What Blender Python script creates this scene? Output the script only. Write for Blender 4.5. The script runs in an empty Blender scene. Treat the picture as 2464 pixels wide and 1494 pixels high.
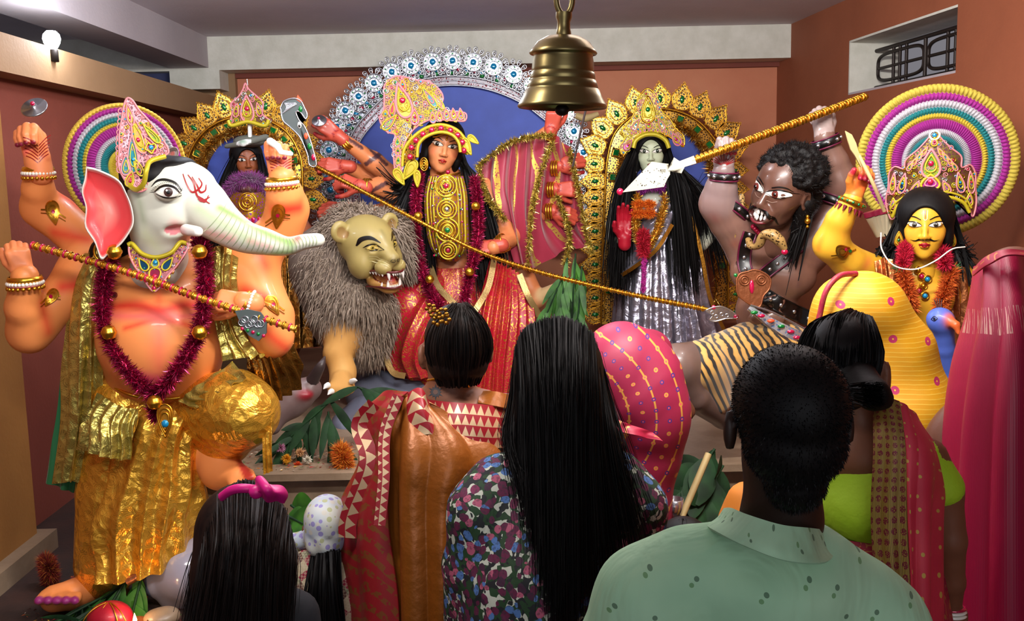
import bpy, math, random
import numpy as np
from mathutils import Vector, Matrix
from mathutils.bvhtree import BVHTree

# ---------------------------------------------------------------- camera, sky, lights
FOC = 2400.0
CAMZ = 1.9
PITCH = math.radians(7.5)
ROLL = math.radians(1.25)
scene = bpy.context.scene
cam_data = bpy.data.cameras.new('camera')
cam = bpy.data.objects.new('camera', cam_data)
scene.collection.objects.link(cam)
cam_data.sensor_fit = 'HORIZONTAL'
cam_data.sensor_width = 36
cam_data.lens = 36 * FOC / 2464
cam_data.clip_start = .05
RM = Matrix.Rotation(math.radians(90) - PITCH, 3, 'X') @ Matrix.Rotation(-ROLL, 3, 'Z')
cam.matrix_world = Matrix.Translation((0, 0, CAMZ)) @ RM.to_4x4()
scene.camera = cam
scene.view_settings.view_transform = 'Standard'
scene.view_settings.look = 'None'
scene.view_settings.gamma = 1
scene.view_settings.use_curve_mapping = False
scene.view_settings.exposure = 0.0
world = bpy.data.worlds.new('room_fill')
scene.world = world
world.use_nodes = True
world.node_tree.nodes['Background'].inputs[0].default_value = (.75, .72, .8, 1)
world.node_tree.nodes['Background'].inputs[1].default_value = .26

def lamp(name, loc, power, size, col=(1, 1, 1), aim=(0, 5, 1.2), sy=None):
    l = bpy.data.lights.new(name, 'AREA'); l.energy = power; l.color = col
    l.shape = 'RECTANGLE'; l.size = size; l.size_y = sy or size
    o = bpy.data.objects.new(name, l); scene.collection.objects.link(o)
    o.location = loc
    o.rotation_euler = (Vector(aim) - Vector(loc)).to_track_quat('-Z', 'Y').to_euler()
    return o
lamp('ceiling_tube_light', (.55, 2.3, 2.72), 84, 1.0, (1, .95, .9), (.3, 5.6, 1.5), .12)
lamp('ceiling_tube_light', (-.75, 1.6, 2.55), 30, .9, (1, .95, .92), (-1.2, 4.0, 1.3), .12)
lamp('rear_fill', (.3, -2.2, 2.1), 36, 2.2, (.88, .93, 1), (.3, 3, .9))  # area light added behind the camera to lift the people's backs
def bulb(name, loc, power, r=.06, col=(1, 1, 1)):
    l = bpy.data.lights.new(name, 'POINT'); l.energy = power; l.shadow_soft_size = r; l.color = col
    o = bpy.data.objects.new(name, l); scene.collection.objects.link(o); o.location = loc
bulb('ceiling_bulb', (-.05, 4.3, 2.78), 36, .07, (.92, .95, 1)); bulb('ceiling_bulb', (-1.0, 4.2, 2.78), 26, .07, (.85, .92, 1)); bulb('ceiling_bulb', (1.2, 3.4, 2.74), 16, .07, (1, .93, .88))

# ---------------------------------------------------------------- projection of measured points into the room
RN = np.array(RM)
def ray(px, py):
    d = RN @ np.array([(px - 1232) / FOC, -(py - 747) / FOC, -1.0])
    return d
def P(px, py, Y):
    d = ray(px, py); t = Y / d[1]
    return Vector((d[0] * t, Y, CAMZ + d[2] * t))
def PZ(px, py, z):
    d = ray(px, py); t = (z - CAMZ) / d[2]
    return Vector((d[0] * t, d[1] * t, z))
def S(n, Y):
    return n * Y / FOC

# ---------------------------------------------------------------- colours
def lin(c):
    if isinstance(c, str):
        c = c.lstrip('#'); c = [int(c[i:i + 2], 16) / 255 for i in (0, 2, 4)]
        return tuple(x / 12.92 if x <= .04045 else ((x + .055) / 1.055) ** 2.4 for x in c)
    return tuple(c[:3])

# ---------------------------------------------------------------- node materials
MATS = {}
class NG:
    def __init__(s, name):
        s.m = bpy.data.materials.new(name); s.m.use_nodes = True
        s.t = s.m.node_tree; s.b = s.t.nodes['Principled BSDF']
    def n(s, kind, **kw):
        x = s.t.nodes.new('ShaderNode' + kind)
        for k, v in kw.items():
            k2 = k.replace('_', ' ')
            if k in ('operation', 'blend_type', 'data_type', 'feature', 'distance', 'bands_direction', 'wave_type', 'wave_profile',
                     'attribute_name', 'noise_dimensions', 'voronoi_dimensions', 'interpolation', 'normalize'):
                setattr(x, k, v); continue
            i = x.inputs[k2] if k2 in x.inputs else x.inputs[int(k[1:])]
            if isinstance(v, bpy.types.NodeSocket): s.t.links.new(v, i)
            else: i.default_value = v if not isinstance(v, (tuple, list)) or len(v) != 3 or i.type != 'RGBA' else (*v, 1)
        return x
    def math(s, op, a, b=0, c=None):
        kw = dict(operation=op, i0=a, i1=b)
        if c is not None: kw['i2'] = c
        return s.n('Math', **kw).outputs[0]
    def mix(s, f, a, b, bt='MIX'):
        x = s.n('MixRGB', blend_type=bt)
        for i, v in enumerate((f, a, b)):
            if isinstance(v, bpy.types.NodeSocket): s.t.links.new(v, x.inputs[i])
            elif i == 0: x.inputs[0].default_value = v
            else: x.inputs[i].default_value = (*lin(v), 1)
        return x.outputs[0]
    def coord(s, kind='Object', scale=(1, 1, 1), rot=(0, 0, 0)):
        tc = s.t.nodes.new('ShaderNodeTexCoord')
        mp = s.t.nodes.new('ShaderNodeMapping'); s.t.links.new(tc.outputs[kind], mp.inputs[0])
        mp.inputs['Scale'].default_value = scale; mp.inputs['Rotation'].default_value = rot
        return mp.outputs[0]
    def noise(s, v, sc, det=3, rough=.5, dist=0):
        return s.n('TexNoise', Vector=v, Scale=sc, Detail=det, Roughness=rough, Distortion=dist)
    def vor(s, v, sc, feature='F1', rnd=1.0, d2=False):
        return s.n('TexVoronoi', voronoi_dimensions='2D' if d2 else '3D', feature=feature, Vector=v, Scale=sc, Randomness=rnd)
    def ramp(s, f, stops, interp='LINEAR'):
        r = s.t.nodes.new('ShaderNodeValToRGB'); s.t.links.new(f, r.inputs[0])
        e = r.color_ramp; e.interpolation = interp
        while len(e.elements) < len(stops): e.elements.new(.5)
        for x, (p, c) in zip(e.elements, stops):
            x.position = p; x.color = (*lin(c), 1)
        return r.outputs[0]
    def set(s, **kw):
        names = dict(col='Base Color', rough='Roughness', metal='Metallic', spec='Specular IOR Level', sheen='Sheen Weight',
                     emis='Emission Color', estr='Emission Strength', coat='Coat Weight', coatr='Coat Roughness', trans='Transmission Weight', ior='IOR', alpha='Alpha',
                     aniso='Anisotropic', sss='Subsurface Weight')
        for k, v in kw.items():
            i = s.b.inputs[names[k]]
            if isinstance(v, bpy.types.NodeSocket): s.t.links.new(v, i)
            elif i.type == 'RGBA': i.default_value = (*lin(v), 1)
            else: i.default_value = v
        return s
    def bump(s, h, strength=.3, dist=.01):
        b = s.n('Bump', Height=h, Strength=strength, Distance=dist)
        s.t.links.new(b.outputs[0], s.b.inputs['Normal']); return s
    def done(s):
        MATS[s.m.name] = s.m; return s.m.name

def plain(name, col, rough=.5, metal=0, bump=None, var=0, **kw):
    g = NG(name); c = lin(col)
    v = g.coord('Object')
    if var:
        nz = g.noise(v, 6, 4)
        f = g.math('MULTIPLY', nz.outputs[0], 1)
        colr = g.ramp(f, [(.3, tuple(x * (1 - var) for x in c)), (.7, tuple(min(1, x * (1 + var)) for x in c))])
        g.set(col=colr)
    else: g.set(col=c)
    g.set(rough=rough, metal=metal, **kw)
    if bump: g.bump(g.noise(v, bump[0], 4).outputs[0], bump[1], bump[2] if len(bump) > 2 else .01)
    return g.done()
def painted(name, rough=.4, spec=.5, bump=None, metal=0, mott=0, **kw):
    g = NG(name); a = g.n('Attribute'); a.attribute_name = 'Col'
    c = a.outputs['Color']
    v = g.coord('Object')
    if mott:
        nz = g.noise(v, 9, 4)
        c = g.mix(g.math('MULTIPLY', nz.outputs[0], mott), c, (.25, .16, .1), 'MULTIPLY')
    g.set(col=c, rough=rough, spec=spec, metal=metal, **kw)
    if bump: g.bump(g.noise(v, bump[0], 3).outputs[0], bump[1], .004)
    return g.done()

# ---------------------------------------------------------------- mesh builder
class MB:
    def __init__(s):
        s.v = []; s.nv = 0; s.f = []; s.fm = []; s.sm = []; s.mats = []; s.c = []; s.uv = []
    def mi(s, m):
        if m not in s.mats: s.mats.append(m)
        return s.mats.index(m)
    def add(s, v, f, m, col=(1, 1, 1), uv=None, smooth=True):
        v = np.asarray(v, dtype=np.float64).reshape(-1, 3)
        if len(v) == 0: return s
        s.v.append(v)
        c = np.asarray(col if not isinstance(col, str) else lin(col), dtype=np.float64)
        s.c.append(np.broadcast_to(c, (len(v), 3)) if c.ndim == 1 else c)
        s.uv.append(np.zeros((len(v), 2)) if uv is None else np.asarray(uv, dtype=np.float64))
        if isinstance(f, np.ndarray): fl = [(f + s.nv)]
        else:
            by = {}
            for q in f: by.setdefault(len(q), []).append(q)
            fl = [np.array(x, dtype=np.int64) + s.nv for x in by.values()]
        k = s.mi(m)
        for x in fl:
            s.f.append(x); s.fm.append(np.full(len(x), k)); s.sm.append(np.full(len(x), smooth))
        s.nv += len(v); return s
    def build(s, name, parent=None):
        me = bpy.data.meshes.new(name)
        v = np.concatenate(s.v) if s.v else np.zeros((0, 3))
        me.vertices.add(len(v)); me.vertices.foreach_set('co', v.astype(np.float32).ravel())
        loops = np.concatenate([x.ravel() for x in s.f]); tot = np.concatenate([np.full(len(x), x.shape[1]) for x in s.f])
        st = np.concatenate([[0], np.cumsum(tot)[:-1]])
        me.loops.add(len(loops)); me.loops.foreach_set('vertex_index', loops.astype(np.int32))
        me.polygons.add(len(tot)); me.polygons.foreach_set('loop_start', st.astype(np.int32))
        me.polygons.foreach_set('material_index', np.concatenate(s.fm).astype(np.int32))
        me.polygons.foreach_set('use_smooth', np.concatenate(s.sm))
        for m in s.mats: me.materials.append(MATS[m])
        c = np.concatenate(s.c); ca = me.color_attributes.new('Col', 'FLOAT_COLOR', 'POINT')
        ca.data.foreach_set('color', np.concatenate([c, np.ones((len(c), 1))], 1).astype(np.float32).ravel())
        uv = np.concatenate(s.uv)[loops]; ul = me.uv_layers.new(name='UVMap'); ul.data.foreach_set('uv', uv.astype(np.float32).ravel())
        me.update(calc_edges=True); me.validate()
        o = bpy.data.objects.new(name, me); scene.collection.objects.link(o)
        if parent is not None:
            o.parent = parent; o.matrix_parent_inverse = Matrix.Translation(-Vector(parent.location))
        return o

def thing(name, loc, label, cat, group=None):
    o = bpy.data.objects.new(name, None); scene.collection.objects.link(o); o.empty_display_size = .1
    o.location = loc; return tag(o, label, cat, group)
def tag(o, label, cat, group=None, kind=None):
    o['label'] = label; o['category'] = cat
    if group: o['group'] = group
    if kind: o['kind'] = kind
    return o
def struct(o):
    o['kind'] = 'structure'; return o
def copy_thing(o, loc=None, label=None, rot=None, scale=None):
    c = o.copy(); scene.collection.objects.link(c)
    if loc is not None: c.location = loc
    if rot is not None: c.rotation_euler = rot
    if scale is not None: c.scale = scale
    if label: c['label'] = label
    for ch in list(o.children):
        d = ch.copy(); scene.collection.objects.link(d); d.parent = c
        for g in list(ch.children):
            e = g.copy(); scene.collection.objects.link(e); e.parent = d
    return c

def A(x): return np.array(x, dtype=np.float64)
def unit(v):
    v = A(v); n = np.linalg.norm(v); return v / n if n > 1e-12 else v
def spline(pts, n):
    """Catmull-Rom through pts, n samples, any dimension."""
    p = A([list(q) for q in pts]); m = len(p)
    if m == 2: t = np.linspace(0, 1, n)[:, None]; return p[0] * (1 - t) + p[1] * t
    q = np.vstack([2 * p[0] - p[1], p, 2 * p[-1] - p[-2]])
    t = np.linspace(0, m - 1 - 1e-9, n); i = t.astype(int); u = (t - i)[:, None]
    a, b, c, d = q[i], q[i + 1], q[i + 2], q[i + 3]
    return .5 * (2 * b + (c - a) * u + (2 * a - 5 * b + 4 * c - d) * u ** 2 + (3 * b - a - 3 * c + d) * u ** 3)
def grid_faces(a, b, wrap=False):
    i = np.arange(a - 1)[:, None]; j = np.arange(b if wrap else b - 1)[None, :]
    j2 = (j + 1) % b
    return np.stack([i * b + j, i * b + j2, (i + 1) * b + j2, (i + 1) * b + j], -1).reshape(-1, 4)
def tube(mb, pts, r, m, col=(1, 1, 1), n=8, samp=None, caps=True, closed=False, flat=1.0, twist=None):
    p = spline(pts, samp) if samp else A([list(q) for q in pts])
    k = len(p); rr = np.interp(np.linspace(0, 1, k), np.linspace(0, 1, len(r)), r) if hasattr(r, '__len__') else np.full(k, r)
    t = np.gradient(p, axis=0)
    if closed: t = np.roll(p, -1, 0) - np.roll(p, 1, 0)
    t /= np.linalg.norm(t, axis=1)[:, None] + 1e-12
    up = A((0, 0, 1)) if abs(t[0][2]) < .9 else A((0, 1, 0))
    ns = []; nrm = unit(np.cross(t[0], up))
    for i in range(k):
        nrm = nrm - t[i] * nrm.dot(t[i]); nrm = unit(nrm); ns.append(nrm)
    ns = A(ns); bs = np.cross(t, ns)
    a = np.linspace(0, 2 * math.pi, n, endpoint=False)
    ring = p[:, None] + rr[:, None, None] * (np.cos(a)[None, :, None] * ns[:, None] + flat * np.sin(a)[None, :, None] * bs[:, None])
    v = ring.reshape(-1, 3); f = grid_faces(k, n, True)
    if closed:
        f2 = np.array([[(k - 1) * n + j, (k - 1) * n + (j + 1) % n, (j + 1) % n, j] for j in range(n)]); f = np.vstack([f, f2])
    L = np.concatenate([[0], np.cumsum(np.linalg.norm(np.diff(p, axis=0), axis=1))])
    uv = np.stack([np.broadcast_to(a[None, :] / 6.283, (k, n)), np.broadcast_to(L[:, None], (k, n))], -1).reshape(-1, 2)
    mb.add(v, f, m, col, uv)
    if caps and not closed:
        mb.add(ring[0], [tuple(range(n))[::-1]], m, col); mb.add(ring[-1], [tuple(range(n))], m, col)
    return mb
def lathe(mb, prof, c, m, n=48, col=(1, 1, 1), axis=(0, 0, 1), ref=None):
    ax = unit(axis); x = unit(np.cross(ax, (0, 1, 0.01) if ref is None else ref)); y = np.cross(ax, x)
    a = np.linspace(0, 2 * math.pi, n, endpoint=False); pr = A(prof)
    v = A(c) + pr[:, 0][:, None, None] * (np.cos(a)[None, :, None] * x + np.sin(a)[None, :, None] * y) + pr[:, 1][:, None, None] * ax
    uv = np.stack(np.broadcast_arrays(a[None, :] / 6.283, pr[:, 1][:, None]), -1).reshape(-1, 2)
    return mb.add(v.reshape(-1, 3), grid_faces(len(pr), n, True), m, col, uv)
def box(mb, lo, hi, m, col=(1, 1, 1), bev=0):
    x0, y0, z0 = lo; x1, y1, z1 = hi
    v = [(x0, y0, z0), (x1, y0, z0), (x1, y1, z0), (x0, y1, z0), (x0, y0, z1), (x1, y0, z1), (x1, y1, z1), (x0, y1, z1)]
    return mb.add(v, [(3, 2, 1, 0), (4, 5, 6, 7), (0, 1, 5, 4), (1, 2, 6, 5), (2, 3, 7, 6), (3, 0, 4, 7)], m, col, smooth=False)
def prism(mb, plan, z0, z1, m, col=(1, 1, 1)):
    n = len(plan); v = [(x, y, z0) for x, y in plan] + [(x, y, z1) for x, y in plan]
    f = [tuple(range(n))[::-1], tuple(range(n, 2 * n))] + [(i, (i + 1) % n, n + (i + 1) % n, n + i) for i in range(n)]
    return mb.add(v, f, m, col, smooth=False)
def ball(mb, c, r, m, col=(1, 1, 1), n=12, R=None):
    r = A(r if hasattr(r, '__len__') else (r, r, r))
    th = np.linspace(0, math.pi, n // 2 + 1); ph = np.linspace(0, 2 * math.pi, n, endpoint=False)
    v = np.stack([np.sin(th)[:, None] * np.cos(ph), np.sin(th)[:, None] * np.sin(ph), np.cos(th)[:, None] + 0 * ph], -1).reshape(-1, 3) * r
    if R is not None: v = v @ A(R).T
    return mb.add(v + A(c), grid_faces(n // 2 + 1, n, True), m, col)
def sheet(mb, rows, nu, nv, m, disp=None, col=(1, 1, 1), uvs=None, wrap=False, thick=0):
    """rows of control points -> smooth cloth; disp(u,v)->metres along the normal."""
    R = A([spline(r, nu) for r in rows])
    G = A([spline(R[:, j], nv) for j in range(nu)]).transpose(1, 0, 2)     # nv x nu x 3
    du = np.gradient(G, axis=1); dv = np.gradient(G, axis=0); N = np.cross(du, dv); N /= np.linalg.norm(N, axis=2)[..., None] + 1e-12
    U, V = np.meshgrid(np.linspace(0, 1, nu), np.linspace(0, 1, nv))
    if disp is not None: G = G + N * disp(U, V)[..., None]
    lu = np.linalg.norm(np.diff(G, axis=1), axis=2).mean(0).sum(); lv = np.linalg.norm(np.diff(G, axis=0), axis=2).mean(1).sum()
    us, vs = uvs or (lu, lv)
    uv = np.stack([U * us, V * vs], -1).reshape(-1, 2)
    f = grid_faces(nv, nu)
    c = col(U, V).reshape(-1, 3) if callable(col) else col
    mb.add(G.reshape(-1, 3), f, m, c, uv)
    if thick:
        mb.add((G - N * thick).reshape(-1, 3), f[:, ::-1], m, c, uv)
        idx = np.concatenate([np.arange(nu), np.arange(1, nv) * nu + nu - 1, (nv - 1) * nu + np.arange(nu - 2, -1, -1), np.arange(nv - 2, 0, -1) * nu])
        e = G.reshape(-1, 3)[idx]; e2 = (G - N * thick).reshape(-1, 3)[idx]; k = len(idx)
        cc = c[idx] if getattr(c, 'ndim', 1) == 2 else c
        mb.add(np.vstack([e, e2]), np.array([[i, (i + 1) % k, k + (i + 1) % k, k + i] for i in range(k)]), m, np.vstack([cc, cc]) if getattr(cc, 'ndim', 1) == 2 else cc, np.vstack([uv[idx], uv[idx]]))
    return G
def loft(mb, rings, m, n=96, nv=60, fold=None, col=(1, 1, 1), uvs=(1, 1), cap=False, a0=0, a1=2 * math.pi):
    """rings: (cx,cy,cz,rx,ry[,tiltx(dz over x),tilty]) -> folded garment; fold(ang,v)->relative radius change."""
    full = abs(a1 - a0 - 2 * math.pi) < 1e-6
    r = spline([list(q) + [0] * (7 - len(q)) for q in rings], nv)
    a = np.linspace(a0, a1, n, endpoint=not full)
    Aa, V = np.meshgrid(a, np.linspace(0, 1, nv))
    k = 1 + (fold(Aa, V) if fold else 0)
    X = r[:, 0:1] + r[:, 3:4] * np.cos(Aa) * k; Y = r[:, 1:2] + r[:, 4:5] * np.sin(Aa) * k
    Z = r[:, 2:3] + r[:, 5:6] * np.cos(Aa) + r[:, 6:7] * np.sin(Aa)
    v = np.stack([X, Y, Z], -1).reshape(-1, 3)
    uv = np.stack([(Aa - a0) / 6.283 * uvs[0], V * uvs[1]], -1).reshape(-1, 2)
    c = col(Aa, V).reshape(-1, 3) if callable(col) else col
    mb.add(v, grid_faces(nv, n, full), m, c, uv)
    if cap: mb.add(v[:n], [tuple(range(n))], m, c if getattr(c, 'ndim', 1) == 1 or not hasattr(c, 'ndim') else c[:n])
    return v.reshape(nv, n, 3)

# ---------------------------------------------------------------- implicit bodies: smooth union of tapered limbs and ellipsoids
class Body:
    def __init__(s, k=.03): s.ops = []; s.k = k; s.col = (1, 1, 1)
    def cap(s, a, b, ra, rb=None, k=None, col=None, cut=False):
        s.ops.append(('c', A(a), A(b), ra, ra if rb is None else rb, s.k if k is None else k, lin(col or s.col), cut)); return s
    def ell(s, c, r, R=None, k=None, col=None, cut=False):
        s.ops.append(('e', A(c), A(r if hasattr(r, '__len__') else (r, r, r)), None if R is None else A(R), None, s.k if k is None else k, lin(col or s.col), cut)); return s
    def chain(s, pts, k=None, col=None):
        """pts: (vec, radius)"""
        for i, ((a, ra), (b, rb)) in enumerate(zip(pts, pts[1:])): s.cap(a, b, ra, rb, k if i == 0 else (s.k if k is None else k) * .3, col)
        return s
    def pix(s, pts, k=None, col=None):
        """pts: (px, py, Y, radius in px)"""
        return s.chain([(P(x, y, Y), S(r, Y)) for x, y, Y, r in pts], k, col)
    @staticmethod
    def dist(o, p):
        if o[0] == 'c':
            a, b, ra, rb = o[1:5]; ab = b - a; L = ab.dot(ab) + 1e-12
            q = p - a; t = np.clip(q @ ab / L, 0, 1)
            return np.sqrt(((q - t[..., None] * ab) ** 2).sum(-1)) - (ra + t * (rb - ra))
        c, r, R = o[1:4]; q = p - c
        if R is not None: q = q @ R
        k0 = np.sqrt(((q / r) ** 2).sum(-1)); k1 = np.sqrt(((q / r ** 2) ** 2).sum(-1)) + 1e-9
        return k0 * (k0 - 1) / k1
    def bounds(s, o):
        if o[0] == 'c':
            m = max(o[3], o[4]); return np.minimum(o[1], o[2]) - m, np.maximum(o[1], o[2]) + m
        m = o[2] if o[3] is None else np.full(3, o[2].max())
        return o[1] - m, o[1] + m
    def mesh(s, h):
        bs = [s.bounds(o) for o in s.ops if not o[7]]
        lo = np.min([b[0] for b in bs], 0) - 3 * h; hi = np.max([b[1] for b in bs], 0) + 3 * h
        n = np.ceil((hi - lo) / h).astype(int) + 1
        F = np.full(n, 1e3, dtype=np.float64)
        for o in s.ops:
            k = o[5]; b0, b1 = s.bounds(o); pad = k + 3.5 * h
            i0 = np.maximum(((b0 - pad - lo) / h).astype(int), 0); i1 = np.minimum(((b1 + pad - lo) / h).astype(int) + 2, n)
            if (i1 <= i0).any(): continue
            gx = [lo[a] + h * np.arange(i0[a], i1[a]) for a in range(3)]
            p = np.stack(np.meshgrid(*gx, indexing='ij'), -1); d = s.dist(o, p)
            sl = tuple(slice(i0[a], i1[a]) for a in range(3)); f = F[sl]
            if o[7]:
                d = -d
                hh = np.clip(.5 - .5 * (f - d) / k, 0, 1) if k > 0 else (d > f) * 1.
                F[sl] = f * (1 - hh) + d * hh + k * hh * (1 - hh)
            else:
                hh = np.clip(.5 + .5 * (f - d) / k, 0, 1) if k > 0 else (d < f) * 1.
                hh = np.where(f > 100, 1., hh)
                F[sl] = np.where(f > 100, d, f * (1 - hh) + d * hh - k * hh * (1 - hh))
        v, f = surface_nets(F); v = v * h + lo
        return v, f, s.colors(v)
    def colors(s, v):
        w = np.zeros(len(v)); c = np.zeros((len(v), 3))
        for o in s.ops:
            d = np.maximum(s.dist(o, v) if not o[7] else -s.dist(o, v), -.2)
            if o[7]:
                ww = np.where(np.abs(d) < .004, 40., 0) if o[6] != tuple(s.col) else 0 * d
            else: ww = np.exp(-np.clip(d, -.01, 1) / max(.004, o[5] * .18))
            w += ww; c += ww[:, None] * A(o[6])
        return c / w[:, None]
def surface_nets(F):
    inside = F < 0
    nx, ny, nz = F.shape
    mask = np.zeros((nx - 1, ny - 1, nz - 1), bool); al = np.ones_like(mask)
    for dx in (0, 1):
        for dy in (0, 1):
            for dz in (0, 1):
                c = inside[dx:nx - 1 + dx, dy:ny - 1 + dy, dz:nz - 1 + dz]; mask |= c; al &= c
    mask &= ~al
    idx = np.argwhere(mask); ids = np.full(mask.shape, -1); ids[tuple(idx.T)] = np.arange(len(idx))
    acc = np.zeros((len(idx), 3)); cnt = np.zeros(len(idx))
    corners = [(a, b, c) for a in (0, 1) for b in (0, 1) for c in (0, 1)]
    val = {c: F[idx[:, 0] + c[0], idx[:, 1] + c[1], idx[:, 2] + c[2]] for c in corners}
    for c in corners:
        for ax in range(3):
            if c[ax] == 0:
                e = list(c); e[ax] = 1; e = tuple(e)
                a, b = val[c], val[e]; x = (a < 0) != (b < 0)
                t = np.where(x, a / np.where(x, a - b, 1), 0)
                p = np.tile(A(c), (len(idx), 1)); p[:, ax] = t
                acc += np.where(x[:, None], p, 0); cnt += x
    v = idx + acc / cnt[:, None]
    fs = []
    for ax in range(3):
        a = [slice(0, -1)] * 3; b = [slice(0, -1)] * 3; a[ax] = slice(0, -1); b[ax] = slice(1, None)
        sa = inside[tuple(slice(0, -1) if i == ax else slice(1, -1) for i in range(3))]
        sb = inside[tuple(slice(1, None) if i == ax else slice(1, -1) for i in range(3))]
        for flip, e in ((0, sa & ~sb), (1, ~sa & sb)):
            q = np.argwhere(e)
            if len(q) == 0: continue
            o = [i for i in range(3) if i != ax]
            for i in o: q[:, i] += 1
            d1 = np.zeros(3, int); d1[o[0]] = 1; d2 = np.zeros(3, int); d2[o[1]] = 1
            f = np.stack([ids[tuple((q - d1 - d2).T)], ids[tuple((q - d2).T)], ids[tuple(q.T)], ids[tuple((q - d1).T)]], 1)
            if (ax == 1) ^ bool(flip): f = f[:, ::-1]
            fs.append(f)
    return v, np.vstack(fs)
def brush(v, c, strokes):
    """airbrushed paint: strokes (points, radius, colour, strength, softness)."""
    for pts, r, col, st, soft in strokes:
        pts = [A(p) for p in pts]; d = np.full(len(v), 1e9)
        if len(pts) == 1: d = np.linalg.norm(v - pts[0], axis=1)
        for a, b in zip(pts, pts[1:]):
            ab = b - a; t = np.clip((v - a) @ ab / (ab @ ab + 1e-12), 0, 1); d = np.minimum(d, np.linalg.norm(v - a - t[:, None] * ab, axis=1))
        w = st * np.clip((r - d) / (r * soft) + .5 * 0, 0, 1); w = w * w * (3 - 2 * w) if soft > .3 else w
        c = c * (1 - w[:, None]) + w[:, None] * A(lin(col))
    return c
def add_body(mb, body, h, m, strokes=()):
    v, f, c = body.mesh(h)
    if strokes: c = brush(v, c, strokes)
    mb.add(v, f, m, c); return v, f
def add_px(mb, body, h, m, strokes):
    """strokes in photograph coordinates (x, y, r px, depth) laid on the finished surface"""
    v, f, c = body.mesh(h); t = BVHTree.FromPolygons([Vector(x) for x in v], [tuple(int(i) for i in q) for q in f]); out = []
    for l, r, col, st, so in strokes:
        ps = []
        for x, y, Y in (spline(l, 4 * len(l)) if len(l) > 1 else l):
            d = Vector(ray(x, y)).normalized(); o = Vector((0, 0, CAMZ)) + d * (Y - 1.2); loc = t.ray_cast(o, d)[0]; ps.append(A(loc) if loc is not None else A(P(x, y, Y)))
        out.append((ps, r, col, st, so))
    c = brush(v, c, out); mb.add(v, f, m, c); return v, f
def frame(fwd, up=(0, 0, 1)):
    """columns x, y(forward), z(up)"""
    y = unit(fwd); z = A(up) - y * np.dot(up, y); z = unit(z); x = np.cross(y, z)
    return np.stack([x, y, z], 1)

class Surf:
    """paint shapes laid on a mesh: 2D (x,z) of a frame, projected along the frame's y."""
    def __init__(s, v, f, org, Fm, sc=1, reach=2.0):
        s.o = A(org); s.F = Fm; s.sc = sc; s.reach = reach
        s.b = BVHTree.FromPolygons([Vector(x) for x in v], [tuple(int(i) for i in q) for q in f])
    def pt(s, x, z, off=.0006):
        st = s.o + s.F @ A((x * s.sc, s.reach * s.sc, z * s.sc)); d = -s.F[:, 1]
        loc, nrm, i, dist = s.b.ray_cast(Vector(st), Vector(d))
        if loc is None: 
            return s.o + s.F @ A((x * s.sc, 0, z * s.sc))
        return A(loc) - d * off
    def poly(s, mb, out, m, col=(1, 1, 1), rings=3, off=.0008):
        out = A(out); c = out.mean(0); n = len(out); vs = []
        for i in range(rings):
            t = 1 - i / rings; vs += [s.pt(*(c + (q - c) * t), off) for q in out]
        vs.append(s.pt(*c, off)); f = []
        for i in range(rings - 1):
            for j in range(n): f.append((i * n + j, i * n + (j + 1) % n, (i + 1) * n + (j + 1) % n, (i + 1) * n + j))
        for j in range(n): f.append(((rings - 1) * n + j, (rings - 1) * n + (j + 1) % n, rings * n))
        mb.add(vs, f, m, col)
    def disc(s, mb, x, z, r, m, col=(1, 1, 1), off=.0012, n=20, ry=None):
        s.poly(mb, [(x + r * math.cos(a), z + (ry or r) * math.sin(a)) for a in np.linspace(0, 6.283, n, endpoint=False)], m, col, 3, off)
    def line(s, mb, pts, w, m, col=(1, 1, 1), samp=24, off=.0014):
        p = spline(pts, samp); t = np.gradient(p, axis=0); t /= np.linalg.norm(t, axis=1)[:, None] + 1e-12
        nn = np.stack([-t[:, 1], t[:, 0]], 1)
        ww = np.interp(np.linspace(0, 1, samp), np.linspace(0, 1, len(w)), w) if hasattr(w, '__len__') else np.full(samp, w)
        v = []
        for i in range(samp):
            for k in (-1, 0, 1): v.append(s.pt(*(p[i] + nn[i] * ww[i] * k * .5), off))
        mb.add(v, grid_faces(samp, 3), m, col)
# ---------------------------------------------------------------- materials of the room
def wallmat(name, a, b, rough=.75, sc=1.2, bs=.12):
    g = NG(name); v = g.coord('Object')
    n1 = g.noise(v, sc, 5, .6); n2 = g.noise(v, 60, 3)
    g.set(col=g.ramp(n1.outputs[0], [(.32, a), (.68, b)]), rough=rough).bump(n2.outputs[0], bs, .01); return g.done()
wallmat('orange_wall', '#84462a', '#965334')
wallmat('salmon_wall', '#bb7052', '#c98462')
wallmat('maroon_wall', '#6c3024', '#7c3a2a')
wallmat('tan_wall', '#8c6c4c', '#9a7856')
wallmat('ochre_pillar', '#8a5c26', '#9a6a2e')
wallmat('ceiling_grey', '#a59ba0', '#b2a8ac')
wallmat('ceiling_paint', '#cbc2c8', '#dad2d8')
wallmat('white_plaster', '#c3c2b6', '#d3d2c8', sc=9)
wallmat('blue_wall', '#2c3152', '#363a60')
wallmat('dark_floor', '#1e100b', '#361c12', sc=5)
wallmat('beige_marble', '#6e5a46', '#94806a', sc=4, rough=.4)
wallmat('outside_pink', '#8a5560', '#7a4c4a')
plain('iron', '#2b2320', .5, .6, bump=(40, .3, .002))

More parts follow.
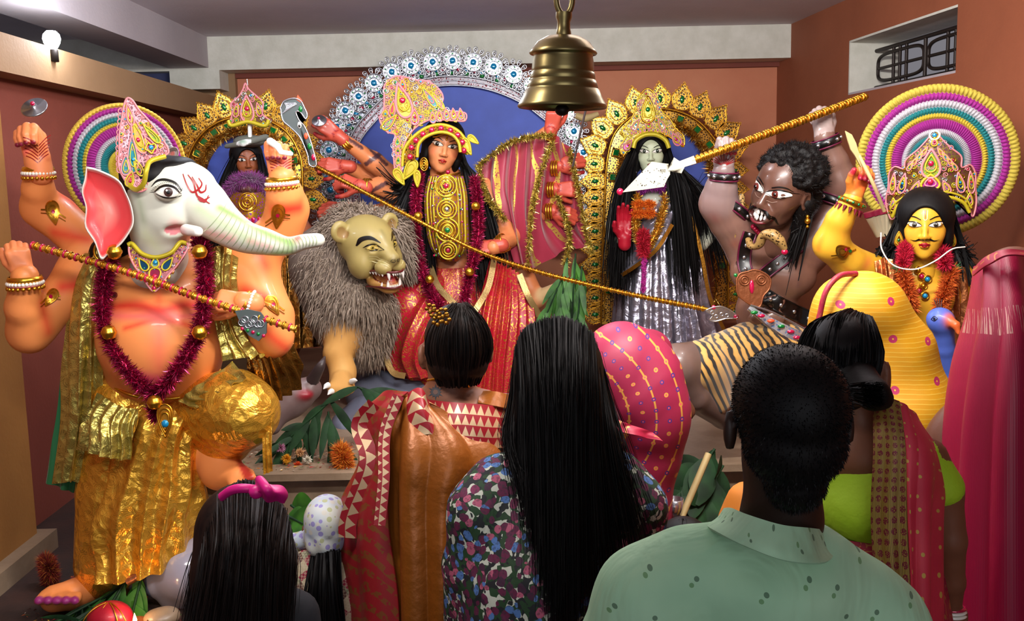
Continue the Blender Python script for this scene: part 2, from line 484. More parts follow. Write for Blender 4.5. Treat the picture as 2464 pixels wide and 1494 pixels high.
def PW(px, py, A0, D):
    """pixel -> point on the vertical plane through plan point A0 with plan direction D"""
    d = ray(px, py); n = A((-D[1], D[0])); t = (n @ A0) / (n @ d[:2]); return A((d[0] * t, d[1] * t, CAMZ + d[2] * t))
YB, YW = 7.1, 7.38
CEIL = P(1200, 73, YB).z
BEAMZ = P(1200, 154, YB).z
RA = A(P(1868, 300, YW)[:2]); RD = unit(ray(1045, 434)[:2])      # right wall
LA = A(P(512, 272, YB)[:2]); LD = unit(ray(1180, 434)[:2])       # left wall
RD = RD if RD[1] > 0 else -RD
def onr(t): return RA - RD * t
def onl(t): return LA - LD * t
RNV = A((RD[1], -RD[0])); LNV = A((-LD[1], LD[0]))               # outward normals

# right wall with its window opening
wc = [PW(2044, 97, RA, RD), PW(2305, 12, RA, RD), PW(2042, 228, RA, RD), PW(2299, 176, RA, RD)]
t0 = (RA - wc[0][:2]) @ RD; t1 = (RA - wc[1][:2]) @ RD; wz0 = (wc[2][2] + wc[3][2]) / 2; wz1 = (wc[0][2] + wc[1][2]) / 2
mb = MB(); TH = .3
def rpiece(ta, tb, za, zb, m='orange_wall', d0=0, d1=TH, M=None):
    a, b = onr(ta), onr(tb); prism(M or mb, [tuple(a + RNV * d0), tuple(b + RNV * d0), tuple(b + RNV * d1), tuple(a + RNV * d1)], za, zb, m)
rpiece(-.3, t0, 0, CEIL); rpiece(t1, 8.5, 0, CEIL); rpiece(t0, t1, 0, wz0); rpiece(t0, t1, wz1, CEIL)
struct(mb.build('wall_right'))
mb = MB()
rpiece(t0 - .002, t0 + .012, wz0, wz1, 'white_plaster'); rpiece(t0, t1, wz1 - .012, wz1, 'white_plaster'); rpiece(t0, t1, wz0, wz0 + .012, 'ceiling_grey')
struct(mb.build('trim_1'))
# iron grille
grille = thing('window_grille', tuple(A((*onr((t0 + t1) / 2), wz0))), 'dark iron window grille of straight bars and rounded loops', 'grille')
grille['kind'] = 'structure'; grille.name = 'window_1'; del grille['category']
def rg(t, z, d=.16): q = onr(t) + RNV * d; return (q[0], q[1], z)
tt0, tt1 = t0 + .02, t1 - .0; H = wz1 - wz0; zt = wz0 + H * .80; zb = wz0 + H * .12
g1 = MB(); g2 = MB()
for z in (zt, zb): tube(g1, [rg(tt0, z), rg(tt1, z)], .012, 'iron')
g1.build('grille_rail', grille)
per = (tt1 - tt0) / 2
for k in range(2):
    c = tt0 + per * (k + .5)
    for dt in (-.045, 0, .045): tube(g2, [rg(c + dt * per / .35, zb), rg(c + dt * per / .35, zt)], .010, 'iron')
    tube(g2, [rg(tt0 + per * (k + 1) - .01, zb), rg(tt0 + per * (k + 1) - .01, zt)], .011, 'iron')
g2.build('grille_bar', grille)
g3 = MB()
for k in range(2):
    c = tt0 + per * (k + .5); w = per * .46; zc = (zt + zb) / 2; h = (zt - zb) * .36
    pts = []
    for a in np.linspace(0, 2 * math.pi, 40, endpoint=False):
        ca, sa = math.cos(a), math.sin(a); pts.append(rg(c + w * math.copysign(abs(ca) ** .45, ca), zc + h * math.copysign(abs(sa) ** .45, sa)))
    tube(g3, pts, .010, 'iron', closed=True); tube(g3, [rg(c - w, zc), rg(c + w, zc)], .009, 'iron')
g3.build('grille_loop', grille)
# beyond the window: the next building
mb = MB(); q0 = onr(-2) + RNV * 2.6; q1 = onr(7) + RNV * 2.6
prism(mb, [tuple(q0), tuple(q1), tuple(q1 + RNV * .1), tuple(q0 + RNV * .1)], 1.5, P(2200, 150, 5.6).z + .35, 'maroon_wall'); prism(mb, [tuple(q0), tuple(q1), tuple(q1 + RNV * .1), tuple(q0 + RNV * .1)], P(2200, 150, 5.6).z + .35, 4.9, 'outside_pink')
struct(mb.build('wall_outside'))

# back wall: recessed salmon panel, tan frame at the left, painted beam shadow along the top
mb = MB(); lx = P(577, 300, YW).x; fx = P(500, 300, YW).x
box(mb, (-5, YW, 0), (RA[0] + .4, YW + .2, CEIL), 'salmon_wall')
box(mb, (-2.6, YW - .06, 0), (lx, YW + .01, CEIL), 'tan_wall')
box(mb, (lx, YW - .05, P(1200, 176, YW).z), (RA[0] + .1, YW + .01, CEIL), 'maroon_wall')  # dark strip stands in for the beam's shadow on the wall
struct(mb.build('wall_back'))
mb = MB(); zb2 = P(468, 215, YB).z
ex = P(1918, 100, YB).x
box(mb, (-5, YB, BEAMZ), (ex, YW + .01, CEIL), 'white_plaster')
box(mb, (P(408, 180, YB).x, YB, zb2), (P(528, 180, YB).x, YW + .01, BEAMZ), 'white_plaster')
struct(mb.build('trim_2'))
mb = MB(); box(mb, (-5, YB + .12, 0), (P(408, 180, YB).x, YB + .2, BEAMZ), 'blue_wall'); struct(mb.build('wall_side_room'))
# left wall: recessed maroon wall, tan lintel band above it
lz0 = (PW(0, 185, LA, LD)[2] + PW(497, 272, LA, LD)[2]) / 2; lz1 = (PW(0, 86, LA, LD)[2] + PW(400, 190, LA, LD)[2]) / 2
def lpiece(M, ta, tb, za, zb, m, d0, d1):
    a, b = onl(ta), onl(tb); prism(M, [tuple(b + LNV * d0), tuple(a + LNV * d0), tuple(a + LNV * d1), tuple(b + LNV * d1)], za, zb, m)
mb = MB(); lpiece(mb, -.25, 5.5, lz0, lz1, 'tan_wall', 0, .25); lpiece(mb, -.25, 5.5, 0, lz0, 'maroon_wall', .12, .25); struct(mb.build('wall_left'))
# pillar at the left edge
pt = (LA - PW(14, 700, LA, LD)[:2]) @ LD
mb = MB(); lpiece(mb, pt - .02, pt + .5, 0, lz0, 'ochre_pillar', -.03, .2); struct(mb.build('trim_3'))
mb = MB(); lpiece(mb, pt - .07, pt + .55, 0, .50, 'beige_marble', -.09, .2); struct(mb.build('baseboard_left'))
# ceiling and the beam hanging under it on the left
mb = MB(); box(mb, (-5, -3, CEIL), (3.4, YW + .2, CEIL + .12), 'ceiling_paint'); struct(mb.build('ceiling'))
bz = P(500, 163, YB).z; bx = P(500, 130, YB).x
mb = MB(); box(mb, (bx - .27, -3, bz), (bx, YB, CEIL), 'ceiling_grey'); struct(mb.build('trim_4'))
mb = MB(); box(mb, (-5, -3, -.1), (3.6, YW, 0), 'dark_floor'); struct(mb.build('floor'))
# raised stone dais
DAIS = .42
mb = MB(); box(mb, (-2.15, 3.1, 0), (onr(4.0)[0] - .02, YW - .1, DAIS), 'dark_floor'); struct(mb.build('trim_5'))
LEDGE = P(740, 1142, 4.15).z
# lit bulb standing on the ledge of the left wall, and the tube light fittings on the ceiling
g = NG('lamp_glow'); g.set(col=(1, 1, 1), emis=(.8, .9, 1), estr=60); g.done()
blb = PW(124, 93, LA, LD); bw = thing('light_bulb', tuple(blb), 'glaring white light bulb above the tan band of the left wall', 'light bulb')
mb = MB(); lathe(mb, [(.001, .035), (.02, .033), (.034, .018), (.038, 0), (.034, -.018), (.022, -.04), (.018, -.05)], blb, 'lamp_glow', 24); mb.build('glass_bulb', bw)
mb = MB(); lathe(mb, [(.022, -.048), (.024, -.055), (.024, -.10), (.001, -.10)], blb, 'iron', 20); mb.build('socket', bw)
pl_ = bpy.data.lights.new('light_bulb_light', 'POINT'); pl_.energy = 8; pl_.shadow_soft_size = .05; pl_.color = (.85, .92, 1)
po = bpy.data.objects.new('light_bulb_light', pl_); scene.collection.objects.link(po); po.location = A(blb) + A((.09, 0, .02))
# ---------------------------------------------------------------- materials for figures
painted('enamel', .42, .4, coat=.08)
painted('enamel_dark', .33, .5, coat=.3)
painted('skin', .5, .35, bump=(90, .08))
painted('matte', .75, .25)
painted('gloss', .18, .6)
painted('glitter', .28, .6, metal=.75)
painted('satin', .35, .5, sheen=.2)
plain('gold', '#d9a032', .28, .95, bump=(70, .35, .003))
plain('gold_dark', '#9c6a22', .35, .9, bump=(70, .35, .003))
plain('silver', '#c9ccd4', .22, .95, bump=(70, .3, .003))
plain('pearl', '#f1ece0', .2, 0, coat=.5)
plain('black_paint', '#0a0808', .3)
plain('white_paint', '#e9e6e0', .35)
plain('red_paint', '#8d1016', .35)
plain('gem_green', '#0c7a34', .08, .3, coat=1)
plain('gem_red', '#c01548', .08, .3, coat=1)
plain('gem_blue', '#1690c8', .08, .3, coat=1)
plain('yellow_cord', '#b9a821', .45, .25)
plain('pink_cord', '#c77a80', .5, .1)
plain('leather', '#0b0909', .35, 0, coat=.2)
plain('steel', '#9a9aa0', .25, .9, bump=(30, .2, .003))
def hairmat(name, a, b, rough=.38, sp=.2):
    g = NG(name); v = g.coord('Object', (60, 60, 3)); n = g.noise(v, 1.5, 3)
    g.set(col=g.ramp(n.outputs[0], [(.3, a), (.75, b)]), rough=rough, aniso=.3, spec=sp); g.bump(n.outputs[0], .2, .003); return g.done()
hairmat('black_hair', '#050406', '#100c0a', .58)
hairmat('brown_hair', '#0a0606', '#20130d', .55, .22)
hairmat('mane_hair', '#6e5f52', '#a89887', .8)
def foil(name, base, mark, bump=.6, sc=34, rough=.27, metal=.9, coord='UV', crs=7, msc=14):
    g = NG(name); v = g.coord(coord); o = g.coord('Object')
    vo = g.vor(v, msc * 1.6, d2=True); fl = g.math('SINE', g.math('MULTIPLY', vo.outputs['Distance'], 46))
    n = g.noise(v, msc * 3, 2)
    mk = g.math('MULTIPLY', g.math('GREATER_THAN', fl, .45), g.math('GREATER_THAN', n.outputs[0], .5))
    c = g.mix(g.math('MULTIPLY', mk, .45), base, mark)
    cr = g.vor(o, crs * 2.6, 'F1'); cn = g.noise(o, crs, 4, .55, 1.2)
    h = g.math('ADD', g.math('MULTIPLY', cr.outputs['Distance'], .5), cn.outputs[0])
    g.set(col=c, rough=rough, metal=metal).bump(h, bump, .05); return g.done()
foil('gold_foil', '#eeb440', '#9a6418', .34, rough=.28, metal=.72, crs=11)
foil('olive_foil', '#c4b058', '#2e2a12', .35, crs=9, msc=16, metal=.75, rough=.3)
foil('bronze_foil', '#8a5f24', '#3b2110', .3, crs=9, metal=.85)
foil('silver_foil', '#b0adbd', '#77748a', .35, metal=.75, rough=.3)
def filigree(name, line, hole, sc, th=.10, coord='Object', metal=.85):
    g = NG(name); v = g.coord(coord); vo = g.vor(v, sc, 'DISTANCE_TO_EDGE'); v1 = g.vor(v, sc)
    m = g.math('LESS_THAN', vo.outputs['Distance'], th)
    g.set(col=g.mix(m, hole, line), metal=g.math('MULTIPLY', m, metal), rough=.3).bump(m, .5, .004); return g.done()
filigree('crown_filigree', '#8a7434', '#54262c', 80, .12)
filigree('pink_filigree', '#b87880', '#5c2438', 90, .16)
def brocade(name, cloth, thread, sc=22, rough=.5, th=.5, cover=1.0, metal=.85):
    g = NG(name); v = g.coord('UV')
    d = g.noise(v, sc * .8, 2); vv = g.n('VectorMath', i0=v, i1=g.n('VectorMath', operation='SCALE', i0=d.outputs[1], Scale=.035).outputs[0])
    vo = g.vor(vv.outputs[0], sc)
    s1 = g.math('SINE', g.math('MULTIPLY', vo.outputs['Distance'], 19)); n = g.noise(vv.outputs[0], sc * 1.9, 1)
    m1 = g.math('MULTIPLY', g.math('GREATER_THAN', s1, th), g.math('GREATER_THAN', n.outputs[0], .44))
    m = g.math('MULTIPLY', m1, cover)
    g.set(col=g.mix(m, cloth, thread), metal=g.math('MULTIPLY', m, metal), rough=rough - .12).bump(m, .4, .003); return g.done()
brocade('red_brocade', '#a81028', '#c98e3a', 30, .5, .45)
brocade('crimson_cloth', '#9c1436', '#c98a50', 14, .65, .75, .7)
def tinsel(mb, path, r, n, m, cols, blade=.02, w=.0028, samp=80, seed=1, core=True):
    rnd = np.random.RandomState(seed); p = spline(path, samp); k = rnd.rand(n) * (samp - 1.001); i = k.astype(int); u = (k - i)[:, None]
    c = p[i] * (1 - u) + p[i + 1] * u; d = rnd.normal(size=(n, 3)); d /= np.linalg.norm(d, axis=1)[:, None]
    t = rnd.normal(size=(n, 3)); t = np.cross(d, t); t /= np.linalg.norm(t, axis=1)[:, None]
    L = (r * (.65 + .5 * rnd.rand(n)))[:, None]
    v = np.stack([c + d * L * .15 - t * w, c + d * L * .15 + t * w, c + d * L + t * w * .6 + rnd.normal(size=(n, 3)) * blade * .2], 1).reshape(-1, 3)
    cc = A([lin(x) for x in cols])[rnd.randint(len(cols), size=n)]; cc = np.repeat(cc, 3, 0)
    mb.add(v, np.arange(3 * n).reshape(-1, 3), m, cc, smooth=False)
    if core: tube(mb, p, r * .3, m, lin(cols[0]), 8)
def strands(mb, roots, paths, w, m, col=(1, 1, 1), seed=0, jit=.01, samp=14):
    """ribbons of hair: each path a list of points, interpolated; roots unused offsets"""
    rnd = np.random.RandomState(seed)
    for p in paths:
        q = spline(p, samp); q = q + rnd.normal(size=(1, 3)) * jit * np.linspace(.3, 1, samp)[:, None]
        t = np.gradient(q, axis=0); s = np.cross(t, rnd.normal(size=3)); s /= np.linalg.norm(s, axis=1)[:, None] + 1e-9
        ww = w * np.linspace(1, .35, samp)[:, None]
        mb.add(np.concatenate([q - s * ww, q + s * ww]), np.array([[i, i + 1, samp + i + 1, samp + i] for i in range(samp - 1)]), m, col)
def hairfall(mb, tops, mids, ends, n, w, m, jit=.012, seed=3, extra=None, samp=14, spread=1):
    """tops/mids/ends: polylines across the head; n locks run from top through mid to end"""
    rnd = np.random.RandomState(seed); ls = [spline(x, 60) for x in ((tops, mids, ends) if extra is None else (tops, *extra, mids, ends))]
    for i in range(n):
        u = rnd.rand() * 59; k = int(u); f = u - k; k2 = min(59, k + 1)
        off = rnd.normal(size=3) * jit
        pts = [l[k] * (1 - f) + l[k2] * f + off * (.25 + .75 * j / (len(ls) - 1)) * spread for j, l in enumerate(ls)]
        pts[-1] = pts[-1] + A((0, 0, rnd.normal() * jit * 2.5))
        strands(mb, None, [pts], w * (.6 + .8 * rnd.rand()), m, seed=rnd.randint(1 << 30), jit=jit * .25, samp=samp)

class Flat(Surf):
    """same drawing calls on a plane (or a cylinder of radius bend) instead of a mesh"""
    def __init__(s, org, Fm, sc=1, bend=None): s.o = A(org); s.F = Fm; s.sc = sc; s.bend = bend
    def pt(s, x, z, off=0):
        x, z = x * s.sc, z * s.sc
        if s.bend:
            a = x / s.bend; r = s.bend + off
            return s.o + s.F @ A((r * math.sin(a), r * math.cos(a) - s.bend, z))
        return s.o + s.F @ A((x, off, z))
    def loop(s, mb, pts, r, m, col=(1, 1, 1), samp=30, closed=True, off=.002, n=6):
        p = spline(list(pts) + ([pts[0]] if closed else []), samp)
        if closed: p = p[:-1]
        tube(mb, [s.pt(q[0], q[1], off) for q in p], r, m, col, n, closed=closed)
    def gem(s, mb, x, z, r, m, rz=None, off=.002, ang=0, col=(1, 1, 1)):
        c = s.pt(x, z, off); e = .004 + .02 * 0
        px = unit(s.pt(x + .01, z, off) - c); pz = s.F[:, 2]; py = np.cross(pz, px) * -1
        ca, sa = math.cos(ang), math.sin(ang); R = np.stack([px * ca + pz * sa, py, -px * sa + pz * ca], 1)
        ball(mb, c, (r * s.sc, r * s.sc * .5, (rz or r) * s.sc), m, col, 10, R)
    def slab(s, mb, out, m, col=(1, 1, 1), t=.006, off=0):
        s.poly(mb, out, m, col, 2, off + t); n = len(out)
        v = [s.pt(*q, off + t) for q in out] + [s.pt(*q, off) for q in out]
        mb.add(v, [(i, (i + 1) % n, n + (i + 1) % n, n + i) for i in range(n)], m, col)
        s.poly(mb, out[::-1], m, col, 1, off)
def drop(cx, cz, w, h, ang=0, n=22, tip=1.0):
    """teardrop outline, tip pointing along +z rotated by ang"""
    o = []
    for a in np.linspace(0, 2 * math.pi, n, endpoint=False):
        x = w * math.sin(a) * (math.sin(a / 2)) ** 1.2; z = h * (math.cos(a)) ; o.append((x, z))
    ca, sa = math.cos(ang), math.sin(ang)
    return [(cx + x * ca + z * sa, cz - x * sa + z * ca) for x, z in o]
def ringpts(cx, cz, r, n=18, rz=None): return [(cx + r * math.cos(a), cz + (rz or r) * math.sin(a)) for a in np.linspace(0, 6.2832, n, endpoint=False)]

def curls(m, fl, poly, n, r, off, cords=('pink_cord', 'gold', 'silver', 'yellow_cord'), cr=.0022, seed=1):
    """little coiled cords and sequins filling a crown plate"""
    rnd = random.Random(seed); xs = [p[0] for p in poly]; zs = [p[1] for p in poly]; got = []; tries = 0
    while len(got) < n and tries < n * 40:
        tries += 1; x, z = rnd.uniform(min(xs), max(xs)), rnd.uniform(min(zs), max(zs)); ins = False; j = len(poly) - 1
        for i in range(len(poly)):
            if (zs[i] > z) != (zs[j] > z) and x < (xs[j] - xs[i]) * (z - zs[i]) / (zs[j] - zs[i]) + xs[i]: ins = not ins
            j = i
        if not ins or any((x - a) ** 2 + (z - b) ** 2 < (1.7 * r) ** 2 for a, b in got): continue
        got.append((x, z)); a0 = rnd.uniform(0, 6.28); sp = [(x + r * (1 - .75 * t) * math.cos(a0 + 9 * t), z + r * (1 - .75 * t) * math.sin(a0 + 9 * t)) for t in np.linspace(0, 1, 14)]
        fl.loop(m, sp, cr, rnd.choice(cords), off=off, closed=False, samp=24, n=5)
        if rnd.random() < .5: fl.gem(m, x, z, cr * 2, rnd.choice(('gem_red', 'gem_green', 'gem_blue', 'silver')), off=off + cr)
# ---------------------------------------------------------------- heads
def camyaw(px): return -math.degrees(math.atan((px - 1232) / FOC))
def cf(px, tilt=0):
    a = math.radians(camyaw(px)); return frame((math.sin(a), -math.cos(a), tilt))
def head_frame(yaw, pitch=0, roll=0):
    y, p = math.radians(yaw), math.radians(pitch)
    f = A((math.sin(y) * math.cos(p), -math.cos(y) * math.cos(p), math.sin(p)))
    F0 = frame(f); a = math.radians(roll); up = F0[:, 2] * math.cos(a) + F0[:, 0] * math.sin(a) * -1
    return frame(f, up)
def head(mb, c, H, F, skin, mat='enamel', feminine=True, eyes=1.0, lip='#8e1a1c', brow=1.0, eyew='#e9e4da', iris='#1a0f0a', nose=1.0,
         open_mouth=False, ears=True, face=True, neck=(.17, .19, .5), paint=(), browc='black_paint', gaze=(0, 0), h=None, blush=None, eyetilt=.18, lipm=None):
    """local unit = head height H; x side, y face forward, z up"""
    b = Body(.06); b.col = skin
    b.ell((0, -.08, .12), (.35, .42, .38)); b.ell((0, .10, -.05), (.285, .26, .37), k=.1)
    b.ell((0, .13, -.30), (.19 if feminine else .22, .2, .18), k=.12); b.ell((0, .25, -.42), (.075, .07, .065), k=.08)
    for s_ in (-1, 1):
        b.ell((s_ * .15, .235, -.13), (.10, .08, .10), k=.1)
        if ears: b.ell((s_ * .345, -.02, -.04), (.035, .075, .125), k=.03); b.ell((s_ * .365, -.0, -.03), (.02, .045, .08), k=.01, cut=True)
        b.ell((s_ * .15, .42, .045), (.10, .06, .055), k=.06, cut=True)
        b.ell((s_ * .145, .275, .03), (.09, .085, .062), k=.015)
        b.ell((s_ * .045, .385, -.155), (.036 * nose, .04, .03), k=.03)
    b.cap((0, .33, .06), (0, .425, -.135), .028, .043 * nose, k=.04)
    if open_mouth:
        b.ell((0, .36, -.27), (.17, .10, .12), k=.05); b.ell((0, .45, -.275), (.135, .12, .078), k=.015, cut=True, col='#3a0608')
    else:
        b.ell((0, .365, -.245), (.075, .035, .02), k=.02); b.ell((0, .36, -.288), (.062, .038, .026), k=.02)
    if neck: b.cap((0, -.06, -.35), (0, -.10, -.35 - neck[2]), neck[0], neck[1], k=.08)
    v, f, col = b.mesh(h or 1 / 60.)
    if blush:
        for s_ in (-1, 1): col = brush(v, col, [([(s_ * .19, .28, -.12)], .13, blush, .6, 1.0)])
    col = brush(v, col, paint)
    W = v * H @ F.T + A(c)
    mb.add(W, f, mat, col)
    s = Surf(W, f, c, F, H)
    if face:
        for q in (-1, 1):
            ex, ez = q * .145, .03; e = eyes
            out = [(ex + .088 * e * math.cos(a), ez + (.036 if math.sin(a) > 0 else .026) * e * math.sin(a) + q * math.cos(a) * .088 * eyetilt * .8) for a in np.linspace(0, 6.2832, 22, endpoint=False)]
            s.poly(mb, out, mat, lin(eyew), 3, .0012 * H / .2)
            gx, gz = ex + gaze[0], ez + .004 + gaze[1]
            s.disc(mb, gx, gz, .031 * e, mat, lin(iris), .0022 * H / .2); s.disc(mb, gx, gz, .014 * e, mat, (.0, .0, .0), .003 * H / .2)
            s.disc(mb, gx - .01, gz + .012, .006, mat, (.9, .9, .9), .0036 * H / .2, 8)
            up = [(ex + q * .115 * e, ez + q * 0 + .03 * e), (ex + q * .06, ez + .042 * e), (ex, ez + .040 * e), (ex - q * .065 * e, ez + .018), (ex - q * .095 * e, ez - .012)]
            s.line(mb, up, [.004, .016, .016, .012, .004], 'black_paint', off=.003 * H / .2)
            lo = [(ex + q * .09 * e, ez + .012), (ex + q * .04, ez - .024 * e), (ex - q * .03, ez - .028 * e), (ex - q * .09 * e, ez - .012)]
            s.line(mb, lo, [.004, .008, .008, .003], 'black_paint', off=.003 * H / .2)
            br = [(ex + q * .135, ez + .065), (ex + q * .075, ez + .115 * brow), (ex, ez + .115 * brow), (ex - q * .085, ez + .075 * brow)]
            s.line(mb, br, [.004, .014, .018, .012], browc, off=.002 * H / .2)
            s.disc(mb, q * .028, -.178, .012, 'black_paint', off=.001, ry=.007)
        if not open_mouth:
            lm = lin(lip)
            s.poly(mb, [(-.085, -.262), (-.045, -.238), (-.015, -.225), (0, -.232), (.015, -.225), (.045, -.238), (.085, -.262), (.04, -.264), (0, -.267), (-.04, -.264)], mat, lm, 2, .0014 * H / .2)
            s.poly(mb, [(-.08, -.264), (-.04, -.267), (0, -.270), (.04, -.267), (.08, -.264), (.05, -.3), (0, -.315), (-.05, -.3)], mat, lm, 2, .0014 * H / .2)
            s.line(mb, [(-.085, -.263), (-.03, -.265), (.03, -.265), (.085, -.263)], .004, 'black_paint', off=.003 * H / .2)
    return s
def hair_cap(mb, c, H, F, m='black_hair', front=.02, k=1.0, low=-.28):
    """hair mass over the skull, leaving the face open"""
    b = Body(.05); b.ell((0, -.10, .13), (.395 * k, .45 * k, .41 * k)); b.ell((0, -.2, -.12), (.36 * k, .33 * k, .33 * k))
    b.ell((0, .36, -.14), (.265, .34, .42), k=.04, cut=True)
    for s_ in (-1, 1): b.ell((s_ * .3, .0, -.16), (.1, .16, .28), k=.05)
    v, f, col = b.mesh(1 / 48.); W = v * H @ F.T + A(c)
    mb.add(W, f, m, (1, 1, 1))
# ---------------------------------------------------------------- hands
def hand(mb, wrist, d, dorsal, L, mat, skin, side=1, curl=(65, 85, 55), fan=.04, nail=None, palm=None, thumb=(.55, .6, -.55), tcurl=.5, tip=None, wr=.17, h=None, curls=None, thick=1.0, extra=None):
    """wrist point, finger direction, back-of-hand normal; side=+1 puts the thumb along cross(d,dorsal)"""
    y = unit(d); z = unit(A(dorsal) - y * np.dot(dorsal, y)); x = np.cross(y, z) * side
    F = np.stack([x, y, z], 1); b = Body(.035); b.col = skin; T = thick
    b.cap((0, -.14, 0), (0, .02, 0), wr * T, wr * T)
    mb_x = (.155, .055, -.045, -.14)
    for i, mx in enumerate(mb_x): b.cap((mx * .55, .02, 0), (mx, .46 - .02 * abs(i - 1), .01), .085 * T, .068 * T, k=.05)
    b.ell((.12, .17, -.05), (.09, .15, .07), k=.06, col=palm or skin); b.ell((-.10, .2, -.045), (.07, .16, .06), k=.06, col=palm or skin)
    if palm: b.ell((0, .3, -.045), (.15, .14, .05), k=.04, col=palm)
    fl = (.88, 1.0, .93, .74)
    for i, mx in enumerate(mb_x):
        cu = curls[i] if curls else curl; p = A((mx, .47 - .02 * abs(i - 1), .005)); a = 0; sp = fan * (1.5 - i)
        r0 = (.062, .062, .058, .052)[i] * T
        for j, (ln, r) in enumerate(((.25, 1), (.16, .93), (.12, .84))):
            a += math.radians(cu[j]); dv = A((sp * math.cos(a), math.cos(a), -math.sin(a))); q = p + dv * ln * fl[i]
            cc = tip if (tip and j == 2) else skin
            b.cap(p, q, r0 * r, r0 * r * .9, k=.012, col=cc)
            if j == 2 and nail:
                n = A((0, math.sin(a), math.cos(a))); b.ell(q + n * r0 * .42 + dv * .01, (.047, .042, .042), k=.004, col=nail)
            p = q
    t = A((.13, .12, -.02)); tx = A(thumb); t1 = t + unit(tx) * .23; t2 = t1 + unit(A((tx[0] * (1 - tcurl), tx[1] + .3, tx[2] - .25 * tcurl))) * .17; t3 = t2 + unit(A((tx[0] * (1 - 2 * tcurl), tx[1] + .4, tx[2] - .3 * tcurl))) * .12
    b.cap(t, t1, .085 * T, .068 * T, k=.04); b.cap(t1, t2, .066 * T, .06 * T, k=.015); b.cap(t2, t3, .06 * T, .05 * T, k=.012, col=tip or skin)
    if nail: b.ell(t3 + A((.02, .01, .025)), (.034, .034, .03), k=.004, col=nail)
    v, f, c = b.mesh(h or 1 / 55.)
    if extra: c = brush(v, c, extra)
    W = v * L @ F.T + A(wrist)
    mb.add(W, f, mat, c); return F, W, f
def band(mb, c, axis, r, w, m, col=(1, 1, 1), bulge=.2, n=40, fl=1.0, ref=None):
    """a bracelet: short open cylinder with rounded profile"""
    t = .004; pr = [(r, -w / 2), (r + t, -w / 2), (r + t + bulge * w, 0), (r + t, w / 2), (r, w / 2)]
    lathe(mb, pr, c, m, n, col, axis, ref)
def beads(mb, pts, r, m, n, col=(1, 1, 1), closed=False):
    p = spline(pts, n)
    for q in p: ball(mb, q, r, m, col, 8)
def ringbeads(mb, c, axis, R, r, m, n=24, col=(1, 1, 1), drop_=0):
    ax = unit(axis); x = unit(np.cross(ax, (0, 1, .02))); y = np.cross(ax, x)
    for a in np.linspace(0, 2 * math.pi, n, endpoint=False): ball(mb, A(c) + R * (math.cos(a) * x + math.sin(a) * y) + A((0, 0, -drop_)), r, m, col, 8)
def PX(pts): return [P(*p) for p in pts]
# ================================================================ elephant-headed statue
G = 3.5
SK = '#ea8f50'; PK = '#dd3428'; ROSE = '#de4460'
gan = thing('elephant_headed_statue', P(330, 1430, G), 'orange-skinned elephant-headed statue with white face, pink ear and bright gold foil trousers', 'statue')
mb = MB(); b = Body(S(30, G)); b.col = SK
b.ell(P(390, 812, G - .02), (S(152, G), S(150, G), S(150, G)))
b.ell(P(385, 665, G + .04), (S(150, G), S(95, G), S(105, G)), k=.08)
b.ell(P(310, 690, G - .05), (S(62, G), S(40, G), S(48, G)), k=.05); b.ell(P(450, 690, G - .05), (S(62, G), S(40, G), S(48, G)), k=.05)
b.ell(P(390, 910, G + .05), (S(130, G), S(110, G), S(60, G)), k=.08)
b.ell(P(210, 650, G + .06), (S(62, G), S(60, G), S(60, G)), k=.06); b.ell(P(585, 645, G + .04), (S(70, G), S(62, G), S(72, G)), k=.06)
# four arms
b.pix([(205, 655, G + .06, 60), (100, 770, G, 47), (70, 800, G - .02, 46)]); b.pix([(72, 795, G - .02, 47), (58, 740, G - .08, 43), (60, 665, G - .12, 32)])
b.pix([(225, 600, G + .12, 52), (135, 520, G + .14, 50), (100, 500, G + .12, 42)]); b.pix([(100, 500, G + .12, 42), (92, 455, G + .06, 36), (92, 405, G + .02, 29)])
b.pix([(590, 640, G + .06, 62), (680, 545, G + .04, 48), (692, 500, G + .02, 45)]); b.pix([(692, 505, G + .02, 45), (685, 465, G - .03, 42), (678, 425, G - .06, 31)])
b.pix([(600, 660, G + .04, 68), (655, 760, G, 52), (652, 812, G - .03, 47)]); b.pix([(655, 808, G - .03, 47), (620, 765, G - .12, 38), (585, 728, G - .18, 27)])
b.pix([(430, 960, G, 50), (560, 985, G - .1, 46), (590, 1010, G - .12, 42), (505, 1090, G - .02, 40)]); b.pix([(340, 960, G + .03, 60), (290, 1250, G + .02, 52), (260, 1395, G, 40)])
# foot on the ledge and standing foot
b.pix([(505, 1090, G - .02, 44), (530, 1130, G - .06, 44)]); b.pix([(530, 1130, G - .06, 44), (575, 1150, G - .14, 34)])
for i in range(5): b.pix([(556 + i * 11, 1148 + i * -2, G - .15, 13), (560 + i * 12, 1168 - i * 5, G - .19, 9)], k=.012)
b.pix([(260, 1395, G, 40), (180, 1430, G - .1, 38), (130, 1440, G - .16, 34)])
for i in range(5): b.pix([(105 + i * 20, 1436, G - .18, 14), (92 + i * 22, 1446, G - .23, 11)], k=.012)
st = []
def gp(l, r, c, s_=.8, so=1.0): st.append((l, S(r * 1.15, G), c, s_, so))
gf = G - .14
gp([(265, 738, gf), (330, 735, gf - .02), (385, 748, gf), (440, 735, gf - .02), (520, 730, gf)], 26, PK, .85)
gp([(265, 760, gf), (385, 762, gf), (520, 760, gf)], 22, ROSE, .6); gp([(300, 790, gf), (385, 770, gf - .02), (480, 790, gf)], 12, PK, .7)
gp([(382, 780, gf), (384, 900, gf)], 40, '#e0634f', .6); gp([(382, 700, gf), (382, 770, gf)], 22, PK, .5)
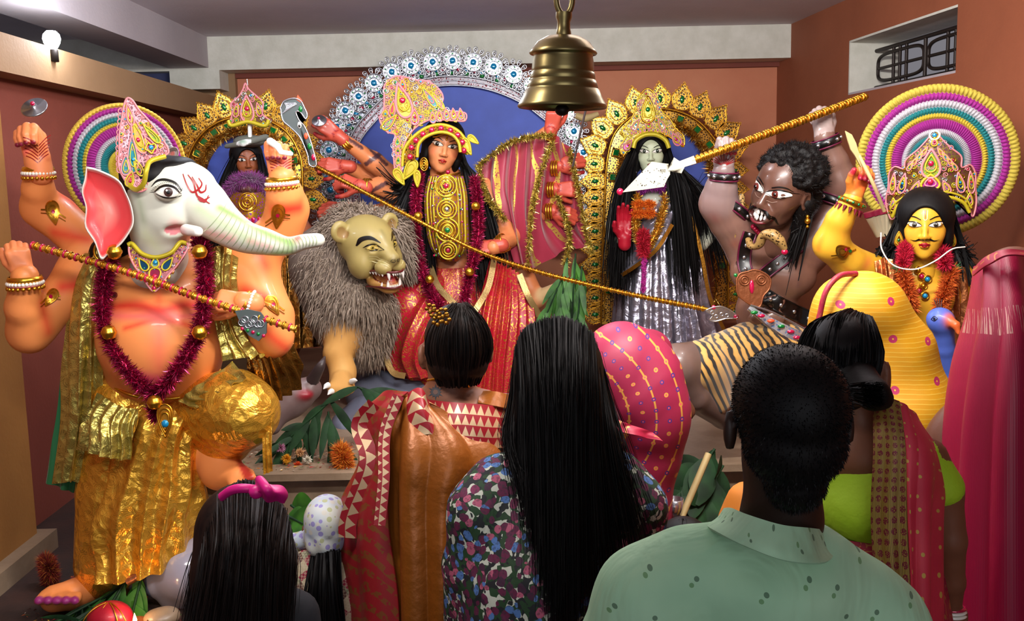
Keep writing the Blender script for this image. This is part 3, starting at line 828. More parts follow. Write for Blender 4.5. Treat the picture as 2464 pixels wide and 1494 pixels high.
gp([(340, 905, gf), (384, 915, gf), (430, 905, gf)], 26, ROSE, .8); gp([(250, 870, gf), (300, 940, G - .05)], 34, PK, .35)
gp([(150, 690, G - .05), (230, 680, G - .1)], 26, PK, .8); gp([(100, 730, G - .04), (118, 800, G - .04)], 24, PK, .6)
gp([(590, 700, G - .1), (640, 720, G - .1)], 24, PK, .8); gp([(640, 800, G - .12), (690, 840, G - .1)], 26, PK, .7)
gp([(150, 470, G + .02), (190, 500, G + .02)], 34, PK, .7); gp([(130, 560, G + .04), (210, 575, G + .04)], 30, PK, .7)
gp([(660, 510, G - .04), (720, 500, G - .04)], 26, PK, .85); gp([(600, 560, G), (640, 640, G)], 26, PK, .6)
gp([(580, 1110, G - .1), (600, 1150, G - .2)], 14, '#a01020', .8, .5)
for i in range(5): gp([(92 + i * 22, 1442, G - .25)], 15, '#8a1f6a', .9, .4)
v, f = add_px(mb, b, .0085, 'enamel', st)
gs = Surf(v, f, (0, 0, 0), np.eye(3))
class PixSurf(Surf):
    """draw with photograph-measured coordinates onto a mesh standing at depth Y"""
    def __init__(s, v, f, Y): s.b = BVHTree.FromPolygons([Vector(x) for x in v], [tuple(int(i) for i in q) for q in f]); s.Y = Y
    def pt(s, x, y, off=.001):
        d = Vector(ray(x, y)).normalized(); o = Vector((0, 0, CAMZ)) + d * (s.Y - 1.4)
        loc, n, i, dist = s.b.ray_cast(o, d)
        return A(loc - d * off) if loc is not None else A(P(x, y, s.Y))
bs_ = PixSurf(v, f, G)
bs_.disc(mb, 275, 710, 8, 'enamel', lin('#7a2a20')); bs_.disc(mb, 275, 710, 3.5, 'black_paint', off=.002)
for c_, s_ in (((455, 706), 1),): bs_.disc(mb, *c_, 7, 'enamel', lin('#7a2a20'))
# hands
def stripes(Wc, Ff, Y, lines, w=3, m='red_paint'):
    q = PixSurf(Wc, Ff, Y)
    for l in lines: q.line(mb, l, w, m, samp=10, off=.0015)
hL = S(128, G)
F_, W, ff = hand(mb, P(92, 395, G + .01), (-.12, -.1, 1), (0, 1, .1), hL * 1.12, 'enamel', '#ea8a55', side=-1, curl=(52, 88, 36), nail='#7c1232', palm='#ee6a5a', thumb=(.1, .9, -.3), thick=1.25)
stripes(W, ff, G, [[(55 + i * 1.5, 330 + i * 9), (72 + i, 336 + i * 9), (92, 352 + i * 8)] for i in range(6)] + [[(122 - i, 325 + i * 9), (110 - i, 333 + i * 9), (94, 350 + i * 8)] for i in range(6)], 2.2)
F_, W, ff = hand(mb, P(678, 425, G - .06), (-.02, -.1, 1), (0, 1, .1), hL, 'enamel', '#ea8a55', side=1, curl=(52, 88, 36), nail='#7c1232', palm='#ee6a5a', thumb=(.1, .9, -.3), thick=1.2)
stripes(W, ff, G, [[(646 + i * 1.5, 378 + i * 8), (660 + i, 384 + i * 7), (678, 394 + i * 7)] for i in range(5)] + [[(708 - i, 378 + i * 8), (695 - i, 384 + i * 7), (680, 394 + i * 7)] for i in range(5)], 2)
hand(mb, P(58, 660, G - .12), (-.15, -.1, 1), (.35, -1, .2), hL * .95, 'enamel', '#ea8a55', side=-1, curl=(60, 80, 60), thumb=(.5, .6, -.5), thick=1.2)
hand(mb, P(590, 728, G - .18), (-1, -.1, .12), (-.05, -.9, .5), hL * .98, 'enamel', '#ea8a55', side=-1, curl=(50, 80, 60), thumb=(.3, .7, -.5), thick=1.2)
# elephant head
e = Body(.035); WH = '#c9cabd'; e.col = WH; gh = G - .12
e.ell(P(405, 470, gh), (S(92, gh), S(88, gh), S(90, gh))); e.ell(P(462, 455, gh - .01), (S(58, gh), S(62, gh), S(55, gh)), k=.05)
e.ell(P(385, 545, gh), (S(66, gh), S(60, gh), S(52, gh)), k=.06); e.ell(P(420, 520, gh - .06), (S(50, gh), S(40, gh), S(45, gh)), k=.05)
e.pix([(385, 560, gh + .02, 58), (385, 650, gh + .06, 70)], k=.05)
tr = spline([(478, 490, gh - .02, 62), (532, 535, gh - .06, 46), (585, 568, gh - .1, 36), (640, 582, gh - .13, 29), (690, 592, gh - .15, 20), (730, 582, gh - .16, 16), (768, 577, gh - .16, 14)], 84)
for i, (q, q2) in enumerate(zip(tr, tr[1:])):
    w = 1 + (.06 if i % 4 in (0, 1) else -.025)
    e.pix([(q[0], q[1], q[2], q[3] * w), (q2[0], q2[1], q2[2], q2[3] * w)], k=.006)
e.ell(P(425, 556, gh - .1), (S(26, gh), S(14, gh), S(12, gh)), k=.02, cut=True, col='#c9707a')
e.cap(P(448, 553, gh - .15), P(476, 557, gh - .19), S(14, gh), S(12, gh), k=.008, col='#f0ece6')
e.ell(P(402, 462, gh - .145), (S(30, gh), S(16, gh), S(20, gh)), k=.02)
es = []
def ep(l, r, c, s_=.7, so=1.0): es.append((l, S(r * 1.1, gh), c, s_, so))
GR = '#86b05c'; PP = '#e08f8c'
ep([(480, 500, gh - .18), (540, 540, gh - .2), (600, 575, gh - .2)], 30, GR, .45); ep([(530, 500, gh - .1), (640, 560, gh - .15), (700, 585, gh - .2)], 18, GR, .9)
ep([(500, 590, gh - .15), (600, 615, gh - .15), (700, 605, gh - .2)], 16, GR, .7); ep([(420, 540, gh - .18), (460, 575, gh - .18), (520, 590, gh - .18)], 22, PP, .7)
ep([(500, 560, gh - .2), (560, 575, gh - .2)], 18, PP, .6); ep([(600, 580, gh - .2), (650, 595, gh - .2)], 14, PP, .5); ep([(716, 574, gh - .2)], 16, '#d84a48', .8)
ep([(350, 560, gh - .1), (380, 600, gh - .1)], 30, '#c9d3a8', .5); ep([(430, 610, gh - .05)], 34, '#d8848c', .6); ep([(335, 480, gh - .1), (345, 530, gh - .1)], 22, '#8c9a78', .5)
v, f = add_px(mb, e, .0065, 'enamel', es)
q = PixSurf(v, f, gh)
eye = [(374, 462), (385, 452), (400, 448), (418, 452), (432, 462), (436, 470), (420, 474), (400, 474), (385, 470)]
q.poly(mb, eye, 'enamel', lin('#efe8e0'), 3, .002); q.disc(mb, 405, 462, 11, 'enamel', lin('#3a211c'), .004); q.disc(mb, 405, 462, 5, 'black_paint', off=.005); q.disc(mb, 401, 458, 2.4, 'white_paint', off=.006)
q.line(mb, [(370, 464), (384, 451), (400, 446), (420, 451), (436, 467)], [2, 5, 6, 5, 2], 'black_paint', off=.004); q.line(mb, [(374, 466), (395, 475), (415, 476), (437, 470)], [1, 3, 3, 2], 'black_paint', off=.004)
q.line(mb, [(364, 449), (378, 435), (398, 432), (422, 440), (438, 459)], [1, 5, 6, 5, 2], 'black_paint', off=.003)
for i in range(20):
    u = i / 19; x = 372 + 62 * u; y = 462 - 15 * math.sin(math.pi * u); a = math.radians(200 - 150 * u) if u < .8 else math.radians(60)
    q.line(mb, [(x, y), (x + 13 * math.cos(a), y - 10 * math.sin(a) - 3)], [1.6, .5], 'black_paint', samp=4, off=.004)
for i in range(10, 80, 3):
    t_ = tr[i + 1] - tr[i - 1]; n_ = A((-t_[1], t_[0])) / math.hypot(t_[0], t_[1]); r_ = tr[i][3] * .93; p_ = tr[i][:2]; u_ = t_[:2] / math.hypot(t_[0], t_[1])
    q.line(mb, [p_ - n_ * r_, p_ - n_ * r_ * .5 + u_ * 4, p_ + u_ * 5, p_ + n_ * r_ * .5 + u_ * 4, p_ + n_ * r_], [.6, 1.8, 1.5, 2.2, .6], 'enamel', lin('#93a07c'), samp=12, off=.0015)
R_ = 'red_paint'
for l in ([(440, 418), (450, 445), (462, 462), (478, 455), (486, 442), (478, 428)], [(452, 420), (466, 440), (474, 470), (492, 486), (502, 470)], [(462, 425), (474, 445), (482, 462), (494, 458), (496, 444)], [(474, 470), (486, 478), (505, 490)], [(476, 478), (484, 484), (494, 480), (505, 474)]): q.line(mb, l, [2, 5, 2], R_, off=.003)
mb.build('body', gan)
# ear
def ear(name, out, Y, dY, inner, mats, tipY=0):
    m = MB(); c = A(out).mean(0); n = 60; o = spline(list(out) + [out[0]], n)[:-1]
    def lay(k, dy): return [A(P(*(c + (p - c) * k), Y + dy)) for p in o]
    L = [lay(1, 0), lay(.97, -.018), lay(.94, -.012), lay(.89, .010), lay(.55, .028), lay(.2, .02)]
    v = np.vstack(L + [[A(P(*c, Y + .015))]]); k = len(o)
    col = np.vstack([np.tile(lin(x), (k, 1)) for x in ('#d8d4cc', '#e2ded6', '#d9b8b0', inner, inner, '#e8847a')] + [[lin('#e8847a')]])
    f = [(i * k + j, i * k + (j + 1) % k, (i + 1) * k + (j + 1) % k, (i + 1) * k + j) for i in range(len(L) - 1) for j in range(k)] + [(5 * k + j, 5 * k + (j + 1) % k, 6 * k) for j in range(k)]
    m.add(v, f, mats, col)
    B_ = lay(.96, .022); B2 = lay(.5, .05); v2 = np.vstack([lay(1, 0), B_, B2, [A(P(*c, Y + .055))]])
    f2 = [(i * k + (j + 1) % k, i * k + j, (i + 1) * k + j, (i + 1) * k + (j + 1) % k) for i in range(2) for j in range(k)] + [(2 * k + (j + 1) % k, 2 * k + j, 3 * k) for j in range(k)]
    m.add(v2, f2, mats, lin('#cfcac2')); return m.build(name, gan)
ear('ear', [(207, 400), (238, 408), (285, 432), (305, 465), (318, 500), (322, 535), (312, 560), (290, 590), (262, 612), (243, 625), (228, 585), (204, 545), (206, 500), (196, 460), (203, 430)], gh - .14, 0, '#e0484c', 'enamel')
ear('ear', [(398, 378), (402, 362), (415, 354), (426, 356), (430, 368), (425, 380), (410, 386)], gh + .1, 0, '#b9b4ae', 'enamel')
# hair behind ear and over forehead
hb = MB(); hh = Body(.03); hh.ell(P(372, 425, gh), (S(72, gh), S(86, gh), S(55, gh))); hh.ell(P(430, 400, gh + .01), (S(40, gh), S(62, gh), S(24, gh)), k=.02)
hh.pix([(330, 420, gh - .0, 40), (322, 470, gh + .02, 28), (318, 560, gh + .06, 40), (255, 610, gh + .1, 38), (225, 640, gh + .12, 22)], k=.03)
add_body(hb, hh, .009, 'black_hair'); hb.build('hair', gan)
# crown: bands, drops and cords on a curved plate
def crown_plate(M, fl, out, cord='pink_cord', cr=.05, base='#7a3038', t=.012):
    fl.slab(M, out, 'glitter', lin(base), t=t); fl.loop(M, out, cr * .12 * fl.sc if cr < 1 else cr, cord, off=t + .002, samp=90)
def jewel_fill(M, fl, cells, t=.014):
    for (cx, cz, w, h, a, fillc, cord, gem) in cells:
        d = drop(cx, cz, w, h, a); fl.poly(M, d, 'glitter', lin(fillc), 2, t); fl.loop(M, d, .045 * fl.sc * min(1, (w / .3) + .35), cord, off=t + .002)
        d2 = drop(cx - math.sin(a) * h * .15, cz - math.cos(a) * h * .15, w * .5, h * .5, a); fl.loop(M, d2, .03 * fl.sc, 'yellow_cord' if cord != 'yellow_cord' else 'gold', off=t + .003)
        if gem: fl.gem(M, cx - math.sin(a) * h * .3, cz - math.cos(a) * h * .3, w * .22, gem, w * .3, off=t + .004, ang=-a)
cm = MB(); sc = S(1, gh); fr = frame(A((.45, -.85, .1)), (-.02, 0, 1)); fl = Flat(P(345, 452, gh - .10), fr, 1)
# measured outline of the leaning crown, in metres about its lower corner
def cpx(l, x0=345, y0=452): return [(-(x - x0) * sc * 1.08, -(y - y0) * sc) for x, y in l]
out = cpx([(352, 455), (335, 462), (318, 455), (302, 420), (298, 395), (303, 365), (306, 330), (314, 295), (322, 262), (330, 248), (340, 255), (350, 275), (368, 300), (388, 335), (402, 368), (394, 380), (365, 392), (356, 420)])
fl.slab(cm, out, 'pink_filigree', t=.02); fl.loop(cm, out, .0035, 'pink_cord', off=.022, samp=100); curls(cm, fl, out, 60, .008, .022, ('pink_cord', 'gold', 'pink_cord'), .0016, 5)
for (cx, cy, w, h, a, c_, cord, gm) in [(328, 375, 14, 44, .05, '#12606a', 'pink_cord', 'gem_blue'), (342, 330, 17, 46, -.2, '#a0802a', 'pink_cord', 'gem_red'), (312, 400, 12, 24, .1, '#12606a', 'pink_cord', None), (318, 432, 11, 18, .3, '#b83040', 'yellow_cord', 'gem_red'), (362, 352, 12, 26, -.5, '#8a2050', 'pink_cord', 'gem_red'), (330, 285, 9, 26, -.1, '#c06070', 'pink_cord', 'gem_red'), (370, 330, 9, 26, -.6, '#6a8a30', 'yellow_cord', None), (336, 405, 10, 22, -.3, '#7a1a50', 'yellow_cord', 'gem_green')]:
    d = cpx(drop(cx, cy, w, -h, -a)); fl.poly(cm, d, 'glitter', lin(c_), 2, .023); fl.loop(cm, d, .0028, cord, off=.025); d = cpx(drop(cx, cy + 3, w * .55, -h * .6, -a)); fl.loop(cm, d, .0018, 'yellow_cord', off=.026)
    if gm: 
        g0 = cpx([(cx, cy + h * .3)])[0]; fl.gem(cm, g0[0], g0[1], S(w * .3, gh), gm, off=.027)
for i in range(12): 
    c_ = cpx([(300 - 2 * math.sin(i * .4) + i * 1.2, 410 - i * 12)])[0]; fl.loop(cm, ringpts(*c_, .010, 12), .0022, 'pink_cord', off=.02, samp=14)
fl.loop(cm, cpx([(362, 350), (366, 356), (374, 354), (376, 362), (371, 368), (366, 376), (360, 370), (354, 366), (357, 358)]), .003, 'yellow_cord', off=.03); fl.gem(cm, *cpx([(366, 362)])[0], .008, 'gem_blue', off=.032)
gcr = cm.build('crown', gan)
hb = MB()
tube(hb, PX([(398, 376, gh - .13), (362, 388, gh - .16), (352, 410, gh - .19), (346, 440, gh - .18), (330, 456, gh - .16), (314, 448, gh - .14), (304, 425, gh - .12)]), .008, 'yellow_cord', samp=40)
hb.build('crown_band', gcr)
# necklace plate
nm = MB()
fl = Flat(P(378, 640, G - .215), frame(A((.05, -.93, .35))), 1); nx = lambda l: [(-(x - 378) * sc, -(y - 640) * sc) for x, y in l]
o = nx([(313, 588), (326, 592), (345, 612), (378, 622), (412, 612), (430, 590), (446, 588), (450, 600), (438, 625), (425, 645), (405, 668), (392, 690), (377, 704), (362, 690), (345, 662), (328, 640), (316, 612)])
fl.slab(nm, o, 'pink_filigree', t=.012); curls(nm, fl, o, 40, .007, .012, cr=.0015, seed=6); fl.loop(nm, o, .0035, 'pink_cord', off=.013, samp=90)
fl.loop(nm, nx([(312, 590), (322, 588), (345, 612), (378, 622), (412, 612), (432, 588), (447, 590)]), .008, 'yellow_cord', off=.016, closed=False, samp=40)
for cx, cy, w, h, a, c_, gm in [(349, 638, 12, 18, -.6, '#184a70', None), (406, 638, 12, 18, .6, '#184a70', None), (377, 634, 11, 12, 0, '#7ab0c0', 'gem_blue'), (377, 668, 18, 20, 3.14, '#a02c50', 'gem_red'), (377, 696, 6, 8, 3.14, '#803050', 'gem_red')]:
    d = nx(drop(cx, cy, w, -h, -a)); fl.poly(nm, d, 'glitter', lin(c_), 2, .014); fl.loop(nm, d, .003, 'yellow_cord', off=.016); 
    if gm: fl.gem(nm, *nx([(cx, cy)])[0], .008, gm, off=.018)
for i in range(14):
    u = i / 13; x = 322 + 112 * u; y = 622 + 62 * math.sin(math.pi * u) + 4; fl.gem(nm, *nx([(x, y)])[0], .006, 'gold', .012, off=.01)
nm.build('necklace', gan)
# bracelets and arm bands
for (x, y, Y, r, dx) in ((92, 408, G + .02, 31, .02), (678, 432, G - .05, 33, -.05), (60, 672, G - .12, 35, 0)):
    bm = MB(); c = P(x, y, Y); band(bm, c, (dx, -.05, 1), S(r, Y), .022, 'gold'); band(bm, c + Vector((0, 0, -.018)), (dx, -.05, 1), S(r, Y) * 1.05, .008, 'pink_cord')
    ringbeads(bm, c + Vector((0, 0, -.012)), (dx, -.05, 1), S(r, Y) * 1.13, .0065, 'pearl', 30)
    ringbeads(bm, c + Vector((0, 0, -.028)), (dx, -.05, 1), S(r, Y) * 1.13, .0075, 'gold', 20); bm.build('bracelet', gan)
bm = MB(); c = P(594, 732, G - .17); band(bm, c, (-1, -.1, .35), S(28, G), .02, 'gold'); ringbeads(bm, c + Vector((.012, 0, -.004)), (-1, -.1, .35), S(33, G), .0065, 'pearl', 26)
bm.build('bracelet', gan)
qb = bs_
for (x, y, a, s_) in ((128, 512, .2, 1), (668, 522, -.1, 1), (658, 735, .5, .9), (122, 716, -.6, .8)):
    am = MB(); d = drop(x, y, 21 * s_, -29 * s_, a + math.pi); qb.poly(am, d, 'glitter', lin('#c98a2a'), 2, .006)
    for k in (1, .62): qb.line(am, [tuple(A((x, y)) + (A(p) - A((x, y))) * k) for p in d + d[:1]], 3.2, 'gold', samp=40, off=.009)
    qb.disc(am, x, y - 3, 4.5, 'gem_red', off=.01)
    qb.line(am, [(x - 30 * s_, y + (14 if a < 0 else -8)), (x, y - 6), (x + 30 * s_, y + (-4 if a < 0 else 12))], 3.5, 'gold', off=.006); qb.line(am, [(x - 30 * s_, y + 8 + (14 if a < 0 else -8)), (x, y + 4), (x + 30 * s_, y + 8 + (-4 if a < 0 else 12))], 2, 'gold_dark', off=.006)
    am.build('arm_band', gan)
em = MB(); c = P(246, 606, gh - .04)
for k, r in ((0, .016), (1, .026), (2, .010)): 
    cc = A(c) + A((0, 0, (.03, 0, -.036)[k])); tube(em, [cc + A((r * math.cos(a), 0, r * 1.2 * math.sin(a))) for a in np.linspace(0, 6.283, 20, endpoint=False)], .005, 'gold', closed=True); ball(em, cc, r * .6, 'gem_green' if k == 1 else 'gold')
em.build('earring', gan)

# gold foil trousers: standing leg, raised knee, front pleats
dm = MB(); d = Body(.05)
d.pix([(450, 985, G + .02, 80), (560, 975, G - .12, 88), (588, 985, G - .15, 76)]); d.pix([(590, 1000, G - .14, 70), (545, 1060, G - .04, 58), (505, 1098, G, 46)], k=.08)
d.ell(P(380, 985, G + .05), (S(140, G), S(110, G), S(60, G)))
d.pix([(330, 980, G + .05, 120), (300, 1180, G + .03, 112), (280, 1350, G, 100)])
v, f, c = d.mesh(.012)
uv = np.stack([v[:, 0] + v[:, 1] * .5, v[:, 2]], 1) * 1.0
r0 = np.random.RandomState(4)
dm.add(v, f, 'gold_foil', (1, 1, 1), uv); gtr = dm.build('trousers', gan)
def pl(amp, n, ph=0, sharp=1.6): return lambda U, V: amp * (np.abs(np.sin(math.pi * n * (U + .06 * np.sin(5 * V + ph)) + ph)) ** sharp) * (.4 + .6 * V)
dm = MB()
g0 = G - .13
rows = [[P(x, y, Y) for x, y, Y in r] for r in [
    [(215, 925, G - .0), (285, 962, g0 + .03), (385, 985, g0 - .0), (455, 970, g0 + .02), (520, 935, G - .03)],
    [(215, 1030, G - .05), (290, 1050, g0 - .02), (375, 1060, g0 - .06), (440, 1050, g0 - .02), (500, 1040, G - .05)],
    [(200, 1180, G - .06), (270, 1190, g0 - .05), (360, 1190, g0 - .07), (440, 1180, g0 - .03), (500, 1165, G - .05)],
    [(178, 1290, G - .06), (240, 1310, g0 - .07), (340, 1320, g0 - .08), (420, 1290, g0 - .05), (510, 1230, G - .05)],
    [(165, 1370, G - .05), (235, 1405, g0 - .08), (320, 1400, g0 - .09), (400, 1370, g0 - .05), (500, 1310, G - .03)]]]
sheet(dm, rows, 200, 140, 'gold_foil', lambda U, V: .028 * (np.abs(np.sin(math.pi * 6.5 * (U + .10 * np.sin(3 * V)) + V)) ** 1.4) * (.25 + V) * (1.1 - .3 * V) + .012 * np.sin(14 * V + 9 * U) * np.sin(7 * U), thick=.004)
dm.build('front_pleats', gan)
dm = MB()
for dx, w, bot, mt in ((0, 1, 1080, 'olive_foil'),):
    rows = [PX(r) for r in [[(235, 945, g0 + .02), (285, 975, g0 - .02), (335, 985, g0 - .05)], [(200, 1010, g0 + .0), (260, 1030, g0 - .07), (322, 1040, g0 - .08)], [(178, 1080, g0 + .01), (245, 1100, g0 - .09), (310, 1110, g0 - .09)]]]
    sheet(dm, rows, 90, 50, mt, pl(.03, 5), thick=.004); dm.build('waist_sash', gan); dm = MB()
rows = [PX(r) for r in [[(430, 965, g0 - .04), (470, 930, g0 - .05), (560, 870, G - .12)], [(470, 985, g0 - .08), (520, 950, g0 - .1), (590, 905, G - .2)]]]
sheet(dm, rows, 60, 30, 'olive_foil', pl(.016, 4), thick=.003)
dm.build('waist_sash', gan)
wm = MB(); tube(wm, [bs_.pt(x, y, .006) for x, y in ((248, 905), (290, 940), (340, 956), (388, 960), (440, 954), (500, 925), (530, 890))], .006, 'gold', samp=50)
fl = Flat(P(400, 1020, g0 - .13), frame(A((0, -1, .1))), 1); nx2 = lambda l: [(-(x - 400) * sc, -(y - 1020) * sc) for x, y in l]
dd = nx2(drop(400, 1012, 24, 40, 0)); fl.slab(wm, dd, 'glitter', lin('#c98a2a'), t=.008)
for k in (1, .75, .5): fl.loop(wm, nx2(drop(400, 1012, 24 * k, 40 * k, 0)), .003, 'gold', off=.01)
fl.gem(wm, *nx2([(400, 1018)])[0], .013, 'gem_blue', off=.012); wm.build('waist_ornament', gan)
# shawl ends: olive foil backed with green cloth
sm = MB()
plain('green_cloth', '#1d6b3a', .6, 0, sheen=.2)
rows = [PX(r) for r in [[(205, 610, G - .02), (232, 600, G - .08), (262, 625, G - .10)], [(165, 700, G + .0), (205, 690, G - .1), (248, 720, G - .12)], [(148, 850, G + .0), (195, 840, G - .12), (250, 870, G - .08)], [(145, 1000, G - .0), (185, 1000, G - .12), (240, 1000, G - .06)], [(122, 1165, G + .0), (165, 1160, G - .1), (205, 1165, G - .04)]]]
sheet(sm, rows, 90, 120, 'olive_foil', pl(.035, 4), thick=.003)
rows = [PX([(x - 16, y + 22, Y + .03) for x, y, Y in r]) for r in [[(165, 860, G), (245, 880, G - .02)], [(148, 1000, G), (245, 1000, G - .02)], [(124, 1140, G), (175, 1160, G - .03), (210, 1165, G)]]]
sheet(sm, rows, 40, 50, 'green_cloth', pl(.02, 3), thick=.003)
sm.build('shawl_end', gan)
sm = MB()
rows = [PX(r) for r in [[(500, 600, G - .1), (540, 590, G - .12), (572, 620, G - .06)], [(505, 680, G - .12), (540, 690, G - .14), (575, 700, G - .06)], [(520, 790, G - .10), (560, 800, G - .12), (610, 800, G - .05)], [(530, 870, G - .1), (590, 860, G - .15), (640, 850, G - .1)]]]
sheet(sm, rows, 80, 90, 'olive_foil', pl(.025, 4), thick=.003)
rows = [PX(r) for r in [[(560, 770, G + .0), (620, 790, G - .05), (700, 780, G + .05)], [(590, 860, G - .02), (650, 870, G - .08), (725, 860, G + .05)], [(610, 960, G + .02), (660, 970, G - .05), (738, 930, G + .08)]]]
sheet(sm, rows, 90, 60, 'bronze_foil', pl(.03, 7), thick=.003)
sm.build('shawl_end', gan)
sm = MB(); rows = [PX(r) for r in [[(632, 1010, G - .2), (655, 1000, G - .2)], [(632, 1080, G - .21), (654, 1080, G - .21)], [(634, 1142, G - .2), (656, 1134, G - .2)]]]
sheet(sm, rows, 16, 30, 'gold_foil', pl(.008, 2), thick=.003); sm.build('trouser_ribbon', gtr)

# the things it holds and wears
mb = MB(); pts = PX([(78, 590, G - .20), (300, 652, G - .24), (480, 716, G - .28), (712, 792, G - .34)])
tube(mb, pts, S(6.5, G), 'gold_foil', samp=90, n=10)
for i in range(52):
    u = i / 51; p = A(spline(pts, 200)[int(u * 199)]); t = unit(A(pts[-1]) - A(pts[0])); band(mb, p, t, S(6.6, G), .006, 'gold' if i % 2 else 'gem_red', n=10)
tag(mb.build('gold_rod'), 'gold foil wrapped rod held across the elephant-headed statue by two hands', 'rod')
gl = MB(); path = PX([(268, 590, gh + .04), (258, 640, gf - .02), (248, 700, gf - .05), (252, 790, gf - .06), (300, 880, gf - .1), (370, 945, gf - .08), (430, 885, gf - .12), (478, 800, gf - .08), (492, 700, gf - .07), (490, 620, gf - .05), (478, 580, gf)])
MG = ['#a31245', '#c2185b', '#7a0d33', '#d04a7a']
tinsel(gl, path, S(26, G), 16000, 'glitter', MG, samp=160, seed=5); tinsel(gl, PX([(370, 940, gf - .09), (374, 1005, gf - .08)]), S(22, G), 2200, 'glitter', MG, samp=10, seed=6)
go = tag(gl.build('tinsel_garland'), 'long crimson tinsel garland hanging over the round bare belly', 'garland')
for (x, y) in ((275, 606), (480, 606), (262, 800), (480, 800), (372, 968)):
    gb = MB(); lathe(gb, [(S(17, G) * math.sin(a) * (1 + .06 * math.cos(8 * a)), -S(17, G) * math.cos(a)) for a in np.linspace(0, math.pi, 14)], P(x, y, gf - .12), 'gold', 20); gb.build('gold_bead', go)
# round yarn halo disc behind the crown
def yarn_disc(name, c, R, fwd, rings, label, group=None, seed=0, nseg=90):
    F_ = frame(fwd); nr, na = 150, nseg * 8; m = MB()
    rr = np.linspace(.02, 1, nr)[:, None]; a = np.linspace(0, 2 * math.pi, na, endpoint=False)[None, :]
    zig = .014 * (np.abs(((a * nseg / (2 * math.pi)) % 1) - .5) * 2 - .5)
    q = rr + zig; col = np.zeros((nr, na, 3)); hh = np.zeros((nr, na)); prev = 0
    for r1, c_ in rings:
        k = (q >= prev) & (q < r1); col[k] = lin(c_); t = np.clip((q - prev) / (r1 - prev), 0, 1); rib = .6 + .4 * np.abs(np.sin(a * nseg / 2 + 5 * rr))
        hh = np.where(k, np.sin(math.pi * t) ** .6 * rib, hh); prev = r1
    k = q >= prev; col[k] = lin(rings[-1][1])
    X = R * rr * np.cos(a); Z = R * rr * np.sin(a); Y = .018 * hh + 0 * a
    v = (np.stack([X, Y, Z], -1).reshape(-1, 3)) @ F_.T + A(c); m.add(v, grid_faces(nr, na, True), 'matte', col.reshape(-1, 3))
    lathe(m, [(0.01, -.012), (R * .97, -.012), (R, 0), (R * .99, .006)], c, 'matte', 120, lin('#8a6a2a'), F_[:, 1])
    m.build('ring_face', None).name = 'tmp'
    o = bpy.data.objects['tmp']; o.name = name; tag(o, label, 'halo', group); return o
YE, MA, WHT, TE = '#b8a034', '#8a2478', '#a9a7ad', '#1a6c70'
yarn_disc('round_halo', P(305, 402, G + .12), S(150, G + .12), (.70, -.72, 0), [(.14, MA), (.30, YE), (.42, TE), (.50, WHT), (.64, MA), (.70, YE), (.78, TE), (.85, WHT), (.93, MA), (1.0, '#c2a43e')], 'round striped yarn halo behind the elephant-headed statue, seen at a slant')
# ankush disc in the raised fist
def brass_disc(x, y, Y, r, label):
    m = MB(); c = P(x, y, Y); lathe(m, [(.001, .012), (S(r * .25, Y), .010), (S(r * .3, Y), 0), (S(r * .95, Y), .002), (S(r, Y), -.002), (S(r * .95, Y), -.005), (.001, -.004)], c, 'steel', 40, axis=(0, -.75, .66))
    ball(m, A(c) + A((0, -.01, .012)), .008, 'gem_red'); return tag(m.build('metal_disc'), label, 'disc')
brass_disc(82, 258, G - .02, 31, 'dull metal disc balanced on the raised left fist of the elephant-headed statue')
m = MB(); bb = Body(.01); bb.pix([(650, 340, G - .14, 9), (668, 352, G - .16, 8), (676, 366, G - .17, 6), (700, 370, G - .16, 6)])
v, f = add_body(m, bb, .004, 'enamel'); tag(m.build('white_sweet'), 'small white curved piece clasped in the raised right hand', 'ornament')
m = MB(); fl = Flat(P(607, 775, G - .32), frame(A((0, -1, .1))), 1)
fl.slab(m, [(-(x - 607) * sc, -(y - 775) * sc) for x, y in [(570, 748), (600, 745), (628, 752), (642, 772), (640, 800), (622, 818), (600, 805), (585, 785)]], 'glitter', lin('#6f7a78'), t=.01)
for i in range(7): fl.loop(m, ringpts(.03 - .01 * i, .01 * math.sin(i * 2), .011, 10), .002, 'silver', off=.012, samp=12)
for i in range(5): fl.gem(m, .03 - .017 * i, -.02 - .006 * i, .006, ('gem_red', 'gem_green')[i % 2], off=.012)
tag(m.build('jewelled_tassel'), 'glittery grey jewelled tassel dangling from the rod by the lower right fist', 'tassel')
# ================================================================ filigree, halos
filigree('gold_filigree', '#e2b04a', '#4a2c10', 62, .16)
filigree('silver_filigree', '#dfe3ea', '#5a6a88', 70, .2)
filigree('red_silver_filigree', '#d8d4da', '#8a2838', 60, .2)
filigree('apron_filigree', '#e0b23c', '#7a2c7a', 60, .22)
plain('blue_cloth', '#3f56b4', .6, 0, sheen=.3, var=.12)
D = 5.6; HY = 6.9
plain('pale_wood', '#b09a68', .6, 0, bump=(60, .2, .002))
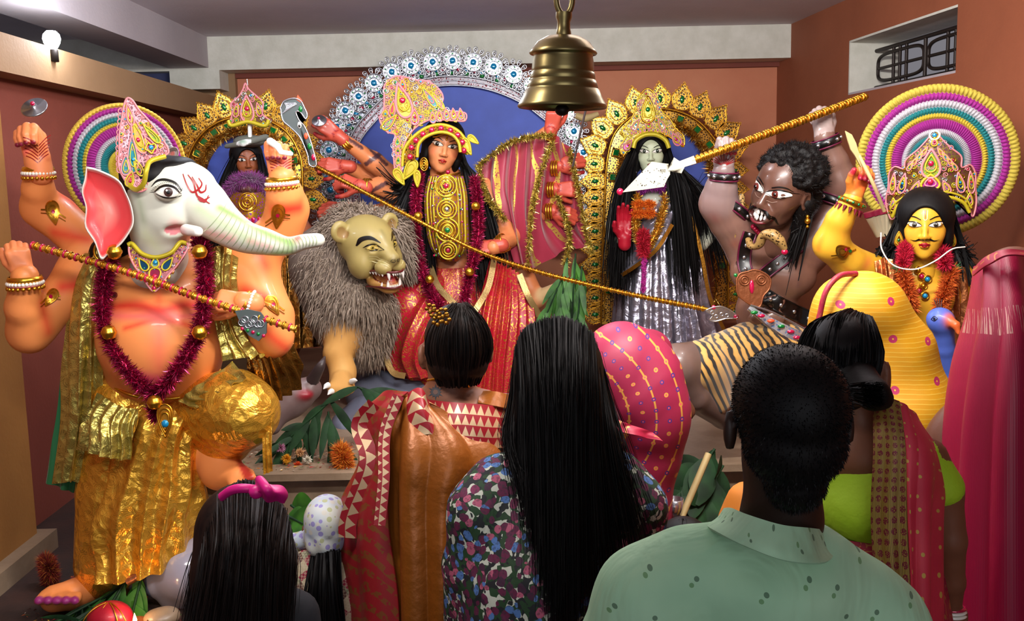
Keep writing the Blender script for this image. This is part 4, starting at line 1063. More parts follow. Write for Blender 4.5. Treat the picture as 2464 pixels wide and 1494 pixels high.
# ---- silver arch
sil = thing('silver_halo_arch', P(1100, 420, HY), 'large silver halo arch edged with blue-eyed rosettes round a blue cloth, behind the central statue', 'halo')
ctr = [(782, 520), (786, 430), (792, 361), (810, 305), (831, 266), (863, 232), (900, 200), (943, 173), (989, 158), (1041, 149), (1089, 146), (1139, 150), (1188, 160), (1236, 179), (1282, 206), (1322, 236), (1360, 274), (1381, 316), (1404, 366), (1412, 430), (1396, 500), (1366, 555)]
inn = [(872, 520), (862, 440), (858, 380), (862, 350), (878, 322), (905, 290), (935, 258), (972, 233), (1010, 217), (1050, 208), (1090, 205), (1135, 208), (1180, 217), (1222, 232), (1262, 252), (1295, 276), (1322, 300), (1340, 335), (1352, 375), (1356, 430), (1345, 500), (1325, 555)]
co, ci = spline(ctr, 160), spline(inn, 160)
def strip(k0, k1, y=HY): return [[P(*(a * (1 - k0) + b * k0), y) for a, b in zip(co, ci)], [P(*(a * (1 - k1) + b * k1), y - .01) for a, b in zip(co, ci)]]
m = MB(); r = strip(.12, .62); sheet(m, r[::-1], 200, 6, 'silver_filigree', thick=.012); m.build('arch_band', sil)
m = MB(); r = strip(.62, 1.0, HY - .01); sheet(m, r[::-1], 200, 6, 'red_silver_filigree', thick=.012)
for k in (.62, 1.0, .8): tube(m, [P(*(a * (1 - k) + b * k), HY - .03) for a, b in zip(co, ci)], .007 if k != .8 else .004, 'silver', n=6)
m.build('arch_border', sil)
m = MB(); cb = A(P(1105, 470, HY)); n_ = 160; ring_ = [A(P(*b, HY + .01)) for b in ci]
v = [cb + (q - cb) * t for t in (1.02, .66, .33) for q in ring_] + [cb]; 
m.add(v, [(i * n_ + j, i * n_ + j + 1, (i + 1) * n_ + j + 1, (i + 1) * n_ + j) for i in range(2) for j in range(n_ - 1)] + [(2 * n_ + j, 2 * n_ + j + 1, 3 * n_) for j in range(n_ - 1)], 'blue_cloth'); m.build('blue_backcloth', sil)
def pole(x, y, Y, root):
    m = MB(); q = P(x, y, Y + .07); tube(m, [q, (q.x, q.y, LEDGE + .03)], .02, 'pale_wood', n=8); m.build('support_pole', root)
pole(1000, 300, HY, sil); pole(1220, 300, HY, sil)
m = MB()
for i in range(0, 160, 3):
    a, b = co[i], ci[i]
    for k, c_ in ((.34, 'gem_blue'), (.5, 'gem_green')):
        q = P(*(a * (1 - k) + b * k), HY - .03); ball(m, q, (.018, .008, .012), c_ if i % 2 else ('gem_red', 'silver')[k > .4], n=8)
m.build('arch_sequins', sil)['kind'] = 'stuff'
def rosette(r, eye, petal, disc, mats=('silver', 'silver_filigree')):
    m = MB(); fl = Flat((0, 0, 0), frame((0, -1, 0)), 1)
    fl.slab(m, ringpts(0, 0, r * .62, 24), mats[1], t=.008); fl.loop(m, ringpts(0, 0, r * .60, 24), r * .05, mats[0], off=.010)
    fl.loop(m, ringpts(0, 0, r * .36, 20), r * .045, mats[0], off=.012); fl.gem(m, 0, 0, r * .22, eye, off=.012)
    for i in range(12):
        a = i * math.pi / 6; fl.gem(m, r * .47 * math.cos(a + .2), r * .47 * math.sin(a + .2), r * .06, 'gem_green' if i % 2 else 'silver', off=.012)
        d = drop(r * .82 * math.sin(a), r * .82 * math.cos(a), r * .17, r * .22, a + math.pi); fl.loop(m, d, r * .04, mats[0], off=.006, samp=16); fl.gem(m, r * .86 * math.sin(a), r * .86 * math.cos(a), r * .09, petal, off=.006)
    return m
o0 = rosette(S(34, HY), 'gem_blue', 'silver', 0).build('rosette', sil)
def place_part(o, p, rz=0, sc_=1, parent=None):
    par = parent or sil; o.matrix_parent_inverse = Matrix.Translation(-Vector(par.location)); o.location = p; o.rotation_euler = (0, rz, 0); o.scale = (sc_, 1, sc_)
for i, (x, y) in enumerate([(x, y) for x, y in ctr if y < 560] + [(795, 457), (1365, 552)]):
    if i == 0: o = o0
    else: o = o0.copy(); scene.collection.objects.link(o); o.parent = sil
    place_part(o, P(x, y, HY - .03), i * .4)
# ---- gold halos of pointed leaves
def leaf_mb(h, w):
    m = MB(); fl = Flat((0, 0, 0), frame((0, -1, 0)), 1)
    o = [(w * s_ * x, h * z) for s_, seq in ((1, [(0, 1), (.35, .72), (.8, .4), (1, .1), (.85, -.3), (.5, -.6)]), (-1, [(.5, -.6), (.85, -.3), (1, .1), (.8, .4), (.35, .72)])) for x, z in seq]
    fl.slab(m, o, 'gold_filigree', t=.008); fl.loop(m, o, h * .035, 'gold', off=.01, samp=50)
    n = 15
    p = spline(o + o[:1], 40)[:-1]
    for i in range(0, 40, 2): fl.loop(m, ringpts(p[i][0] * 1.04, p[i][1] * 1.04, h * .055, 8), h * .02, 'gold', off=.006, samp=10)
    fl.loop(m, [(q[0] * .6, q[1] * .62) for q in o], h * .03, 'gold', off=.012, samp=30); fl.gem(m, 0, 0, w * .22, 'gem_green', h * .24, off=.012)
    for s_ in (-1, 1): fl.loop(m, drop(s_ * w * .62, 0, w * .18, h * .3, 0), h * .02, 'gold', off=.011, samp=14)
    return m
def gold_halo(Y, leaves, bandpath, cloth, label, at, seed, group=None):
    root = thing('gold_halo', P(*at, Y), label, 'halo', group)
    o0 = None
    for x, y, ang, s_ in leaves:
        if o0 is None: o0 = leaf_mb(S(38, Y), S(24, Y)).build('petal', root); o = o0
        else: o = o0.copy(); scene.collection.objects.link(o); o.parent = root
        place_part(o, P(x, y, Y - .02), math.radians(ang), s_, root)
    m = MB(); o_, i_ = spline(bandpath[0], 120), spline(bandpath[1], 120)
    sheet(m, [[P(*q, Y - .01) for q in i_], [P(*q, Y) for q in o_]], 120, 5, 'gold_filigree', thick=.012)
    for k in (o_, i_): tube(m, [P(*q, Y - .03) for q in k], .008, 'gold', n=6)
    m.build('halo_band', root); m = MB()
    for i in range(4, 120, 9):
        q = (o_[i] + i_[i]) / 2; t = o_[min(i + 2, 119)] - o_[i - 2]; a = math.atan2(t[1], t[0]); c = P(*q, Y - .035); w, h = S(13, Y), S(9, Y)
        R_ = Matrix.Rotation(a, 3, 'Y'); vs = [c + R_ @ Vector((sx * w * .5, -.006 * sz, sy * h * .7)) for sz in (0, 1) for sx, sy in ((-1, -1), (1, -1), (1, 1), (-1, 1))]
        m.add(vs, [(0, 3, 2, 1), (4, 5, 6, 7), (0, 1, 5, 4), (1, 2, 6, 5), (2, 3, 7, 6), (3, 0, 4, 7)], 'gem_green', smooth=False)
        tube(m, [c + R_ @ Vector((sx * w * .7, -.004, sy * h)) for sx, sy in ((-1, -1), (1, -1), (1, 1), (-1, 1), (-1, -1))], .006, 'gold', n=5)
        m.build('gem', root); m = MB()
    if cloth:
        m = MB(); c = A(P(*A(cloth).mean(0), Y + .02)); q = [A(P(x, y, Y + .015)) for x, y in spline(cloth + cloth[:1], 61)[:-1]]
        m.add(q + [c], [(j, (j + 1) % 60, 60) for j in range(60)], 'blue_cloth'); m.build('blue_backcloth', root)
    m = MB(); tinsel(m, [P(*q, Y - .05) for q in i_], S(18, Y), 5000, 'glitter', ['#e0a838', '#b9781c', '#f0d070', '#8a5212'], samp=100, seed=seed, w=.003, core=False); m.build('tinsel_fringe', root)
    pole(at[0], 300, Y, root)
    return root
HS = 6.85
lv = [(1530, 248, -14, 1), (1588, 238, -4, 1), (1641, 240, 8, 1), (1684, 258, 22, 1), (1722, 286, 38, 1), (1748, 320, 55, 1), (1762, 362, 75, .95), (1765, 410, 90, .9), (1484, 274, -30, 1), (1450, 308, -50, 1), (1432, 350, -68, 1), (1430, 394, -84, .95)]
lv += [(1432, 436 + i * 40, -92, .95) for i in range(9)] + [(1770, 455 + i * 42, 92, .8) for i in range(8)]
ob = [(1446, 780), (1450, 600), (1456, 460), (1462, 380), (1480, 320), (1520, 280), (1570, 262), (1625, 266), (1675, 288), (1712, 325), (1738, 370), (1748, 450), (1752, 600), (1752, 770)]
ib = [(1480, 780), (1484, 600), (1490, 460), (1494, 400), (1508, 350), (1535, 312), (1575, 294), (1618, 298), (1658, 318), (1686, 350), (1706, 390), (1716, 450), (1722, 600), (1722, 770)]
gold_halo(HS, lv, (ob, ib), [(1500, 480), (1500, 380), (1540, 310), (1590, 295), (1650, 315), (1690, 360), (1705, 430), (1700, 560), (1600, 600), (1510, 560)], 'gold leaf-edged halo behind the white-faced statue in silver drapery', (1600, 780), 11)
lv = [(432, 385, -85, .9), (444, 345, -62, .9), (468, 308, -50, .95), (500, 278, -36, .95), (540, 258, -20, 1), (640, 256, 14, 1), (682, 276, 34, 1), (714, 306, 50, .95), (735, 345, 66, .95), (748, 385, 85, .9), (750, 430, 95, .9), (432, 430, -95, .9), (754, 480, 98, .9)]
gold_halo(5.95, lv, ([(452, 470), (450, 400), (462, 356), (492, 316), (535, 290), (590, 280), (645, 290), (690, 318), (716, 360), (726, 400), (730, 500)], [(486, 470), (484, 405), (494, 370), (515, 342), (550, 322), (592, 312), (636, 322), (668, 344), (688, 374), (696, 405), (700, 500)]),
          [(500, 480), (500, 400), (540, 340), (592, 325), (640, 340), (680, 400), (680, 500)], 'gold leaf-edged halo behind the dark-faced statue at the far left', (590, 470), 12)
# ================================================================ central many-armed statue
dur = thing('many_armed_statue', P(1090, 940, D), 'many-armed central statue in red and gold sari with tall crown and long gold breastplate', 'statue')
SKD = '#cf7c4c'; H_ = S(122, D); FD = head_frame(camyaw(1066) + 6, -4, 12); hc = A(P(1066, 352, D - .12))
mb = MB(); b = Body(.03); b.col = SKD
b.ell(P(1085, 500, D), (S(88, D), S(55, D), S(82, D))); b.ell(P(1085, 600, D), (S(62, D), S(48, D), S(70, D)), k=.08); b.ell(P(1090, 680, D), (S(90, D), S(65, D), S(60, D)), k=.08)
b.pix([(1072, 400, D - .06, 27), (1080, 440, D - .02, 34)], k=.05)
b.pix([(1010, 455, D, 32), (1165, 455, D, 32)], k=.05)
b.pix([(1165, 460, D - .02, 33), (1205, 520, D - .06, 28), (1225, 568, D - .10, 26)]); b.pix([(1225, 570, D - .10, 25), (1205, 588, D - .22, 21), (1188, 596, D - .28, 17)])
ARM = [((960, 440), (900, 390), (815, 328), .06), ((960, 470), (915, 450), (868, 448), -.05), ((970, 500), (890, 520), (832, 502), .1), ((975, 530), (930, 575), (900, 610), .05), ((960, 455), (880, 420), (830, 400), .16)]
for (a, e_, w, dy) in ARM:
    b.pix([(1005, 460, D + .04, 28), (*a, D + dy, 26), (*e_, D + dy - .04, 23)]); b.pix([(*e_, D + dy - .04, 22), (*w, D + dy - .14, 14)])
for (a, w) in (((1240, 380), (1325, 310)), ((1260, 430), (1345, 400)), ((1260, 480), (1335, 455)), ((1250, 540), (1330, 505))):
    b.pix([(1165, 455, D + .06, 28), (*a, D + .08, 22), (*w, D - .02, 14)])
b.pix([(1250, 640, D + .1, 26), (1290, 720, D + .02, 22)]); b.pix([(1290, 720, D + .02, 20), (1345, 690, D - .06, 13)], col='#c8a678')
stp = [([(x0, y0, D), (x1, y1, D)], S(6, D), '#3a2430', .9, .2) for x0, y0, x1, y1 in ((840, 335, 870, 355), (880, 350, 930, 395), (880, 395, 930, 360), (850, 450, 930, 480), (860, 480, 930, 440), (880, 520, 940, 560))]
v, f = add_px(mb, b, .009, 'enamel', stp)
head(mb, hc, H_, FD, '#d08455', lip='#9c2018', eyes=1.15, blush='#d86048', neck=(.15, .16, .35), gaze=(.012, -.004), eyew='#ede2d2')
fs = None
MH = '#8e1a22'
def mehndi(w, Y, d, dors, side, L=S(92, D), curl=(30, 55, 35), skin='#b84a38', extra=True, **kw):
    rnd = random.Random(int(w[0] * 7 + w[1])); ex = []
    if extra:
        for i in range(14): x = rnd.uniform(-.15, .15); z = rnd.uniform(-.1, .5); ex.append(([(x, z, .1), (x + rnd.uniform(-.1, .1), z + .1, .1)], .016, MH, .9, .2))
        for sg in (-1, 1): ex += [([(x, .1 + .09 * i, .12 * sg), (x + .08, .14 + .09 * i, .12 * sg)], .018, MH, .9, .2) for i in range(4) for x in (-.12, .0, .09)]
    return hand(mb, P(*w, Y), d, dors, L, 'enamel', skin, side=side, curl=curl, tip=MH, extra=ex, **kw)
mehndi((815, 328), D - .08, (-.7, -.2, .6), (0, -1, .2), -1); mehndi((868, 448), D - .2, (-.85, -.3, .3), (.1, -.8, .6), -1, curl=(55, 80, 55)); mehndi((832, 502), D - .05, (-1, -.1, .05), (0, -.8, .6), -1)
mehndi((930, 610), D - .15, (.8, -.2, -.5), (0, -1, .3), 1); mehndi((830, 400), D + .02, (-.9, -.2, .1), (0, -.9, .3), -1)
mehndi((1195, 592), D - .27, (-1, -.1, -.15), (.1, -.8, .6), 1, curl=(50, 80, 55))
for (x, y, dx, dz) in ((1325, 315, .2, 1), (1345, 400, .9, .3), (1335, 455, .9, 0), (1330, 507, .8, -.2)): mehndi((x, y), D - .03, (dx, -.3, dz), (0, -1, .2), 1, curl=(50, 70, 50))
mb.build('body', dur)
hm = MB(); hair_cap(hm, hc, H_, FD, k=1.06)
T = PX([(1035, 330, D - .06), (1020, 360, D - .08), (1012, 400, D - .1)]); 
hairfall(hm, PX([(1020, 360, D - .06), (1010, 400, D - .04)]), PX([(1015, 470, D - .14), (960, 450, D - .1)]), PX([(1025, 640, D - .18), (900, 430, D - .1)]), 260, .006, 'black_hair', .02, 1)
hairfall(hm, PX([(1020, 370, D - .06), (1030, 410, D - .1)]), PX([(1000, 500, D - .16), (1028, 480, D - .16)]), PX([(1010, 700, D - .2), (1045, 700, D - .2)]), 260, .006, 'black_hair', .016, 2)
hairfall(hm, PX([(1105, 350, D - .06), (1112, 400, D - .1)]), PX([(1130, 470, D - .14), (1170, 470, D - .1)]), PX([(1150, 680, D - .2), (1215, 620, D - .12)]), 420, .006, 'black_hair', .02, 3)
hm.build('hair', dur)
# long breastplate
m = MB(); rows = []
for y, x0, x1, dy in ((425, 1035, 1112, -.20), (470, 1024, 1122, -.23), (530, 1026, 1124, -.24), (580, 1034, 1124, -.24), (605, 1046, 1116, -.23), (626, 1068, 1096, -.21)):
    rows.append(PX([(x0, y, D + dy + .03), ((x0 + x1) / 2, y, D + dy - .03), (x1, y, D + dy + .03)]))
Gs = sheet(m, rows, 40, 80, 'apron_filigree', thick=.012)
for k in range(3):
    e0 = [tuple(Gs[i, 2 + k * 3] + A((0, -.012, 0))) for i in range(0, 78, 3)]; e1 = [tuple(Gs[i, 37 - k * 3] + A((0, -.012, 0))) for i in range(76, -1, -3)]
    tube(m, e0 + e1, .006, 'yellow_cord' if k != 1 else 'gold', samp=120)
fl = Flat(P(1076, 525, D - .285), frame((0, -1, 0)), 1); dd = S(1, D)
for cy, r_, g_ in ((452, 24, 'gem_red'), (505, 22, 'silver'), (552, 26, 'gem_green'), (598, 20, 'gem_red')):
    for k in (1, .7, .42): fl.loop(m, ringpts(0, -(cy - 525) * dd, r_ * k * dd, 20), .005, 'yellow_cord' if k != .7 else 'gold', off=.005)
    fl.gem(m, 0, -(cy - 525) * dd, r_ * .25 * dd, g_, off=.01)
rr = random.Random(3)
for i in range(70): fl.gem(m, rr.uniform(-36, 36) * dd, rr.uniform(-88, 85) * dd, .006, rr.choice(['gold', 'silver', 'gem_red', 'gem_green']), off=-.012)
m.build('breastplate', dur)
# crown
m = MB(); fl = Flat(P(1050, 330, D - .22), frame((0, -1, .05), (-.1, 0, 1)), 1); k_ = dd
cp = lambda l: [(-(x - 1050) * k_, -(y - 330) * k_) for x, y in l]
o = cp([(935, 300), (928, 275), (940, 255), (945, 225), (950, 200), (975, 185), (1000, 190), (1025, 200), (1048, 205), (1070, 225), (1077, 245), (1070, 265), (1085, 275), (1122, 285), (1120, 302), (1100, 300), (1078, 296), (1045, 290), (1005, 305), (975, 340), (962, 400), (948, 405), (950, 340), (958, 315), (945, 308)])
fl.slab(m, o, 'crown_filigree', t=.02); fl.loop(m, o, .005, 'pink_cord', off=.02, samp=140); curls(m, fl, o, 90, .017, .022, cr=.003)
def crown_bits(m, fl, cp, k_, bits, t=.022):
    for (x, y, w, h, a, c_, cord, gm) in bits:
        d = cp(drop(x, y, w, -h, -a)); fl.poly(m, d, 'glitter', lin(c_), 2, t); fl.loop(m, d, .10 * w * k_ + .0015, cord, off=t + .003, samp=26)
        d = cp(drop(x, y, w * .6, -h * .6, -a)); fl.loop(m, d, .07 * w * k_ + .001, 'yellow_cord' if cord != 'yellow_cord' else 'pink_cord', off=t + .004, samp=20)
        if gm: fl.gem(m, *cp([(x, y)])[0], w * .28 * k_, gm, off=t + .006)
crown_bits(m, fl, cp, k_, [(985, 240, 24, 40, -.15, '#8a8a3a', 'pink_cord', 'gem_red'), (1008, 280, 12, 18, .1, '#8a3050', 'pink_cord', 'gem_red'), (1046, 240, 10, 28, -.5, '#3a6a70', 'yellow_cord', None), (1064, 250, 8, 24, -.5, '#8a8030', 'yellow_cord', None), (950, 285, 12, 22, .9, '#406a60', 'yellow_cord', None), (960, 255, 10, 20, .3, '#8a2c3a', 'pink_cord', None), (990, 205, 9, 16, 0, '#9a2a2a', 'pink_cord', 'gem_blue')] +
    [(962 - 2 * i, 330 + 21 * i, 9, 13, .2, ('#3a6a50', '#8a3a5a')[i % 2], 'pink_cord', 'gem_green') for i in range(4)] + [(1048 + i * 16, 282 - abs(i - 2) * -2, 9, 13, 0, ('#4a5a90', '#9a7030')[i % 2], 'pink_cord', 'gem_red') for i in range(5)])
m.build('crown', dur)
m = MB(); arc = spline([(968, 400), (972, 362), (992, 332), (1025, 308), (1062, 300), (1098, 312), (1120, 338), (1126, 372)], 60); arc2 = spline([(1004, 378), (1006, 352), (1018, 334), (1040, 322), (1066, 318), (1090, 326), (1104, 344), (1108, 366)], 60)
sheet(m, [[P(*q, D - .30) for q in arc2], [P(*q, D - .24) for q in arc]], 60, 6, 'gold_filigree', thick=.01)
for l, dy in ((arc, -.25), (arc2, -.31)): tube(m, [P(*q, D + dy) for q in l], .009, 'yellow_cord')
for i in range(3, 60, 6): q = (arc[i] + arc2[i]) / 2; ball(m, P(*q, D - .285), (.016, .012, .016), ('gem_red', 'gem_green', 'gem_blue')[i % 3], n=10)
fl = Flat(P(975, 415, D - .26), frame((0, -1, 0)), 1)
for (x, y, w, h, a) in ((985, 410, 16, 26, -.6), (962, 425, 12, 20, .5), (1002, 430, 9, 18, 0), (1118, 360, 10, 20, .4), (1132, 345, 8, 14, .9)):
    for k in (1, .6): 
        d = [(-(px - 975) * k_, -(py - 415) * k_) for px, py in drop(x, y, w * k, h * k, a)]
        if k == 1: fl.poly(m, d, 'glitter', lin('#b09030'), 2, .003)
        fl.loop(m, d, .006 * k, 'yellow_cord', off=.006)
m.build('crown_band', dur)
m = MB()
ch = [hc + FD @ A((x * H_, (.33 + .1 * math.cos(x * 3)) * H_, z * H_)) for x, z in ((.26, .14), (.2, .16), (.1, .22), (0, .25), (-.1, .22), (-.2, .16), (-.26, .14))]
beads(m, ch, .004, 'gold', 40); beads(m, [hc + FD @ A((0, .37 * H_ + i * .0, (.36 - i * .045) * H_)) for i in range(6)], .006, 'gold', 7)
m.build('forehead_chain', dur)
m = MB(); 
for cx, cy in ((1020, 395),): 
    c = A(P(cx, cy, D - .2))
    for r_ in (.034, .022, .01): tube(m, [c + A((r_ * .6 * math.cos(a), 0, r_ * math.sin(a))) for a in np.linspace(0, 6.283, 20, endpoint=False)], .004, 'gold', closed=True)
m.build('earring', dur)
m = MB()
for i in range(3): c = P(1076, 412 + i * 7, D - .09); band(m, c, (.05, -.25, 1), S(30 + i * 2, D), .008, 'gold', fl=1)
ball(m, P(1078, 414, D - .21), .012, 'gem_red'); m.build('choker', dur)
for (x, y, Y, ax, r_) in ((836, 345, D - .06, (.8, -.2, .6), 16), (884, 448, D - .18, (1, -.3, 0), 17), (850, 506, D - .03, (1, -.1, -.2), 17), (1210, 585, D - .24, (1, -.4, .5), 21), (1335, 405, D - .04, (1, -.2, 0), 17), (1326, 456, D - .04, (1, -.2, 0), 17), (1322, 508, D - .04, (1, -.2, 0), 17), (1320, 328, D - .04, (.2, -.2, 1), 17)):
    m = MB()
    for i in (-1, 0, 1): c = A(P(x, y, Y)) + unit(ax) * i * .014; band(m, c, ax, S(r_, Y), .01, 'gold')
    m.build('bracelet', dur)
# sari: hips to hem, wide folds
def folds(n, amp, ph=0): return lambda a, V: amp * np.abs(np.sin(n * a / 2 + ph + 1.2 * np.sin(2.5 * V))) * (.3 + V)
c0, c1, c2, c3 = P(1088, 640, D), P(1090, 720, D), P(1095, 830, D - .05), P(1095, 960, D - .05)
m = MB(); loft(m, [(c0.x, D, c0.z, S(72, D), .15), (c1.x, D, c1.z, S(120, D), .24), (c2.x, D - .02, c2.z, S(165, D), .3), (c3.x, D - .02, c3.z, S(185, D), .34)], 'red_brocade', 220, 90, folds(26, .05), uvs=(2.4, .8)); 
bb = Body(.08); bb.pix([(1040, 700, D - .08, 62), (985, 740, D - .22, 62), (975, 850, D - .24, 48)])
v, f, c = bb.mesh(.014); m.add(v, f, 'red_brocade', (1, 1, 1), np.stack([v[:, 0] + v[:, 1], v[:, 2]], 1)); m.build('sari_skirt', dur)
m = MB(); rows = [PX(r) for r in [[(985, 660, D - .22), (1040, 690, D - .32), (1090, 720, D - .34)], [(945, 740, D - .30), (1000, 780, D - .44), (1060, 800, D - .42)], [(928, 840, D - .32), (985, 860, D - .46), (1050, 870, D - .44)], [(955, 905, D - .34), (1010, 912, D - .44), (1060, 905, D - .42)]]]
sheet(m, rows, 100, 90, 'red_brocade', lambda U, V: .02 * np.abs(np.sin(12 * U + 3 * V)), thick=.004); m.build('sari_drape', dur)
m = MB(); plain('gold_lace', '#b89a62', .35, .7, bump=(160, .5, .003))
def ribbon(m, l, w, mat, samp=60):
    p = spline([P(*q) for q in l], samp); t = np.gradient(p, axis=0); s = np.cross(t, (0, -1, 0)); s /= np.linalg.norm(s, axis=1)[:, None] + 1e-9
    g_ = grid_faces(2, samp); vv = np.concatenate([p - s * w / 2, p + s * w / 2]); uv = np.stack([np.linspace(0, 3, samp).repeat(1), np.zeros(samp)], 1); m.add(vv, g_, mat, (1, 1, 1), np.vstack([uv, uv + (0, w)])); m.add(vv + A((0, .004, 0)), g_[:, ::-1], mat, (1, 1, 1), np.vstack([uv, uv + (0, w)]))
for l in ([(1035, 640, D - .2), (1055, 690, D - .34), (1095, 735, D - .40), (1120, 790, D - .40)], [(1190, 620, D - .2), (1175, 690, D - .32), (1145, 745, D - .40), (1120, 790, D - .41)], [(922, 800, D - .40), (926, 850, D - .42), (945, 895, D - .44), (975, 905, D - .46)], [(1250, 660, D - .22), (1270, 710, D - .26), (1298, 760, D - .24)]): ribbon(m, l, .032, 'gold_lace')
m.build('sari_border', dur)
m = MB(); rows = [PX(r) for r in [[(1180, 620, D - .18), (1225, 640, D - .22), (1255, 660, D - .12)], [(1150, 740, D - .38), (1220, 750, D - .40), (1290, 750, D - .25)], [(1140, 860, D - .42), (1210, 880, D - .44), (1290, 890, D - .3)], [(1130, 960, D - .42), (1210, 960, D - .44), (1280, 960, D - .3)]]]
sheet(m, rows, 120, 90, 'red_brocade', lambda U, V: .03 * np.abs(np.sin(22 * U + 2 * V)), thick=.004); m.build('sari_pleats', dur)
# crimson veil over the right arms, gold tinsel edges
g = NG('veil'); vv_ = g.coord('UV'); w1 = g.n('TexWave', Vector=vv_, Scale=1.8, Distortion=6.0, Detail=2.0); w1.bands_direction = 'X'
nn_ = g.noise(vv_, 90, 1); msk = g.math('MULTIPLY', g.math('GREATER_THAN', w1.outputs[1], .93), g.math('GREATER_THAN', nn_.outputs[0], .4)); g.set(col=g.mix(msk, '#96203a', '#c9ad4a'), metal=g.math('MULTIPLY', msk, .7), rough=.5, sheen=.3).bump(msk, .5, .003); g.done()
m = MB(); rows = [PX(r) for r in [[(1150, 395, D - .05), (1215, 345, D - .10), (1270, 325, D - .1), (1330, 322, D - .08), (1375, 355, D - .05)], [(1165, 460, D - .10), (1220, 440, D - .16), (1280, 440, D - .14), (1345, 430, D - .05), (1395, 450, D - .05)], [(1190, 520, D - .08), (1230, 520, D - .18), (1280, 540, D - .12), (1340, 530, D - .02), (1410, 540, D - .04)], [(1225, 640, D - .02), (1250, 640, D - .12), (1285, 650, D - .1), (1370, 600, D), (1425, 610, D - .04)]]]
sheet(m, rows, 200, 120, 'veil', lambda U, V: .045 * np.abs(np.sin(19 * U + 1.5 * np.sin(3 * V))) ** 1.3, thick=.003)
m.build('veil', dur)
m = MB()
for j, l in enumerate(([(1150, 400, D - .1), (1215, 350, D - .14), (1275, 330, D - .16), (1330, 325, D - .16)], [(1150, 400, D - .1), (1170, 470, D - .18), (1215, 530, D - .2)], [(1330, 340, D - .16), (1300, 420, D - .2), (1280, 520, D - .2), (1270, 640, D - .18)], [(1370, 360, D - .1), (1390, 450, D - .1), (1410, 560, D - .1), (1425, 610, D - .1)], [(1340, 470, D - .1), (1370, 560, D - .08), (1360, 640, D - .08)])):
    tinsel(m, PX(l), .03, 1500, 'glitter', ['#c9ad4a', '#e0cc70', '#7d6a22'], samp=60, seed=20 + j, w=.003, core=False)
m.build('tinsel_edging', dur)
# tinsel garland
gl = MB(); tinsel(gl, PX([(1010, 420, D - .2), (1000, 500, D - .27), (1005, 600, D - .28), (1030, 690, D - .36), (1060, 740, D - .44)]), S(17, D), 9000, 'glitter', MG, samp=100, seed=31, w=.003)
tinsel(gl, PX([(1142, 430, D - .2), (1150, 500, D - .24), (1150, 570, D - .28), (1130, 660, D - .36), (1115, 740, D - .44)]), S(17, D), 8000, 'glitter', MG, samp=100, seed=32, w=.003)
go = tag(gl.build('tinsel_garland'), 'purple tinsel garland hanging either side of the gold breastplate', 'garland')
for x, y, Y in ((1006, 520, D - .33), (1145, 496, D - .30), (1034, 672, D - .42), (1130, 654, D - .42)): q = MB(); ball(q, P(x, y, Y), S(10, D), 'gold', n=16); q.build('gold_bead', go)
# the long spear
sp = thing('long_spear', P(1150, 605, D - .42), 'thin gold spear running down from the central statue to the dark figure', 'spear')
m = MB(); pts = [(752, 396, D - .32), (850, 448, D - .36), (1000, 528, D - .42), (1150, 604, D - .48), (1300, 655, D - .7), (1500, 704, D - 1.0), (1705, 745, 4.18)]
tube(m, PX(pts), .0085, 'gold', samp=300, n=8); p = spline(PX(pts), 400)
for i in range(2, 398, 3): t = unit(p[i + 1] - p[i - 1]); band(m, p[i], t, .0085, .006, 'gold' if i % 2 else 'gold_dark', n=8)
m.build('shaft', sp)
m = MB(); fl = Flat(P(1735, 757, 4.15), frame((0, -1, 0)), 1); k2 = S(1, 4.15); q = lambda l: [(-(x - 1735) * k2, -(y - 757) * k2) for x, y in l]
o = q([(1695, 745), (1712, 738), (1735, 736), (1760, 748), (1773, 764), (1745, 766), (1720, 772), (1706, 768), (1712, 757)]); fl.slab(m, o, 'silver', t=.012); fl.loop(m, o, .0025, 'silver', off=.014, samp=50)
for (x, y) in ((1712, 750), (1722, 760), (1735, 755), (1748, 758)): fl.loop(m, ringpts(*q([(x, y)])[0], .007, 10), .0018, 'silver', off=.014, samp=12)
fl.gem(m, *q([(1770, 762)])[0], .012, 'gem_red', off=.01); fl.gem(m, *q([(1716, 738)])[0], .01, 'gem_red', off=.01)
m.build('spear_head', sp)
# ================================================================ lion
LN = 5.05
lion = thing('lion_statue', P(840, 945, LN), 'snarling lion statue with olive face, shaggy taupe mane and one clawed foreleg raised', 'lion statue')
HL = S(190, LN); FL = head_frame(camyaw(893) + 30, -6, -6); lc = A(P(893, 602, LN)); OL = '#9b8a52'
b = Body(.06); b.col = OL
b.ell((0, -.12, .10), (.36, .38, .34)); b.ell((0, .10, .08), (.26, .3, .28), k=.1); b.cap((0, .18, .16), (0, .50, -.03), .10, .095, k=.08)
for s_ in (-1, 1):
    b.ell((s_ * .22, .08, -.12), (.14, .2, .2), k=.08); b.ell((s_ * .10, .44, -.14), (.10, .13, .09), k=.04); b.ell((s_ * .16, .33, .10), (.07, .05, .05), k=.03, cut=True, col=OL)
    b.ell((s_ * .155, .25, .105), (.065, .06, .05), k=.02); b.ell((s_ * .36, -.10, .28), (.13, .06, .14), k=.03); b.ell((s_ * .37, -.02, .28), (.08, .05, .09), k=.02, cut=True, col='#8a6a3e')
    b.ell((s_ * .03, .585, -.04), (.035, .02, .02), k=.01, cut=True, col='#181010')
b.ell((0, .54, -.03), (.075, .06, .05), k=.03, col='#2a221a'); b.ell((0, .24, -.36), (.19, .26, .10), k=.06, col='#a87c40'); b.ell((0, .40, -.42), (.12, .12, .07), k=.05, col='#a87c40')
b.ell((0, .40, -.27), (.17, .28, .085), k=.02, cut=True, col='#7c1024'); b.cap((0, .1, -.30), (0, .42, -.335), .10, .07, k=.02, col='#a8203c')
